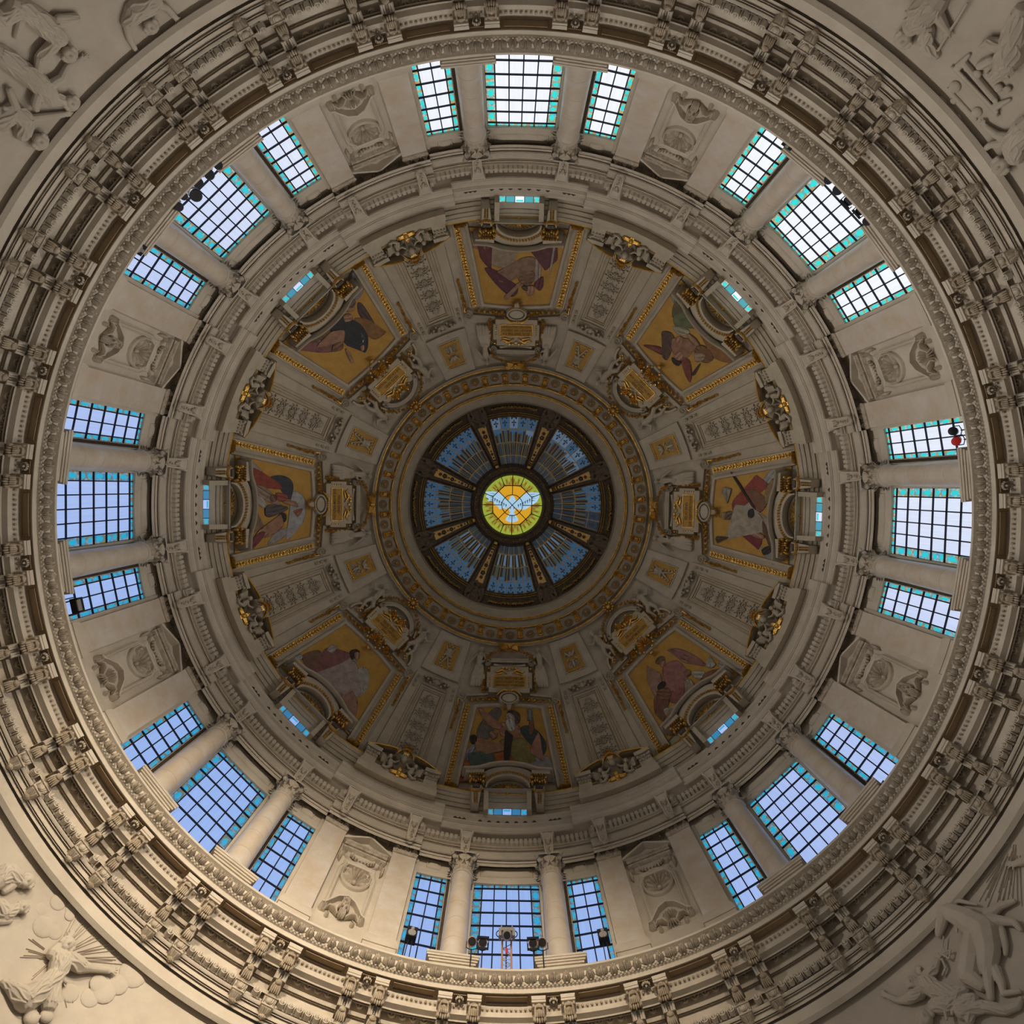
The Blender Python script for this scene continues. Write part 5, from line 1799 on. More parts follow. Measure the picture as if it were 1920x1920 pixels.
def robed(sg, arm):
    """Standing robed figure, about 72 px tall, beside the inscription."""
    b = MB()
    X = lambda x, y, d: (sg * x, y, d)
    limb(b, [X(0, 283, 4), X(1, 295, 4.5), X(0, 306, 4)], [6.5, 5.5, 7.0])
    for x, f in ((-7, -10), (-3, -4), (1, 2), (5, 8), (8, 13)):
        limb(b, [X(x * .7, 303, 5), X((x + f) * .55, 322, 5.5), X(f, 338, 3.5)], [3.8, 4.4, 3.4], 6)
    limb(b, [X(-2, 278, 4), X(0, 283, 4)], [3, 4])
    head_on(b, sg * -2, 271, 5, 4.4)
    limb(b, [X(-7, 281, 4), X(-13, 290, 6), X(-8, 299, 9)] if arm else [X(-7, 281, 4), X(-12, 292, 6), X(-2, 298, 9)], [3, 2.6, 1.8])
    limb(b, [X(7, 281, 4), X(14, 291, 7), X(20, 299, 6)], [3, 2.6, 1.8])
    hand(b, sg * 20, 300, 6, 60, 1.6)
    for k in range(4):
        limb(b, [X(-5, 278, 0), X(-15 + k, 276 + 6 * k, 1), X(-19 + 2 * k, 290 + 9 * k, 0)], [2.5, 2.8, 1.4], 6)
    for x in (-5, -1, 4):
        limb(b, [X(x, 286, 9), X(x * .6 + 1, 300, 9.5)], [1.3, 1.1], 5)
    return sculpt(b, 0.8, .048)


def putto(sg):
    """Plump winged child half turned beside the curved cartouche."""
    b = MB()
    X = lambda x, y, d: (sg * x, y, d)
    limb(b, [X(0, 290, 5), X(1, 300, 6), X(-1, 310, 5)], [6.5, 6.8, 6.5])
    head_on(b, sg * 2, 279, 7, 5.4)
    limb(b, [X(-2, 312, 5), X(-9, 322, 8), X(-6, 336, 4)], [5, 4.2, 2.2])
    limb(b, [X(3, 312, 5), X(7, 324, 6), X(2, 340, 4)], [5, 4.0, 2.2])
    limb(b, [X(5, 290, 5), X(13, 296, 8), X(20, 290, 7)], [3.2, 2.8, 1.8])
    limb(b, [X(-5, 290, 5), X(-13, 298, 7), X(-10, 308, 8)], [3.2, 2.8, 1.8])
    hand(b, sg * 20, 289, 7, -40, 1.6)
    limb(b, [X(-6, 337, 4), X(-10, 340, 5)], [2, 1.4]); limb(b, [X(2, 341, 4), X(7, 344, 5)], [2, 1.4])
    for k in range(4):
        limb(b, [X(-4, 290, 1), X(-14, 282 + 5 * k, 2), X(-21 + 2 * k, 284 + 8 * k, 0)], [2.6, 2.8, 1.2], 6)
    return sculpt(b, 0.8, .048)


sbase = tuple(at(fb, 60, 340))
FIG = {}
for sg in (-1, 1):
    for kind in (0, 1):
        raw = robed(sg, sg > 0) if kind == 0 else putto(sg)
        off = sg * 60
        def place(V, off=off):
            W = V.copy()
            W[:, 0] = V[:, 0] + off * (0.62 + 0.38 * V[:, 1] / 340.0)
            return on_dome(W)
        c = tuple(at(fb, off, 340))
        FIG[(sg, kind)] = (raw.mesh('statue' if kind == 0 else 'putto', 'dome_stone', c, fn=place), c)

# ================================================================ inscriptions
TEXT = {180: ['SELIG SIND DIE UM', 'GERECHTIGKEIT WILLEN', 'VERFOLGT WERDEN'], 0: ['SELIG SIND DIE DA', 'HUNGERT UND DUERSTET', 'NACH DER GERECHTIGKEIT'],
        90: ['SELIG SIND', 'DIE BARMHERZIGEN'], 270: ['SELIG SIND', 'DIE FRIEDFERTIGEN'], 45: ['SELIG SIND', 'DIE DA LEID TRAGEN'],
        315: ['SELIG SIND', 'DIE DA GEISTLICH ARM', 'SIND'], 225: ['SELIG SIND', 'DIE SANFTMUETIGEN'], 135: ['SELIG SIND', 'DIE REINES HERZENS', 'SIND']}


def lettering(lines, fn, base, size, v_mid, gap, d, width):
    b = MB()
    for i, t in enumerate(lines):
        cu = bpy.data.curves.new('t', 'FONT')
        cu.body = t; cu.align_x = 'CENTER'; cu.size = size; cu.resolution_u = 2; cu.offset = 0.012 * size
        o = bpy.data.objects.new('t', cu); COL.objects.link(o)
        dg = bpy.context.evaluated_depsgraph_get()
        m2 = o.evaluated_get(dg).to_mesh()
        V = arr([v.co[:] for v in m2.vertices]) if len(m2.vertices) else np.zeros((0, 3))
        Fs = [tuple(p.vertices) for p in m2.polygons]
        o.evaluated_get(dg).to_mesh_clear()
        bpy.data.objects.remove(o); bpy.data.curves.remove(cu)
        ext = V[:, 0].max() - V[:, 0].min()
        sx = min(1.0, width / ext)
        y0 = v_mid + (i - (len(lines) - 1) / 2) * gap + size * .35
        b.add(np.stack([V[:, 0] * sx, y0 - V[:, 1], np.full(len(V), d)], 1), Fs)
    return b.mesh('lettering', 'lettering', base, fn=fn, smooth=0)


ibase = tuple(at(fb, 0, 350))


def lift(V):
    V = arr(V).copy(); V[:, 2] += .0
    return on_dome(V)


def cartouche(kind):
    """kind 0: upright tablet with an oval shield below; kind 1: tablet with curved hood and a gilt shell below."""
    P = []
    b = MB()
    q = [(-37, 304), (37, 304), (37, 315), (44, 315), (44, 345), (40, 345), (40, 354), (-40, 354), (-40, 345), (-44, 345), (-44, 315), (-37, 315)]
    pl = dense(q, 5, True)
    b.plate(pl, 0, .36, .02)
    P.append(('tablet', b.mesh('tablet', 'dome_stone', ibase, fn=fb, smooth=30), [
        ('gilt_rim', MB().mould(pl, [(-.2, .34), (.5, .41), (1.3, .36)], closed=True).mesh('gilt_rim', 'dull_gold', ibase, fn=fb))]))
    b = MB().plate(dense([(-31, 323), (31, 323), (31, 344), (-31, 344)], 6, True), .30, .375, 0)
    P.append(('text_field', b.mesh('text_field', 'gold_ground', ibase, fn=fb, smooth=0), [
        ('gilt_rim', MB().mould(dense([(-31, 323), (31, 323), (31, 344), (-31, 344)], 6, True), [(-1.2, .36), (-.6, .43), (.2, .43), (.6, .37)], closed=True).mesh('gilt_rim', 'gold', ibase, fn=fb))]))
    b = MB()
    for sg in (-1, 1):
        for k in range(5):
            b.blob((sg * 37.5, 325 + 4.2 * k, .38), (1.8, 1.7, .06), 6, 4)
        b.tube([(sg * 4, 318, .38), (sg * 14, 312, .46), (sg * 24, 316, .42), (sg * 30, 312, .38)], [1.6, 3.0, 2.4, .8], 6, flat=.05)
        b.tube([(sg * 10, 316, .4), (sg * 20, 319, .44), (sg * 28, 320, .38)], [1.2, 2.0, .6], 6, flat=.05)
        b.blob((sg * 40, 308, .3), (2.4, 2.4, .1), 6, 4)
    if kind == 0:
        for k in range(7):
            b.blob((-18 + 6 * k, 309 + 2 * math.cos(k * 2.1), .42), (3.2, 2.4, .09), 6, 4)
    else:
        for sg in (-1, 1):
            b.mould(spiral(sg * 13, 306, 8, 1.5, sg, 2.2), round_prof(2.2, .16, .34))
            for k in range(5):
                b.blob((sg * (12 + 9 * math.cos(k * 1.2)), 305 + 7 * math.sin(k * 1.2), .42), (2.6, 2.4, .1), 6, 4)
        b.blob((0, 310, .44), (4, 6, .14), 8, 6)
    P.append(('gilt_leaves', b.mesh('gilt_leaves', 'gold', ibase, fn=fb)))
    # upper cornice with volutes and garland
    b = MB()
    if kind == 0:
        b.mould(dense([(-36, 292), (36, 292)], 8), [(-4.5, 0), (-4.5, .42), (-2, .46), (0, .34), (3.5, .30), (3.5, 0)])
        vol = [(41, 296)]
        garp = arc(0, 292, 45, 19, -92, 92, 26)
        b.mould(dense([(-30, 301), (-12, 304), (12, 304), (30, 301)], 5), [(-2.2, .1), (-2, .38), (2, .38), (2.2, .1)])
    else:
        b.mould(arc(0, 318, 40, 34, -66, 66, 18), [(-4, 0), (-4, .42), (-1.5, .46), (1.5, .36), (4, .32), (4, 0)])
        vol = [(38, 305)]
        garp = arc(0, 320, 52, 48, -74, 74, 26)
    P.append(('cornice', b.mesh('cornice', 'dome_stone', ibase, fn=fb, smooth=30)))
    for sg in (-1, 1):
        u, v = vol[0]
        b = MB().mould(spiral(sg * u, v, 6, 1.6, sg, .6), [(-1.4, 0), (-1.2, .38), (0, .44), (1.2, .38), (1.4, 0)])
        P.append(('volute', b.mesh('volute', 'dome_stone', ibase, fn=fb)))
        b = MB()
        foliage(b, [(sg * 48, 312), (sg * 50, 348)], 2.2, .34, 2.4, rnd, 2.0)
        foliage(b, [(sg * 50, 342), (sg * 50, 350)], 3.6, .36, 2.0, rnd, 2.2)
        P.append(('side_garland', b.mesh('side_garland', 'gold', ibase, fn=fb)))
        if kind == 1:
            b = MB()
            b.mould(arc(sg * 56, 352, 22, 24, -90 if sg < 0 else 0, 0 if sg < 0 else 90, 10), [(-2.4, 0), (-2.2, .3), (1.4, .3), (2.4, 0)])
            g2 = MB().mould(arc(sg * 56, 352, 19, 20.5, -90 if sg < 0 else 0, 0 if sg < 0 else 90, 10), round_prof(1.2, .28))
            for k in range(4):
                g2.blob((sg * (60 + 4 * (k % 2)), 338 + 3 * k, .22), (2.6, 2.4, .12), 6, 4)
            P.append(('side_segment', b.mesh('side_segment', 'dome_stone', ibase, fn=fb), [('gilt_rim', g2.mesh('gilt_rim', 'gold', ibase, fn=fb))]))
    b = MB()
    for i, (x, y) in enumerate(garp):
        for k in range(3):
            b.blob((x + rnd.uniform(-2, 2), y + rnd.uniform(-2, 2), .38), (rnd.uniform(1.5, 2.6), rnd.uniform(1.5, 2.6), .16), 5, 4)
    P.append(('gilt_garland', b.mesh('gilt_garland', 'gold', ibase, fn=fb)))
    # lower shield
    if kind == 0:
        b = MB().plate(arc(0, 364, 15, 9, 0, 360, 25)[:-1], .1, .42, .2)
        b.mould(arc(0, 364, 17.5, 11, 0, 360, 25)[:-1], [(-2.2, .1), (-1.6, .44), (.6, .46), (1.8, .40), (2.2, .1)], closed=True)
        b.plate([(-6, 374), (6, 374), (4.5, 386), (-4.5, 386)], .1, .38, .2)
        g2 = MB()
        for sg in (-1, 1):
            g2.mould(gbez((sg * 12, 372), (sg * 7, 378), (sg * 6, 384), (sg * 10, 388)), round_prof(1.3, .16, .34))
            g2.tube([(sg * 3, 351, .42), (sg * 10, 350, .5), (sg * 18, 354, .46), (sg * 24, 360, .4)], [1.4, 2.6, 2.2, .8], 6, flat=.05)
        for k in range(3):
            g2.blob((-4 + 4 * k, 351, .48), (2.2, 2.8, .1), 6, 4)
        g2.blob((0, 386, .4), (4, 2.4, .12), 7, 5)
        P.append(('oval_shield', b.mesh('oval_shield', 'dome_stone', ibase, fn=fb), [('gilt_scrolls', g2.mesh('gilt_scrolls', 'gold', ibase, fn=fb))]))
    else:
        b = MB()
        scallop(b, 0, 366, 17, 17, 9, 95, .34)
        for k in range(12):
            a = R_(-150 + 300 * k / 11)
            b.blob((20 * math.sin(a), 362 - 15 * math.cos(a), .42), (2.8, 2.6, .12), 6, 4)
        for sg in (-1, 1):
            b.mould(spiral(sg * 27, 362, 6, 1.4, sg, 3.4), round_prof(1.6, .18, .26))
        b.blob((0, 384, .4), (6, 4, .14), 8, 5)
        P.append(('gilt_shell', b.mesh('gilt_shell', 'gold', ibase, fn=fb)))
    # winged head at the gilded ring
    b = MB()
    if kind == 0:
        hb = MB(); head_on(hb, 0, 266, 16, 4.6)
        b.join(hb, lambda V: V * arr([1, 1, .03]))
        for sg in (-1, 1):
            for k in range(5):
                b.tube([(sg * 4, 270, .4), (sg * (12 + k), 262 + 2.6 * k, .52), (sg * (25 - 2.5 * k), 260 + 4.2 * k, .38)], [1.8, 2.2, .7], 5, flat=.05)
        for k in range(6):
            b.blob((-6 + 2.4 * k, 274, .44), (2.2, 2.2, .12), 5, 4)
    else:
        for k in range(10):
            a = 2 * math.pi * k / 10
            b.blob((8.5 * math.cos(a), 264 + 8.5 * math.sin(a), .4), (3.0, 3.0, .14), 6, 5)
        b.blob((0, 264, .46), (5, 5, .18), 8, 6)
    nm = 'winged_head' if kind == 0 else 'gilt_rosette'
    P.append((nm, b.mesh(nm, 'gold', ibase, fn=fb)))
    return P


CART = [cartouche(0), cartouche(1)]
for i, (psi, nm) in enumerate(BAY.items()):
    kind = i % 2
    ln = TEXT[psi]
    let = lettering(ln, fb, ibase, 6.2 if len(ln) == 3 else 6.8, 333.5, 6.4 if len(ln) == 3 else 8.2, .385, 56)
    parts = [p if p[0] != 'text_field' else (p[0], p[1], p[2] + [('lettering', let)]) for p in CART[kind]]
    words_ = ' '.join(ln[1:]).lower() if len(ln) == 2 else ' '.join(ln).lower()
    thing('inscription_cartouche', 'gilded inscription tablet above the %s mosaic, %s' % (nm, 'with an oval shield and winged head' if kind == 0 else 'with a gilt shell and rosette'), 'cartouche', ibase, psi, parts, 'inscription cartouches of the dome')
    for sg in (-1, 1):
        me, c = FIG[(sg, kind)]
        side = 'counter-clockwise' if sg > 0 else 'clockwise'
        single('statue' if kind == 0 else 'putto', '%s beside the %s inscription tablet, on its %s side' % ('grey robed stone angel' if kind == 0 else 'grey stone putto', nm, side), 'statue', me, c, psi, 'stone figures beside the inscriptions')

# ================================================================ small dome windows with their hoods
abase = tuple(at(fb, 0, 582))
PA = []
b = MB()
hp = gbez((-88, 510), (-60, 508.5), (-50, 506), (-30, 500.5), (0, 498), (30, 500.5), (50, 506), (60, 508.5), (88, 510), n=4)
b.mould(hp, [(-3.2, .1), (-3.2, 1.30), (-1.5, 1.36), (-.8, 1.24), (1.5, 1.20), (2.4, 1.06), (4.5, 1.02), (4.5, .1)])
PA.append(('hood', b.mesh('hood', 'dome_stone', abase, fn=fb, smooth=30)))
b = MB()
n = 24
top = gbez((-46, 514), (-30, 507), (0, 503), (30, 507), (46, 514), n=6)
bot = arc(0, 546, 42, 24, -90, 90, len(top))
b.grid([[(top[i][0], top[i][1], .9), (bot[i][0], bot[i][1], .9), (bot[i][0], bot[i][1], .2)] for i in range(len(top))])
PA.append(('spandrel', b.mesh('spandrel', 'dome_stone', abase, fn=fb, smooth=30), [
    ('arch_rim', MB().mould(arc(0, 546, 43, 25, -88, 88, 20), [(-1.6, .88), (-1.2, .98), (1.0, .98), (1.6, .88)]).mesh('arch_rim', 'dome_stone', abase, fn=fb))]))
b = MB()
for i, (x, y) in enumerate(arc(0, 545, 49, 31, -78, 78, 24)):
    b.blob((x, y, .95), (2.2, 2.0, .12), 6, 4)
    b.blob((x + 1, y + 1.5, .93), (1.6, 1.6, .10), 5, 4)
PA.append(('gilt_swag', b.mesh('gilt_swag', 'gold', abase, fn=fb)))
b = MB().plate(arc(0, 546, 41, 23, -90, 90, 20), .15, .35, 0)
g2 = MB()
for k in range(13):
    a = R_(-84 + 14 * k)
    g2.tube([(5 * math.sin(a), 543 - 4 * math.cos(a), .42), (22 * math.sin(a), 545 - 12 * math.cos(a), .46), (36 * math.sin(a), 546 - 19 * math.cos(a), .4)], [1.0, 2.2, .7], 5, flat=.05)
g3 = MB()
for k in range(6):
    g3.blob((5 * math.cos(k * 1.047), 542 + 3.6 * math.sin(k * 1.047), .55), (3.2, 2.8, .14), 6, 5)
g3.blob((0, 542, .62), (3, 3, .16), 7, 5); g3.blob((0, 548, .55), (2.6, 4, .12), 6, 5)
PA.append(('tympanum', b.mesh('tympanum', 'dome_stone', abase, fn=fb), [('gilt_leaves', g2.mesh('gilt_leaves', 'dull_gold', abase, fn=fb)), ('gilt_flower', g3.mesh('gilt_flower', 'gold', abase, fn=fb))]))
for sg in (-1, 1):
    b = MB()
    U = lambda a, c: [(sg * a, c)]
    b.plate([(sg * 50, 540), (sg * 73, 540), (sg * 71, 578), (sg * 56, 578)] if sg > 0 else [(sg * 73, 540), (sg * 50, 540), (sg * 56, 578), (sg * 71, 578)], .1, .95, .08)
    b.plate(dense([(sg * 46, 512), (sg * 84, 512), (sg * 84, 519), (sg * 46, 519)], 9, True), .1, 1.10, .04)
    sb = []
    g2 = MB()
    for k in range(6):
        g2.blob((sg * (47 + 5.2 * k), 521, 1.05), (2.4, 2.0, .14), 6, 4)
        g2.blob((sg * (49 + 4.6 * k), 533 + 2 * math.cos(k * 2), 1.0), (2.6, 2.8, .13), 6, 4)
        g2.blob((sg * (50 + 4.4 * k), 527, 1.0), (1.8, 2.6, .1), 6, 4)
    for s2 in (-1, 1):
        g2.blob((sg * 61 + s2 * 14, 526, 1.02), (3.2, 3.2, .16), 7, 5)
        g2.blob((sg * 61 + s2 * 13, 535, 1.0), (2.8, 3.4, .14), 7, 5)
    sb.append(('gilt_capital', g2.mesh('gilt_capital', 'gold', abase, fn=fb)))
    g2 = MB()
    for k in range(9):
        t = -1 + 2 * k / 8
        g2.blob((sg * 62 + 12 * t, 549 + 5 * (1 - t * t), 1.0), (2.4, 2.2, .13), 6, 4)
    sb.append(('gilt_festoon', g2.mesh('gilt_festoon', 'gold', abase, fn=fb)))
    g2 = MB()
    for k in range(6):
        for s2 in (-1, 1):
            g2.blob((sg * 63 + s2 * 2.4, 559 + 3.2 * k, .97), (2.2, 1.6, .08), 5, 4)
    sb.append(('gilt_husk', g2.mesh('gilt_husk', 'dull_gold', abase, fn=fb)))
    g2 = MB().plate([(sg * 62 - 8, 541), (sg * 62 + 8, 541), (sg * 62 + 7, 547), (sg * 62 - 7, 547)], .95, 1.04, .1)
    for k in (-1, 0, 1):
        g2.blob((sg * 62 + 4 * k, 544, 1.03), (1.5, 2.0, .05), 5, 4)
    sb.append(('fluted_neck', g2.mesh('fluted_neck', 'bronze', abase, fn=fb)))
    PA.append(('herm_pilaster', b.mesh('herm_pilaster', 'dome_stone', abase, fn=fb, smooth=30), sb))
    b = MB().plate(dense([(sg * 37.5, 545), (sg * 47, 545), (sg * 47, 586), (sg * 37.5, 586)], 9, True), .05, .80, .03)
    PA.append(('jamb', b.mesh('jamb', 'dome_stone', abase, fn=fb, smooth=30)))
b = MB().mould(dense([(-47, 546.5), (47, 546.5)], 8), [(-1.6, .1), (-1.6, .90), (1.6, .84), (1.6, .1)])
PA.append(('lintel', b.mesh('lintel', 'dome_stone', abase, fn=fb, smooth=30)))
for psi, nm in BAY.items():
    thing('window_hood', 'gilded arched window hood at the foot of the %s mosaic' % nm, 'window hood', abase, psi, PA, 'hoods over the small dome windows')
# the blind upper part and the strip of stained glass
b = MB()
b.grid([[(x, 546, .30), (x, 559.5, .22), (x, 560, .26), (x, 573, .20)] for x in np.linspace(-38, 38, 9)])
blind = b.mesh('window_reveal', 'plaster', fn=fb, smooth=30)
pp = []
xs = [-38, -26.5, -9.5, 8.5, 25.5, 38]
for i in range(5):
    b = MB()
    x0, x1 = xs[i] + .5, xs[i + 1] - .5
    b.plate([(x0, 573.5), (x1, 573.5), (x1, 584), (x0, 584)], .18, .20, m=0)
    if i in (0, 4):
        b.plate([(x0 + 2, 575.5), (x1 - 2, 575.5), (x1 - 2, 582), (x0 + 2, 582)], .2, .205, m=1)
    elif i == 2:
        b.plate([(x0 + 2, 575), (x1 - 2, 575), (x1 - 2, 578), (x0 + 2, 578)], .2, .205, m=1)
    pp.append(('pane', b.mesh('pane', ['border_glass' if i in (0, 4) else ('sky_glass' if i == 2 else 'teal_glass'), 'turquoise_glass'], fn=fb, smooth=0)))
b = MB()
for x in xs:
    b.plate([(x - .6, 573), (x + .6, 573), (x + .6, 585), (x - .6, 585)], .17, .24)
pp.append(('bars', b.mesh('bars', 'lead', fn=fb, smooth=0)))
for psi in BAY:
    struct('window_%d' % WN, blind, psi, pp); WN += 1

# ================================================================ gilded ring under the lantern
GR = prz([(266, 8.62), (264, 8.48), (262, 8.44), (257, 8.42), (256, 8.40)]) + prz([(255, 8.36), (252, 8.24), (236, 7.74), (229, 7.56), (228, 7.50), (226, 7.48), (216, 7.20), (214.5, 7.12), (213, 7.10), (211, 7.02), (210, 6.98), (208, 6.92), (196, 6.60), (194.5, 6.60)]) + [(6.62, 44.3)]
ringo = struct('trim_%d' % tn, MB().lathe(GR, 128).mesh('lantern_ring', 'dome_stone', smooth=30), 0); tn += 1
def torus(p, r, w):
    z = F * r / p
    return MB().lathe([(r + w * math.cos(t), z + w * math.sin(t)) for t in np.linspace(0, 2 * math.pi, 9)], 128)
for p_, r_, w_ in ((259, 8.40, .07), (228, 7.50, .045), (213.5, 7.09, .035), (211, 7.00, .035)):
    kids(ringo, [('gilt_line', torus(p_, r_, w_).mesh('gilt_line', 'gold'))])


def on_ring(V):
    V = arr(V)
    p = np.hypot(V[:, 0], V[:, 1]); psi = np.arctan2(V[:, 0], V[:, 1])
    pr = arr(sorted((F * r / z, r, z) for r, z in GR[5:20]))
    r = np.interp(p, pr[:, 0], pr[:, 1]); z = np.interp(p, pr[:, 0], pr[:, 2])
    return np.stack([(r - V[:, 2] * .35) * np.sin(psi), (r - V[:, 2] * .35) * np.cos(psi), z - V[:, 2] * .94], 1)


b = MB()
b.mould([(-.1, 231), (0, 249)], [(-4.6, 0), (-4.6, .22), (-2, .32), (2, .32), (4.6, .22), (4.6, 0)])
for v0, w in ((231, 6), (249, 5.4)):
    for k in range(5):
        a = -1 + .5 * k
        b.blob((a * w, v0 + (1.5 if v0 < 240 else -1.2) * abs(a), .34), (1.9, 2.6, .12), 6, 4)
        b.blob((a * w * .8, v0 + (3.6 if v0 < 240 else -3.4), .33), (1.5, 2.2, .1), 5, 4)
for k in range(3):
    b.tube([(-2.8 + 2.8 * k, 235, .3), (-2.5 + 2.5 * k, 240, .36), (-2.8 + 2.8 * k, 245, .32)], .8, 5, flat=.05)
gc = b.mesh('gilt_bracket', 'gold', fn=on_ring)
b = MB()
for k in range(10):
    a = 2 * math.pi * k / 10
    b.blob((4.8 * math.cos(a), 243 + 4.6 * math.sin(a), .1), (1.25, 1.25, .06), 5, 4)
b.blob((0, 243, .1), (2.4, 2.4, .1), 7, 5)
gr = b.mesh('gilt_rosette', 'gold', fn=on_ring)
dish = MB().mould(arc(0, 243, 7.6, 7.2, 0, 360, 15)[:-1], [(-1, .0), (0, .08), (1, .0)], closed=True).mesh('coffer', 'dome_stone', fn=on_ring)
for k in range(40):
    o = link('gilt_rosette', gr, ringo); o.rotation_euler = (0, 0, -R_(9 * k))
    o = link('coffer', dish, ringo); o.rotation_euler = (0, 0, -R_(9 * k))
    o = link('gilt_bracket', gc, ringo); o.rotation_euler = (0, 0, -R_(9 * k + 4.5))

# ================================================================ lantern
emit_cols = {'lantern_blue': (0.035, 0.10, 0.19), 'lantern_deep': (0.016, 0.030, 0.05), 'lantern_olive': (0.060, 0.060, 0.030), 'lantern_pale': (0.11, 0.19, 0.30), 'lantern_dark': (0.016, 0.012, 0.010)}  # last tone draws the fleur motifs and dark pattern of the panes
for k_, c_ in emit_cols.items():
    emitter(k_, c_, 0.62)
for k_, c_ in {'dove_white': (0.42, 0.66, 0.86), 'dove_blue': (0.05, 0.10, 0.20), 'ray_green': (0.34, 0.42, 0.05), 'ray_gold': (0.75, 0.38, 0.02), 'ray_brown': (0.26, 0.13, 0.015), 'ray_amber': (0.62, 0.26, 0.01), 'ray_yellow': (0.85, 0.75, 0.08), 'dove_red': (0.25, 0.02, 0.01)}.items():
    emitter(k_, c_, 0.85)
LZ = lambda p: np.interp(p, [55, 78, 120, 168, 176, 190, 195], [46.05, 45.95, 45.45, 44.60, 44.45, 44.1, 43.95])


def on_lantern(V):
    V = arr(V)
    p = np.hypot(V[:, 0], V[:, 1]); psi = np.arctan2(V[:, 0], V[:, 1])
    z = LZ(p)
    r = p * z / F
    return np.stack([(r - V[:, 2] * .3) * np.sin(psi), (r - V[:, 2] * .3) * np.cos(psi), z - V[:, 2] * .95], 1)


# frame ring of the lantern foot; shell behind the panes added to block world light
foot = struct('trim_%d' % tn, MB().lathe([(6.66, 43.4), (6.66, 44.5)] + [(p * LZ(p) / F, LZ(p) + .02) for p in (194, 186, 178, 176, 172, 168)] + [(p * LZ(p) / F + .03, LZ(p) + .09) for p in (168, 150, 120, 95, 78, 60)], 96).mesh('lantern_foot', 'bronze', smooth=30), 0); tn += 1
for p_ in (170, 174):
    z = LZ(p_) - .04
    r = p_ * z / F
    kids(foot, [('gilt_line', MB().lathe([(r + .035 * math.cos(t), z + .035 * math.sin(t)) for t in np.linspace(0, 6.2832, 7)], 96).mesh('gilt_line', 'dull_gold'))])
b = MB()
foliage(b, [polar(a, 185) for a in np.linspace(-13, 13, 12)], 2.6, .12, 1.3, rnd, 1.5)
fz = b.mesh('gilt_frieze', 'dull_gold', fn=on_lantern)
for psi in BAY:
    o = link('gilt_frieze', fz, foot); o.rotation_euler = (0, 0, -R_(psi))

ROWS = [78, 94, 118.5, 144, 168]
AH = 15.6


def skylight(psi):
    rr_ = random.Random(int(psi) + 5)
    sun = 1.0 if psi in (0, 315) else 0.0
    out = []
    for i in range(4):
        for j in range(5):
            a0, a1 = -AH + j * 6.24, -AH + (j + 1) * 6.24
            b = MB()
            q = [polar(a0, ROWS[i]), polar((a0 + a1) / 2, ROWS[i]), polar(a1, ROWS[i]), polar(a1, ROWS[i + 1]), polar((a0 + a1) / 2, ROWS[i + 1]), polar(a0, ROWS[i + 1])]
            b.plate(q, -.02, 0, m=0)
            am = (a0 + a1) / 2
            if i == 3:
                for cu, cv, ru, rv in ((0, 151, 1.5, 3.2), (-2.6, 155.5, 2.2, 1.4), (2.6, 155.5, 2.2, 1.4), (0, 158, 1.0, 3.4), (-4.0, 164, 2.0, 2.4), (4.0, 164, 2.0, 2.4), (0, 165.5, 6.5, 1.2)):
                    c = polar(am + math.degrees(cu / cv), cv)
                    b.plate([(c[0] + ru * math.cos(t), c[1] + rv * math.sin(t)) for t in np.linspace(0, 2 * math.pi, 8, endpoint=False)], 0, .01, m=1)
            else:
                for k in range(3):
                    am2 = a0 + (k + .5) * 6.24 / 3 + rr_.uniform(-.4, .4)
                    v0, v1 = ROWS[i] + .5, ROWS[i + 1] - rr_.uniform(.5, 9 if i == 2 else 2)
                    w = rr_.uniform(.5, 1.15)
                    q = [polar(am2 - w, v0), polar(am2 + w, v0), polar(am2 + w, v1), polar(am2, v1 - 4 if rr_.random() < .5 else v1 + 0), polar(am2 - w, v1)]
                    b.plate(q, 0, .01, m=1 + (k % 2))
            m0 = ['lantern_olive', 'lantern_olive', 'lantern_blue', 'lantern_blue'][i]
            if sun and i >= 2: m0 = 'lantern_pale' if rr_.random() < .6 else 'lantern_blue'
            if psi == 270 and j < 2: m0 = 'lantern_deep'
            m1 = 'lantern_dark' if i != 0 else 'lantern_deep'
            m2 = 'lantern_pale' if (i == 1 and psi in (135, 180, 225)) else ('lantern_deep' if i < 2 else 'lantern_olive')
            out.append(('pane', b.mesh('pane', [m0, m1, m2], fn=on_lantern, smooth=0)))
    for j in range(6):
        a = -AH + j * 6.24
        P = [polar(a, p) for p in np.linspace(78, 169, 8)]
        out.append(('bar', MB().mould(P, round_prof(.95, .09)).mesh('bar', 'brass_bar', fn=on_lantern)))
    for p_ in ROWS[1:4]:
        P = [polar(a, p_) for a in np.linspace(-AH, AH, 10)]
        out.append(('bar', MB().mould(P, round_prof(.85, .08)).mesh('bar', 'brass_bar', fn=on_lantern)))
    return out


lfr = MB().mould([polar(a, 167.5) for a in np.linspace(-AH - .6, AH + .6, 12)] + [polar(AH + .6, p) for p in (150, 120, 90, 77)] + [polar(a, 77) for a in np.linspace(AH, -AH, 8)] + [polar(-AH - .6, p) for p in (90, 120, 150)], [(-1.2, -.03), (-1.2, .10), (1.0, .10), (1.2, -.03)], closed=True).mesh('skylight_frame', 'bronze', fn=on_lantern)
for psi in BAY:
    struct('window_%d' % WN, lfr, psi, skylight(psi)); WN += 1

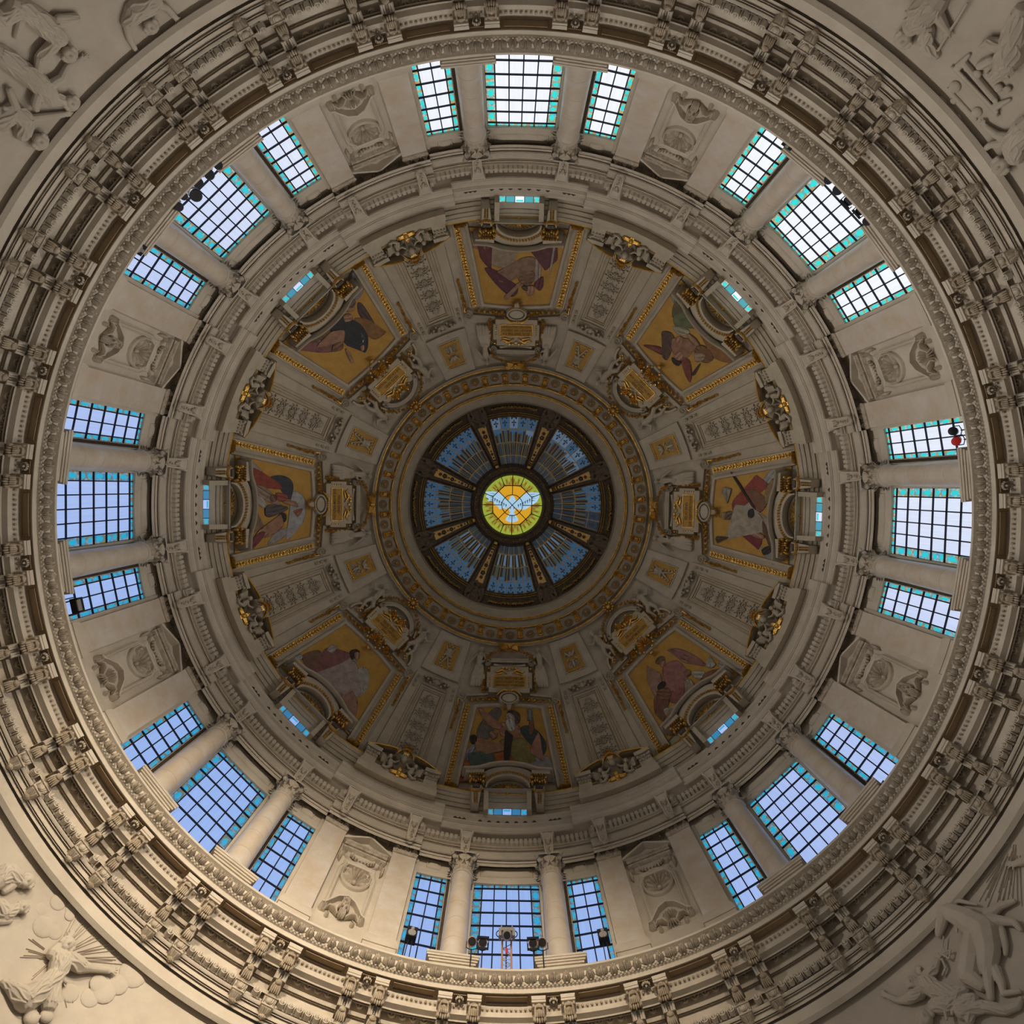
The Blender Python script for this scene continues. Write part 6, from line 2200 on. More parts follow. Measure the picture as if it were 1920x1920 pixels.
# ribs between the lantern lights
lb_ = tuple(at(on_lantern, 0, 160))
b = MB()
wd = lambda v: 4.5 + (v - 76) * .125
pth = np.linspace(76, 172, 10)
b.grid([[(-wd(v), v, -.05), (-wd(v), v, .16), (wd(v), v, .16), (wd(v), v, -.05)] for v in pth])
ribm = b.mesh('rib_body', 'bronze', lb_, fn=on_lantern, smooth=30)
wg = lambda v: 2.2 + (v - 92) * .085
b = MB().grid([[(-wg(v), v, .15), (-wg(v), v, .19), (wg(v), v, .19), (wg(v), v, .15)] for v in np.linspace(93, 158, 7)])
gs = b.mesh('gilt_panel', 'lit_gold', lb_, fn=on_lantern, smooth=30)
b = MB()
for v, r in ((97, 1.6), (104, 2.6), (110, 1.4), (118, 1.2), (124, 3.8), (131, 1.4), (139, 4.6), (148, 3.2)):
    for k in range(5):
        b.blob((r * .6 * math.cos(k * 1.257), v + r * .6 * math.sin(k * 1.257), .22), (r * .5, r * .5, .06), 5, 4)
sp = b.mesh('flower_string', 'bronze', lb_, fn=on_lantern)
b = MB()
b.plate([(-3.2, 77), (3.2, 77), (3.4, 82), (-3.4, 82)], .1, .30, .15)
for k in range(3):
    b.blob((-2.6 + 2.6 * k, 86, .26), (1.5, 2.2, .09), 5, 4)
b.plate([(-3.4, 88.5), (3.4, 88.5), (3.4, 90), (-3.4, 90)], .1, .26, 0)
capm = b.mesh('gilt_cap', 'gold', lb_, fn=on_lantern)


def atlant():
    """Winged figure crouching at the foot of a lantern rib, one arm over the head."""
    b = MB()
    limb(b, [(0, 171, 6), (0, 179, 8), (0, 187, 6)], [5.5, 6.0, 8.0])
    head_on(b, 0, 163, 10, 4.4)
    limb(b, [(-6, 171, 6), (-12, 165, 9), (-4, 157, 9)], [3.2, 2.6, 1.8])
    limb(b, [(6, 172, 7), (12, 178, 9), (4, 184, 10)], [3.2, 2.6, 1.8])
    for k in range(5):
        limb(b, [(-7 + 3.5 * k, 184, 7), (-10 + 5 * k, 194, 5)], [3.2, 3.0], 6)
    for sg in (-1, 1):
        for k in range(4):
            limb(b, [(sg * 5, 170 + 2 * k, 3), (sg * (13 + k), 168 + 5 * k, 5), (sg * (17 - k), 178 + 5 * k, 3)], [2.6, 3.4, 2.4], 6)
    return sculpt(b, 0.9, .028)


lfb = tuple(at(on_lantern, 0, 192))
am = atlant().mesh('atlant', 'paled_bronze', lfb, fn=on_lantern)
PNM = {22.5: 'top and upper left', 67.5: 'upper left and left', 112.5: 'left and lower left', 157.5: 'lower left and bottom', 202.5: 'bottom and lower right', 247.5: 'lower right and right', 292.5: 'right and upper right', 337.5: 'upper right and top'}
for psi, nm in PNM.items():
    thing('lantern_rib', 'dark rib with gold panel between the %s skylights' % nm, 'rib', lb_, psi, [('rib_body', ribm), ('gilt_panel', gs), ('flower_string', sp), ('gilt_cap', capm)], 'ribs of the lantern')
    single('atlant_statue', 'dark winged figure crouching between the %s skylights' % nm, 'statue', am, lfb, psi, 'winged figures around the lantern')

# oculus with the dove
ob_ = (0, 0, 46.0)
OC = [(p * z / F, z) for p, z in ((78.5, 45.9), (76, 45.72), (73.5, 45.66), (72, 45.74), (63, 45.78), (61.5, 45.70), (59, 45.74), (57.5, 45.85), (55.5, 46.02))]
def flat_o(V):
    V = arr(V)
    return np.stack([V[:, 0] * 46.0 / F, V[:, 1] * 46.0 / F, 46.0 - V[:, 2]], 1)
PO = [('rim', MB().lathe(OC, 64).mesh('rim', 'bronze', ob_, smooth=50))]
b = MB()
for k in range(110):
    u, v = polar(360 / 110 * k, 67.5 + rnd.uniform(-2.5, 2.5))
    b.blob((u, v, .26), (rnd.uniform(1, 1.9), rnd.uniform(1, 1.9), .07), 5, 4)
PO[0] = ('rim', PO[0][1], [('gilt_wreath', b.mesh('gilt_wreath', 'dull_gold', ob_, fn=flat_o))])
# glass: sunburst of rays inside and outside the octagon
for k in range(16):
    a0, a1 = 22.5 * k, 22.5 * (k + 1)
    b = MB()
    q = [polar(a0, 27)] + [polar(a, 56) for a in np.linspace(a0, a1, 5)] + [polar(a1, 27)]
    b.plate(q, -.02, 0, m=0)
    for j in range(4):
        a = a0 + 22.5 * (j + .5) / 4
        L = (54, 47, 53, 44)[(j + k) % 4]
        b.plate([polar(a - 2.3, 29), polar(a + 2.3, 29), polar(a + 2.0, L), polar(a, L - 5), polar(a - 2.0, L)], 0, .012, m=1)
        b.plate([polar(a - .7, 30), polar(a + .7, 30), polar(a, L - 8)], .012, .02, m=2 if j % 2 else 3)
    PO.append(('ray_pane', b.mesh('ray_pane', ['ray_green', 'ray_brown', 'ray_gold', 'ray_yellow'], ob_, fn=flat_o, smooth=0)))
for k in range(8):
    a0, a1 = 45 * k, 45 * (k + 1)
    b = MB()
    b.plate([(0, 0), polar(a0, 37), polar(a0 + 22.5, 37), polar(a1, 37)], 0.0, .024, m=0)
    for j in range(5):
        a = a0 + 4.5 + 9 * j
        b.plate([polar(a - 1.6, 12), polar(a + 1.6, 12), polar(a, 34 if j % 2 else 28)], .024, .03, m=1)
    PO.append(('ray_pane', b.mesh('ray_pane', ['ray_gold', 'ray_amber'], ob_, fn=flat_o, smooth=0)))
# the picture's upright: bottom of the picture is at bearing 180, so +v there is down
def dove_fn(V):
    V = arr(V)
    return np.stack([-V[:, 0] * 46.0 / F, -V[:, 1] * 46.0 / F, 46.0 - V[:, 2]], 1)
def inlay(nm, mat_, pts, d=.04, sm=True):
    p = closed_smooth(pts, 3) if sm else arr(pts)
    bm_ = bmesh.new()
    f = bm_.faces.new([bm_.verts.new((x, y, d)) for x, y in p])
    bmesh.ops.triangulate(bm_, faces=[f], ngon_method='EAR_CLIP')
    bm_.verts.index_update()
    e = MB().add([tuple(q.co) for q in bm_.verts], [tuple(q.index for q in f3.verts) for f3 in bm_.faces])
    bm_.free()
    return (nm, e.mesh(nm, mat_, ob_, fn=dove_fn, smooth=0))
for sg in (-1, 1):
    PO.append(inlay('wing', 'dove_white', [(sg * 5, -6), (sg * 14, -14), (sg * 24, -22), (sg * 33, -25), (sg * 50, -24), (sg * 47, -19), (sg * 50, -15), (sg * 44, -11), (sg * 46, -7), (sg * 36, -7), (sg * 33, 0), (sg * 27, 3), (sg * 24, 8), (sg * 17, 6), (sg * 11, 8), (sg * 8, 3)]))
    for k in range(6):
        x = 10 + 4.2 * k
        PO.append(inlay('feather_line', 'dove_blue', [(sg * x, -1 - 2.2 * k), (sg * (x + 3.0), -2 - 2.2 * k), (sg * (x + 1.8), 5 - 2.0 * k)], .05, False))
    for k in range(4):
        PO.append(inlay('feather_line', 'dove_blue', [(sg * (33 + k * 1), -21 + 3.6 * k), (sg * (46 - k), -22 + 4.2 * k), (sg * (34 + k), -20 + 3.9 * k)], .05, False))
PO.append(inlay('body', 'dove_white', [(0, -18), (4, -15), (4, -9), (8, -3), (7, 5), (4, 13), (0, 18), (-4, 13), (-7, 5), (-8, -3), (-4, -9), (-4, -15)], .052))
PO.append(inlay('tail', 'dove_white', [(-4, 15), (4, 15), (8, 20), (12, 28), (6, 31), (0, 33), (-6, 31), (-12, 28), (-8, 20)], .045))
for k in range(5):
    x = -6 + 3 * k
    PO.append(inlay('tail_line', 'dove_blue', [(x * .6 - .5, 18), (x * .6 + .5, 18), (x * 1.2, 30)], .05, False))
for sg in (-1, 1):
    PO.append(inlay('foot', 'dove_red', [(sg * 2.4, 3), (sg * 4.4, 3), (sg * 4, 7), (sg * 3, 8)], .056, False))
b = MB()
oct_ = [polar(22.5 + 45 * k, 39.5) for k in range(8)]
b.mould(oct_, [(-.8, .05), (-.6, .09), (.6, .09), (.8, .05)], closed=True)
b.mould([polar(a, 19.5) for a in np.arange(0, 360, 15)], [(-.7, .05), (-.5, .09), (.5, .09), (.7, .05)], closed=True)
for a, r0, r1 in [(90 * k, 19.5, 56) for k in range(4)] + [(45 + 90 * k, 0, 41) for k in range(4)] + [(22.5 + 45 * k, 39, 56) for k in range(8)]:
    b.mould([polar(a, r0 + .01), polar(a, (r0 + r1) / 2), polar(a, r1)], [(-.7, .05), (-.5, .09), (.5, .09), (.7, .05)])
PO.append(('lead_lines', b.mesh('lead_lines', 'lead', ob_, fn=flat_o, smooth=0)))
thing('oculus_window', 'round stained glass window with a white dove at the crown of the lantern', 'window', ob_, 0, PO)
# ================================================================ reliefs of the pendentives: limbs (u, v, depth, thickness), heads, hands, lumps
FIGS = {
 45: [
  ('relief_figure', 'stone relief of a leaning man with outstretched arm in the upper left corner', 'relief', [('l',[(-11.2,1335.1,5.5,18.7),(-19.2,1308.7,7.7,19.3),(-22.9,1273.3,11.0,22.4),(-24.3,1244.6,11.0,18.7)]),('h',-15.2,1209.1,12.1,13.1),('l',[(-13.7,1242.3,13.2,11.8),(24.9,1242.4,14.3,10.0),(52.0,1221.5,12.1,8.1)]),('n',56.5,1217.0,12.1,-42,5.6),('l',[(-35.7,1268.9,8.8,10.6),(-70.6,1243.5,8.8,9.3),(-49.5,1269.9,12.1,6.9)]),('l',[(-8.8,1332.9,5.5,17.1),(23.1,1339.6,5.5,15.6),(29.2,1359.5,4.4,12.5)]),('l',[(-2.1,1313.1,3.3,9.3),(28.3,1295.5,3.3,6.9)]),('l',[(-12.8,1310.8,16.5,4.4),(-29.4,1284.4,18.7,3.1)]),('l',[(-4.1,1306.4,16.5,3.7),(-10.0,1277.8,19.8,2.8)])]),
  ('relief_figure', 'stone relief of a bearded man raising one arm in the upper left corner', 'relief', [('l',[(73.2,1297.9,4.4,18.7),(67.6,1251.5,7.7,19.3),(62.1,1209.3,11.0,20.6),(67.1,1173.8,9.9,17.4)]),('h',46.2,1140.4,12.1,13.1),('l',[(67.1,1173.8,9.9,12.5),(52.6,1149.3,9.9,9.3)]),('l',[(60.3,1193.8,13.2,10.0),(26.1,1184.8,13.2,8.1),(2.3,1191.4,11.0,6.9),(-20.0,1183.6,8.8,5.6)]),('n',-24.3,1181.4,8.8,-151,4.7),('l',[(59.9,1207.1,16.5,9.3),(94.7,1189.4,17.6,8.1),(99.1,1180.6,16.5,6.2)]),('l',[(64.6,1297.9,13.2,4.4),(61.5,1231.5,16.5,3.1)]),('l',[(86.2,1284.7,13.2,4.4),(76.8,1220.5,16.5,3.1)])]),
  ('relief_figure', 'stone relief of a hooded man with a thin reaching arm in the upper left corner', 'relief', [('l',[(167.4,1207.8,4.4,18.7),(133.0,1203.1,6.6,17.4),(127.2,1178.6,8.8,17.4),(148.9,1160.9,7.7,15.6)]),('h',137.8,1130.7,11.0,13.7),('l',[(120.9,1171.9,11.0,8.7),(94.4,1150.5,11.0,6.9),(71.1,1130.5,8.8,5.6)]),('n',66.3,1126.6,8.8,-127,5.0),('l',[(108.8,1236.1,9.9,6.9),(124.3,1207.4,13.2,8.1)]),('l',[(139.1,1223.0,13.2,3.7),(122.4,1196.4,16.5,2.8)])]),
  ('relief_figure', 'stone relief of a stooping man reaching down at the top edge, upper left', 'relief', [('l',[(-190.5,1165.7,5.5,21.8),(-156.3,1174.2,7.7,19.3),(-132.6,1167.4,6.6,13.7)]),('h',-156.8,1135.5,9.9,12.5),('l',[(-188.2,1163.5,7.7,8.7),(-200.9,1137.1,7.7,6.9),(-199.4,1113.8,6.6,5.6)]),('n',-199.4,1109.3,6.6,-74,4.4),('l',[(-128.3,1167.4,6.6,8.1),(-112.9,1142.9,5.5,6.2),(-105.9,1118.5,4.4,4.7)]),('n',-105.9,1114.1,4.4,-79,3.7)]),
 ],
 315: [
  ('relief_figure', 'stone relief of a robed man with a long staff in the upper right corner', 'relief', [('l',[(175.0,1234.1,6.6,26.4),(172.5,1201.6,9.9,28.4),(168.2,1176.2,8.8,21.1)]),('h',159.3,1146.4,11.0,14.5),('l',[(151.0,1221.1,9.9,11.9),(127.8,1217.5,11.0,7.9),(116.2,1215.7,9.9,5.9)]),('n',115.0,1214.6,9.9,-98,4.9),('l',[(132.5,1277.6,11.0,2.6),(101.9,1176.7,8.8,2.6)]),('l',[(141.5,1186.7,5.5,13.2),(126.1,1164.1,4.4,14.5),(100.7,1162.8,3.3,11.9)]),('l',[(196.8,1189.0,19.8,3.3),(170.9,1178.5,19.8,2.6)]),('l',[(173.4,1215.5,22.0,3.3),(149.2,1197.9,20.9,2.6)])]),
  ('carved_altar', 'stone relief of a moulded altar ledge in the upper right corner', 'relief', [('l',[(58.9,1170.5,5.5,5.3),(-59.0,1172.5,5.5,5.3)]),('l',[(55.9,1176.5,7.7,3.0),(-56.0,1179.4,7.7,3.0)]),('l',[(52.7,1192.9,4.4,6.6),(-32.4,1189.9,4.4,6.6)]),('b',41.0,1191.1,6.6,5.9),('b',-37.0,1190.1,6.6,5.9),('l',[(54.0,1181.2,4.4,7.9),(57.5,1210.1,4.4,3.3)]),('l',[(-46.8,1181.3,4.4,7.9),(-53.7,1209.6,4.4,3.3)]),('l',[(29.1,1215.0,7.7,8.6),(24.0,1236.2,7.7,8.6)]),('b',21.1,1199.0,5.5,7.9),('b',-23.9,1210.5,5.5,8.6),('b',-36.9,1220.4,5.5,7.3)]),
  ('relief_figure', 'stone relief of a seated draped figure above the altar, upper right corner', 'relief', [('l',[(52.0,1334.9,6.6,19.8),(24.0,1296.7,8.8,26.4),(5.8,1267.4,11.0,27.7),(-0.7,1244.4,9.9,19.8)]),('l',[(27.2,1277.9,12.1,14.5),(51.1,1260.6,12.1,9.9),(55.4,1242.9,9.9,5.3)]),('l',[(-1.8,1260.7,14.3,16.5),(-4.5,1223.6,11.0,11.9),(4.3,1218.5,9.9,7.9)]),('l',[(21.9,1268.9,19.8,4.0),(-12.2,1272.9,20.9,3.0)]),('l',[(15.4,1245.9,18.7,4.0),(-20.9,1247.7,20.9,3.0)])]),
  ('relief_figure', 'stone relief of a curly-haired man pointing toward the ring, upper right corner', 'relief', [('l',[(-111.8,1200.9,6.6,23.1),(-121.3,1166.2,9.9,23.7),(-141.0,1148.5,7.7,16.5)]),('h',-136.3,1120.1,11.0,15.2),('l',[(-111.9,1170.5,12.1,11.2),(-89.2,1151.7,11.0,7.3),(-63.4,1144.6,7.7,4.9)]),('n',-61.2,1144.6,7.7,11,4.3),('l',[(-114.7,1163.6,14.3,9.9),(-94.5,1129.8,9.9,6.6),(-93.3,1113.3,7.7,5.3)]),('n',-93.5,1111.0,7.7,-101,4.3),('l',[(-104.8,1172.4,19.8,3.3),(-142.0,1165.0,20.9,2.6)])]),
  ('carved_tools', 'stone relief of a round-studded slab near the ring, upper right corner', 'relief', [('l',[(34.5,1135.4,1.1,4.0),(-40.0,1135.3,1.1,4.0)]),('l',[(31.7,1113.3,1.1,4.0),(-33.9,1110.5,1.1,4.0)]),('b',29.7,1148.4,1.7,11.2),('b',-32.2,1146.6,1.7,9.9),('b',22.6,1113.7,2.2,5.3),('b',11.8,1128.7,2.2,6.6),('b',1.7,1112.3,2.2,5.9),('b',-16.5,1113.2,2.2,6.6)]),
 ],
 135: [
  ('relief_figure', 'stone relief of a robed figure with outspread arms before rays, lower left corner', 'relief', [('h',-25.2,1183.1,14.3,13.7),('l',[(-19.1,1202.2,11.0,15.6),(-10.6,1215.7,13.2,20.6),(0.0,1235.7,12.1,17.4)]),('l',[(0.0,1235.7,12.1,18.1),(-1.3,1271.3,12.1,22.4),(-9.4,1309.1,9.9,23.7),(-45.5,1308.6,5.5,14.3)]),('l',[(4.1,1249.1,12.1,15.6),(27.5,1282.7,9.9,17.4)]),('l',[(-3.1,1200.2,14.3,15.6),(24.1,1191.6,14.3,13.7),(40.4,1180.5,13.2,7.5),(64.6,1159.6,11.0,6.2)]),('n',67.6,1158.0,11.0,-41,5.3),('l',[(-33.0,1211.1,12.1,12.5),(-34.6,1195.5,12.1,8.7),(-31.2,1166.7,9.9,5.6)]),('n',-32.3,1163.4,9.9,-103,5.0),('l',[(-28.3,1211.1,23.1,3.1),(-9.1,1235.7,23.1,2.5)]),('l',[(-12.1,1200.1,24.2,3.1),(0.4,1226.8,23.1,2.5)]),('l',[(6.1,1251.3,23.1,3.4),(1.8,1306.9,20.9,2.8)]),('l',[(15.5,1247.0,23.1,3.4),(25.2,1289.4,19.8,2.8)]),('l',[(22.8,1231.5,11.0,3.7),(3.4,1234.7,16.5,3.7)]),('l',[(-45.5,1308.6,6.6,12.5),(-61.4,1310.7,4.4,9.3)]),('b',21.7,1322.7,5.5,15.6),('b',40.4,1300.6,5.5,13.7)]),
  ('relief_figure', 'stone relief of a bearded head with draped shoulder, left edge, lower left corner', 'relief', [('h',-165.6,1147.7,9.9,13.1),('l',[(-177.0,1154.2,7.7,13.7),(-204.2,1158.3,6.6,18.7),(-205.2,1180.4,5.5,18.7)]),('l',[(-180.0,1169.6,6.6,9.3),(-182.8,1185.1,5.5,7.5)]),('l',[(-215.7,1160.3,15.4,3.1),(-183.6,1147.5,15.4,2.5)])]),
  ('relief_figure', 'stone relief of a smooth-haired head looking right, lower left corner', 'relief', [('h',-137.3,1188.5,8.8,11.2),('l',[(-145.0,1196.5,6.6,10.6),(-152.6,1216.4,5.5,15.6),(-175.0,1216.1,4.4,15.6)]),('l',[(-148.6,1229.8,4.4,8.1),(-136.9,1218.8,4.4,6.2)])]),
  ('relief_cloud', 'stone relief of a heaped cloud below the ring, lower left corner', 'cloud', [('b',-92.8,1126.4,0.0,16.2),('b',-65.4,1117.8,0.0,12.5),('b',-59.2,1129.0,1.1,10.6),('b',-81.2,1179.6,0.0,21.8),('b',-58.5,1170.9,0.0,15.6),('b',-107.4,1157.2,-2.2,15.6)]),
  ('relief_cloud', 'stone relief of a long cloud under the outstretched hand, lower left corner', 'cloud', [('b',105.4,1123.2,0.0,28.0),('b',128.2,1109.9,-1.1,12.5),('b',99.5,1158.6,1.1,19.9),('b',87.4,1187.4,1.1,24.9),('b',77.4,1214.0,0.0,18.7),('b',42.9,1233.9,0.0,18.7),('b',33.2,1251.6,-1.1,12.5),('b',71.7,1185.1,3.3,18.7)]),
 ],
 225: [
  ('relief_horse', 'stone relief of a rearing horse with draped saddle cloth, lower right corner', 'horse', [('l',[(44.7,1132.1,9.9,7.3),(64.2,1120.9,12.1,11.2),(79.2,1109.8,13.2,13.2)]),('l',[(85.1,1108.3,13.2,15.2),(93.6,1128.9,13.2,19.8),(107.3,1158.6,13.2,25.7)]),('l',[(105.1,1161.1,13.2,27.0),(116.3,1188.5,13.2,28.4),(96.4,1219.7,12.1,24.4),(71.4,1241.8,9.9,18.5)]),('l',[(135.2,1183.0,13.2,16.5),(151.4,1195.0,13.2,9.9),(169.5,1215.2,12.1,7.3),(168.0,1229.3,9.9,5.3)]),('l',[(141.5,1171.1,9.9,13.2),(168.1,1172.1,9.9,8.6),(195.1,1182.5,8.8,5.3)]),('l',[(141.3,1206.1,8.8,7.9),(128.2,1229.9,8.8,6.6),(114.8,1244.6,7.7,4.6)]),('l',[(73.9,1244.1,9.9,16.5),(55.8,1263.6,9.9,9.9),(35.6,1290.2,7.7,7.3)]),('l',[(79.3,1253.2,7.7,13.2),(71.2,1281.6,7.7,8.6),(60.1,1298.5,7.7,5.9),(86.4,1315.0,6.6,5.3)]),('l',[(91.6,1180.2,14.3,16.5),(62.0,1207.2,13.2,21.8),(34.5,1227.0,9.9,19.8),(38.6,1257.3,7.7,13.2)]),('l',[(96.9,1105.6,14.3,5.3),(116.7,1114.0,14.3,4.6),(137.5,1140.9,12.1,2.6)]),('l',[(100.3,1121.6,17.6,4.6),(123.0,1141.6,16.5,2.6)]),('l',[(48.7,1142.5,11.0,1.6),(33.9,1155.8,11.0,1.6),(31.0,1166.5,11.0,1.6)]),('b',84.9,1103.7,14.3,4.6),('l',[(87.0,1140.9,16.5,4.6),(73.5,1155.4,13.2,2.0)]),('b',123.7,1111.3,8.8,4.6)]),
  ('relief_figure', 'stone relief of a fallen rider throwing up his hands, lower right corner', 'relief', [('h',-58.1,1168.0,12.1,10.6),('l',[(-50.0,1178.9,9.9,13.2),(-37.4,1190.1,11.0,19.1),(-31.1,1213.3,11.0,19.1)]),('l',[(-58.8,1193.3,12.1,11.9),(-84.4,1186.0,11.0,9.9),(-99.5,1172.5,8.8,6.6),(-110.3,1149.5,7.7,5.3)]),('n',-111.2,1146.4,7.7,-95,4.3),('l',[(-33.0,1180.6,13.2,11.2),(-6.8,1177.3,12.1,9.2),(8.4,1168.5,9.9,5.9)]),('n',10.0,1167.8,9.9,-44,4.3),('n',-33.2,1158.4,5.5,-63,4.6),('l',[(-31.1,1213.3,11.0,19.8),(-15.0,1245.4,11.0,19.8),(4.1,1244.7,11.0,13.2)]),('l',[(28.5,1164.3,11.0,2.0),(40.9,1170.7,11.0,2.0),(27.0,1180.6,9.9,2.0),(23.6,1164.5,9.9,2.0)]),('l',[(16.8,1171.7,9.9,2.6),(10.6,1188.3,8.8,2.6),(-3.5,1193.5,7.7,2.3)]),('l',[(-47.4,1181.1,20.9,2.6),(-34.2,1201.7,22.0,2.3)])]),
  ('relief_figure', 'stone relief of a crouching man with bent legs at the bottom edge, lower right', 'relief', [('h',-83.0,1233.9,9.9,14.5),('l',[(-54.5,1228.2,8.8,14.5),(-31.9,1243.7,11.0,21.1),(-7.4,1252.2,9.9,14.5)]),('l',[(-21.4,1262.1,11.0,16.5),(8.0,1270.3,12.1,13.2),(-22.1,1292.6,9.9,9.9)]),('l',[(-23.1,1273.9,11.0,15.2),(14.2,1293.5,11.0,11.9),(40.0,1325.3,9.9,9.2),(64.5,1333.5,7.7,7.9),(77.5,1327.1,6.6,5.9)]),('l',[(-39.2,1241.7,19.8,4.0),(-54.7,1268.0,18.7,3.0)]),('l',[(-8.2,1238.1,18.7,4.0),(-40.3,1267.5,18.7,3.0)])]),
  ('relief_hand', 'stone relief of a reaching fist among the rays, right edge', 'relief', [('l',[(266.8,1139.5,6.6,8.6),(250.8,1132.2,6.6,7.3)]),('n',244.2,1129.4,6.6,-145,5.3)]),
 ],
}
RAYS = {135: ((-23.8, 1206.7), [(-49.7,1115.7),(-32.7,1114.7),(-15.7,1113.8),(1.0,1115.0),(16.7,1115.1),(32.5,1115.1),(49.3,1116.3),(63.8,1119.7),(78.3,1125.3),(-73.9,1251.6),(-77.1,1232.1),(-86.1,1216.1),(-48.3,1229.8),(-28.1,1266.6),(57.8,1258.4),(60.6,1242.8)]), 225: ((286.2, 1086.2), [(190.6,1068.9),(179.5,1085.7),(163.5,1098.0),(146.6,1113.8),(144.2,1133.7),(143.0,1154.7),(146.5,1170.8),(168.1,1172.1),(182.4,1171.5),(192.3,1175.7),(197.6,1184.7),(199.4,1195.2),(164.4,1111.9),(161.4,1139.9),(183.3,1145.8),(209.9,1151.5)]), }
for psi, figs in FIGS.items():
    for nm, lab, cat, items in figs:
        b = MB()
        cen = []
        for it in items:
            if it[0] == 'l':
                for q0, q1 in zip(it[1][:-1], it[1][1:]):
                    b.capsule(q0[:3], q0[3], q1[:3], q1[3], 9)
                    if min(q0[3], q1[3]) > 9 and 'horse' not in nm:      # cloth folds over the larger limbs
                        a0, a1 = arr(q0[:3]), arr(q1[:3])
                        t_ = (a1 - a0)[:2]
                        n_ = arr([-t_[1], t_[0]]) / (np.linalg.norm(t_) + 1e-6)
                        for f_ in (-.75, -.45, -.15, .15, .45, .75):
                            f_ += rnd.uniform(-.1, .1)
                            P_ = []
                            for s_ in np.linspace(-.12, 1.12, 6):
                                rr_ = q0[3] + (q1[3] - q0[3]) * min(max(s_, 0), 1)
                                w_ = f_ + .16 * math.sin(s_ * 4 + f_ * 5)
                                c_ = a0 + (a1 - a0) * s_
                                P_.append((c_[0] + n_[0] * rr_ * w_, c_[1] + n_[1] * rr_ * w_, c_[2] + rr_ * math.sqrt(max(0, 1 - w_ * w_)) * .98))
                            b.tube(P_, [.6, 1.9, 2.3, 2.3, 1.9, .6], 6)
                cen += [q[:2] for q in it[1]]
            elif it[0] == 'h':
                # heads stand upright toward the dome centre
                head_on(b, it[1], it[2], it[3] + 2, it[4] * 1.08)
                for k_ in range(9):
                    a_ = math.pi * (.9 + 1.2 * k_ / 8)
                    b.blob((it[1] + it[4] * 1.0 * math.cos(a_), it[2] + it[4] * .95 * math.sin(a_), it[3] + 3), it[4] * .36, 7, 5)
                cen.append(it[1:3])
            elif it[0] == 'b':
                b.blob((it[1], it[2], it[3]), (it[4], it[4], it[4] * (.24 if 'cloud' in nm else .6)), 14, 10)
                cen.append(it[1:3])
            else:
                hand(b, it[1], it[2], it[3], it[4], it[5] * 1.25)
                cen.append(it[1:3])
        c = arr(cen).mean(0)
        bs = tuple(at(on_pend, c[0], c[1]))
        m = sculpt(b, .95, .0125, 1)
        single(nm, lab, cat, m.mesh(nm, 'plaster', bs, fn=on_pend), bs, psi, 'carved reliefs of the pendentives')
for psi, (o, ends) in RAYS.items():
    o = arr(o)
    parts = []
    bs = tuple(at(on_pend, o[0], o[1]))
    for i, e in enumerate(ends):
        e = arr(e)
        for t in ((0, -.0), ) + (((.5, .04),) if i % 2 else ((.5, -.04),)):
            d = e - o
            n = arr([-d[1], d[0]])
            s = o + d * (.22 + .1 * (i % 3)) + n * t[1]
            f = o + d * (1 - .2 * t[0]) + n * t[1] * 1.4
            k = arr([-(f - s)[1], (f - s)[0]]); k /= np.linalg.norm(k)
            b = MB().mould(dense([s, f], 14), [(-1.6, -.02), (0, .035), (1.6, -.02)])
            parts.append(('ray', b.mesh('ray', 'plaster', bs, fn=on_pend)))
    thing('carved_rays', 'carved sun rays fanning out %s' % ('behind the robed figure in the lower left corner' if psi == 135 else 'above the horse in the lower right corner'), 'rays', bs, psi, parts)

# ================================================================ lamps and loudspeakers on the gallery
GZ = 22.99


def axis_tube(b, c, d, prof, n=14, m=0):
    """Turned body along direction d from c: prof = (distance, radius)."""
    d = arr(d) / np.linalg.norm(d)
    return b.tube([arr(c) + d * s for s, r in prof], [max(r, .002) for s, r in prof], n, m=m)


def stage_lamp(z, r=0.14, col='black_metal', tilt=(0, -.75, -.66), yl=16.05, box=False, dx=0.0):
    base = (dx, yl, GZ)
    c = arr([dx, yl - .1, z])
    P = []
    b = MB()
    axis_tube(b, c - arr(tilt) * .22, tilt, [(0, .05), (.02, r * .75), (.16, r * .85), (.20, r), (.44, r * 1.02), (.45, r * .9)])
    for k in range(3):
        axis_tube(b, c - arr(tilt) * (.16 - .07 * k), tilt, [(0, r * .95), (.02, r * .95)])
    P.append(('housing', b.mesh('housing', col, base)))
    b = MB()
    e = c + arr(tilt) * .225
    axis_tube(b, e, tilt, [(0, r * .86), (.012, r * .86)], 16)
    P.append(('lens', b.mesh('lens', 'black_metal', base)))
    b = MB()
    if box:
        for sg in (-1, 1):
            b.box(e + arr([sg * r * 1.25, 0, -.03]), (.012, r * .9, r * 1.0))
            b.box(e + arr([0, sg * r * .7, -.03 - sg * r * .8]), (r * 1.25, .012, .06))
        P.append(('barn_doors', b.mesh('barn_doors', 'black_metal', base, smooth=0)))
    b = MB()
    b.tube([c + arr([-r * 1.15, 0, 0]), c + arr([-r * 1.15, .08, -.22]), c + arr([0, .10, -.30]), c + arr([r * 1.15, .08, -.22]), c + arr([r * 1.15, 0, 0])], .018, 6)
    P.append(('yoke', b.mesh('yoke', 'black_metal', base)))
    b = MB().tube([(dx, yl, GZ), (dx, yl, z - .25)], .022, 6)
    b.box((dx, yl, GZ + .015), (.12, .12, .015))
    P.append(('stand', b.mesh('stand', 'black_metal', base)))
    return base, P


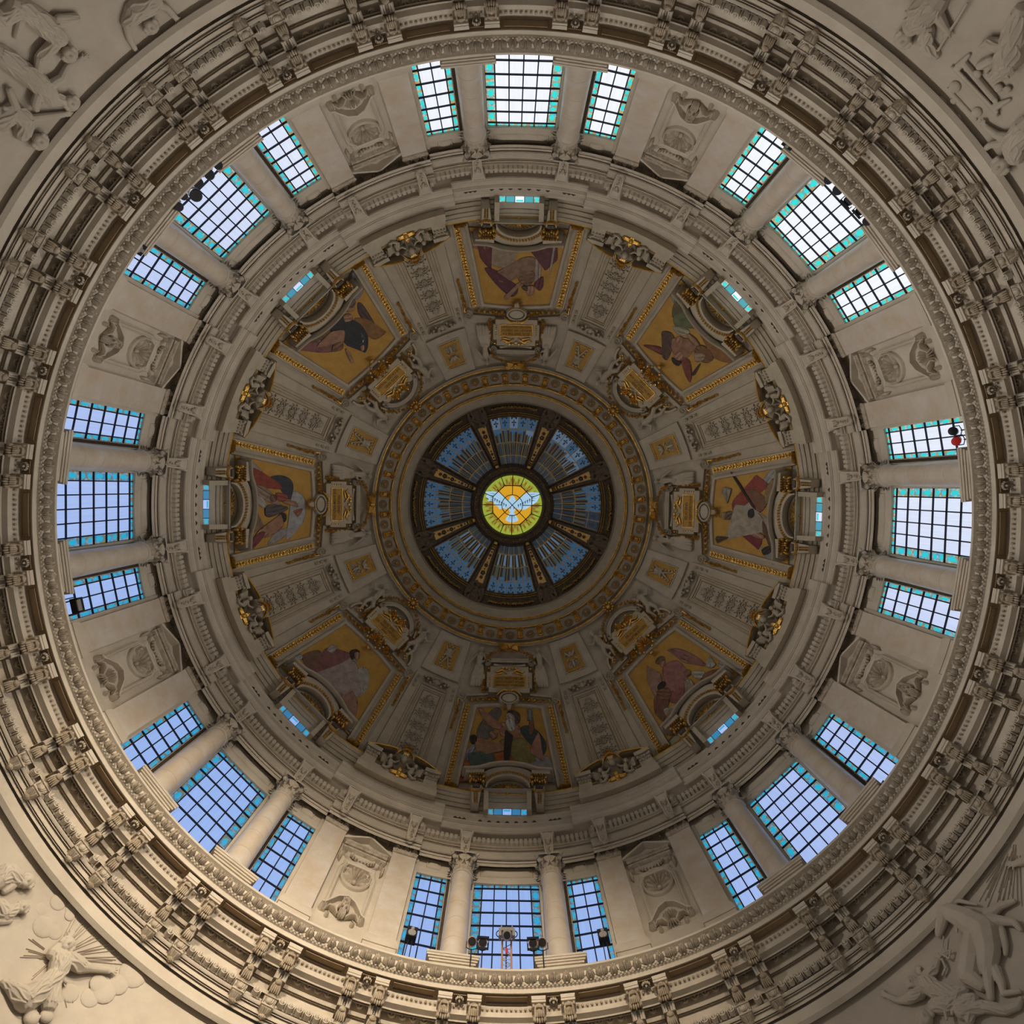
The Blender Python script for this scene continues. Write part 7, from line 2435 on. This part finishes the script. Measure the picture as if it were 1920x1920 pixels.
def speaker_box(z, s=1.0, yl=16.05):
    base = (0, yl, GZ)
    b = MB().box((0, yl, z), (.20 * s, .18 * s, .27 * s), bev=.06)
    P = [('cabinet', b.mesh('cabinet', 'black_metal', base, smooth=20))]
    b = MB()
    axis_tube(b, (0, yl - .17 * s, z - .1 * s), (0, -1, -.15), [(0, .14 * s), (.03, .15 * s), (.035, .11 * s), (.01, .05 * s)])
    axis_tube(b, (0, yl - .17 * s, z + .14 * s), (0, -1, -.15), [(0, .06 * s), (.03, .065 * s), (.02, .03 * s)])
    P.append(('driver', b.mesh('driver', 'grey_metal', base)))
    b = MB()
    for x in (-.07, .07):
        b.tube([(x * 1.6, yl + .05, GZ), (x, yl, z - .25 * s)], .018, 6)
    b.box((0, yl + .03, GZ + .012), (.2, .1, .012))
    P.append(('stand', b.mesh('stand', 'black_metal', base)))
    return base, P


for i, (z, psi) in enumerate(((23.72, -41.3), (23.76, -43.0), (23.73, -44.9), (23.65, -46.75), (23.72, -48.3))):
    bs, P = stage_lamp(z, .17 if i in (1, 2) else .15, box=i in (2, 3))
    thing('stage_lamp', 'black stage lamp at the upper right window, %s from the row top' % ['first', 'second', 'third', 'fourth', 'last'][i], 'lamp', bs, psi, P, 'stage lamps at the upper right window')
for i, (z, psi, r) in enumerate(((23.79, 40.9, .15), (23.87, 42.5, .17), (23.78, 44.2, .17), (23.98, 45.5, .21), (23.72, 46.6, .14), (23.93, 48.0, .15))):
    bs, P = stage_lamp(z, r, yl=16.05 - (.12 if i == 3 else 0))
    thing('stage_lamp', 'black stage lamp at the upper left window, %s from the row top' % ['first', 'second', 'third', 'fourth, largest', 'fifth', 'last'][i], 'lamp', bs, psi, P, 'stage lamps at the upper left window')
for psi, z, lab, s in ((-34.7, 23.62, 'black loudspeaker at the upper right window, on the ledge beside the top column', 1.0), (55.1, 23.72, 'black loudspeaker at the upper left window, on the ledge beside the lower column', 1.0),
                       (167.1, 25.0, 'black loudspeaker on a stand before the narrow window left of the bottom bay', 1.0), (-166.9, 25.05, 'grey loudspeaker on a stand before the narrow window right of the bottom bay', 1.0),
                       (-124.4, 23.66, 'small dark loudspeaker at the edge of the lower right window', .55)):
    bs, P = speaker_box(z, s)
    thing('loudspeaker', lab, 'loudspeaker', bs, psi, P)
for i, (psi, z, bx) in enumerate(((175.3, 24.98, False), (176.75, 24.98, True), (-176.45, 24.98, True), (-175.2, 24.98, False))):
    bs, P = stage_lamp(z, .17, 'copper_paint', (0, -.62, -.78), 16.0, bx)
    thing('floor_spotlight', 'copper-coloured spotlight on a thin stand in the bottom window, %s' % ['leftmost of four', 'second from the left', 'third from the left', 'rightmost of four'][i], 'lamp', bs, psi, P, 'copper spotlights in the bottom window')
for i, (psi, z, cl) in enumerate(((-77.3, 24.2, 'black_metal'), (-78.5, 24.12, 'red_paint'))):
    bs, P = stage_lamp(z, .15, cl, (0.1 - .2 * i, -.6, -.75), 15.95)
    thing('stage_lamp', '%s lamp on the ledge at the right window' % ('black' if i == 0 else 'reddish'), 'lamp', bs, psi, P)
# flood lamp on the left
base = (0, 15.95, GZ)
b = MB().box((0, 15.85, 24.2), (.26, .14, .16), bev=.1)
P = [('housing', b.mesh('housing', 'black_metal', base, smooth=20))]
P.append(('glass', MB().box((0, 15.72, 24.10), (.20, .02, .10)).mesh('glass', 'grey_metal', base, smooth=0)))
P.append(('bracket', MB().tube([(-.3, 15.9, 24.2), (-.3, 16.0, 23.8), (0, 16.0, 23.6), (.3, 16.0, 23.8), (.3, 15.9, 24.2)], .02, 6).tube([(0, 16.0, GZ), (0, 16.0, 23.6)], .025, 6).mesh('bracket', 'black_metal', base)))
thing('flood_lamp', 'black rectangular flood lamp before the left window', 'lamp', base, 102, P)
# lattice mast with a moving head
base = (0, 15.95, GZ)
b = MB()
for x in (-.17, .17):
    b.tube([(x, 15.95, GZ), (x, 15.95, 25.3)], .035, 6)
mast = b.mesh('mast', 'copper_paint', base)
b = MB()
zz_ = np.arange(GZ + .1, 25.0, .28)
for k, z in enumerate(zz_):
    sx = .17 if k % 2 else -.17
    b.tube([(sx, 15.95, z), (-sx, 15.95, z + .28)], .014, 5)
    b.tube([(-.17, 15.95, z), (.17, 15.95, z)], .012, 5)
lat = b.mesh('lattice', 'grey_metal', base)
b = MB()
c = arr([0, 15.75, 25.25])
axis_tube(b, c, (0, -.55, -.83), [(0, .10), (.05, .19), (.25, .20), (.45, .17), (.55, .15)])
hd = b.mesh('lamp_head', 'grey_metal', base)
ln = axis_tube(MB(), c + arr([0, -.55, -.83]) * .55, (0, -.55, -.83), [(0, .13), (.01, .13)]).mesh('lens', 'black_metal', base)
b = MB().box((0, 15.85, 25.55), (.22, .16, .10), bev=.1)
for x in (-.26, .26):
    b.box((x, 15.80, 25.40), (.05, .10, .22), bev=.1)
    b.tube([(x * .8, 15.85, 25.6), (x * .8, 15.85, 25.95)], .03, 6)
yk = b.mesh('yoke', 'grey_metal', base, smooth=20)
cab = MB()
for sg in (-1, 1):
    t = np.linspace(-1.4, 1.4, 9)
    cab.tube([(sg * (.26 + .14 * math.cos(a)), 15.8, 25.4 + .2 * math.sin(a)) for a in t], .018, 5)
cb_ = cab.mesh('cable_loop', 'black_metal', base)
hk = MB().blob((0, 15.8, 24.45), (.05, .05, .16), 7, 6).mesh('red_strap', 'red_paint', base)
thing('lamp_mast', 'grey moving-head lamp on a lattice mast in the middle of the bottom window', 'lamp', base, 180, [('mast', mast, [('lattice', lat)]), ('lamp_head', hd, [('lens', ln)]), ('yoke', yk), ('cable_loop', cb_), ('red_strap', hk)])
# ledge box at the bottom right
single('ledge_light', 'pale flat lamp box lying on the ledge right of the bottom window', 'lamp', MB().box((0, 0, 0), (.28, .14, .08), bev=.1).mesh('ledge_light', 'grey_metal', smooth=20), (0, 15.85, GZ + .09), -168.9)

# unseen floodlights added behind the gallery edge to light the far side
FL = MB().box((0, 0, 0), (.32, .10, .20), bev=.1).mesh('flood_case', 'black_metal', smooth=20)
FG = MB().box((0, -.105, 0), (.28, .006, .16)).mesh('flood_glass', 'grey_metal', smooth=0)
FS = MB().tube([(0, .05, -.45), (0, .05, -.1)], .03, 6).box((0, .05, -.44), (.2, .15, .01)).mesh('flood_stand', 'black_metal')
FILL_FLOODS = {315: (60000, 6, 20.5, 58), 0: (34000, -20, 20.5, 58), 45: (19000, -72, 21.0, 58), 90: (7500, 0, 24, 92), 270: (6500, 0, 24, 92), 180: (7000, 0, 24, 92), 135: (6000, 0, 24, 92), 225: (6000, 0, 24, 92)}
for psi, (pw, turn_, tz, cone) in FILL_FLOODS.items():
    base = (0, 16.35, 23.45)
    o = thing('added_floodlight', 'unseen floodlight added behind the %s parapet' % BAY[psi], 'lamp', base, psi, [('case', FL, [('glass', FG)]), ('stand', FS)])
    ld = bpy.data.lights.new('fill_beam', 'SPOT')
    ld.energy = pw
    ld.color = (1.0, 0.84, 0.63) if psi in (0, 45, 315) else (1.0, 0.94, 0.86)
    ld.spot_size = R_(cone)
    ld.spot_blend = 1.0
    ld.shadow_soft_size = 0.25
    lo = link('fill_beam', ld)
    p0 = Vector(rotz((0, 16.2, 23.47), psi))
    p1 = Vector(rotz((0, -16.0, tz), psi + turn_))
    lo.location = p0
    lo.rotation_euler = (p1 - p0).to_track_quat('-Z', 'Y').to_euler()
    lo.parent = None
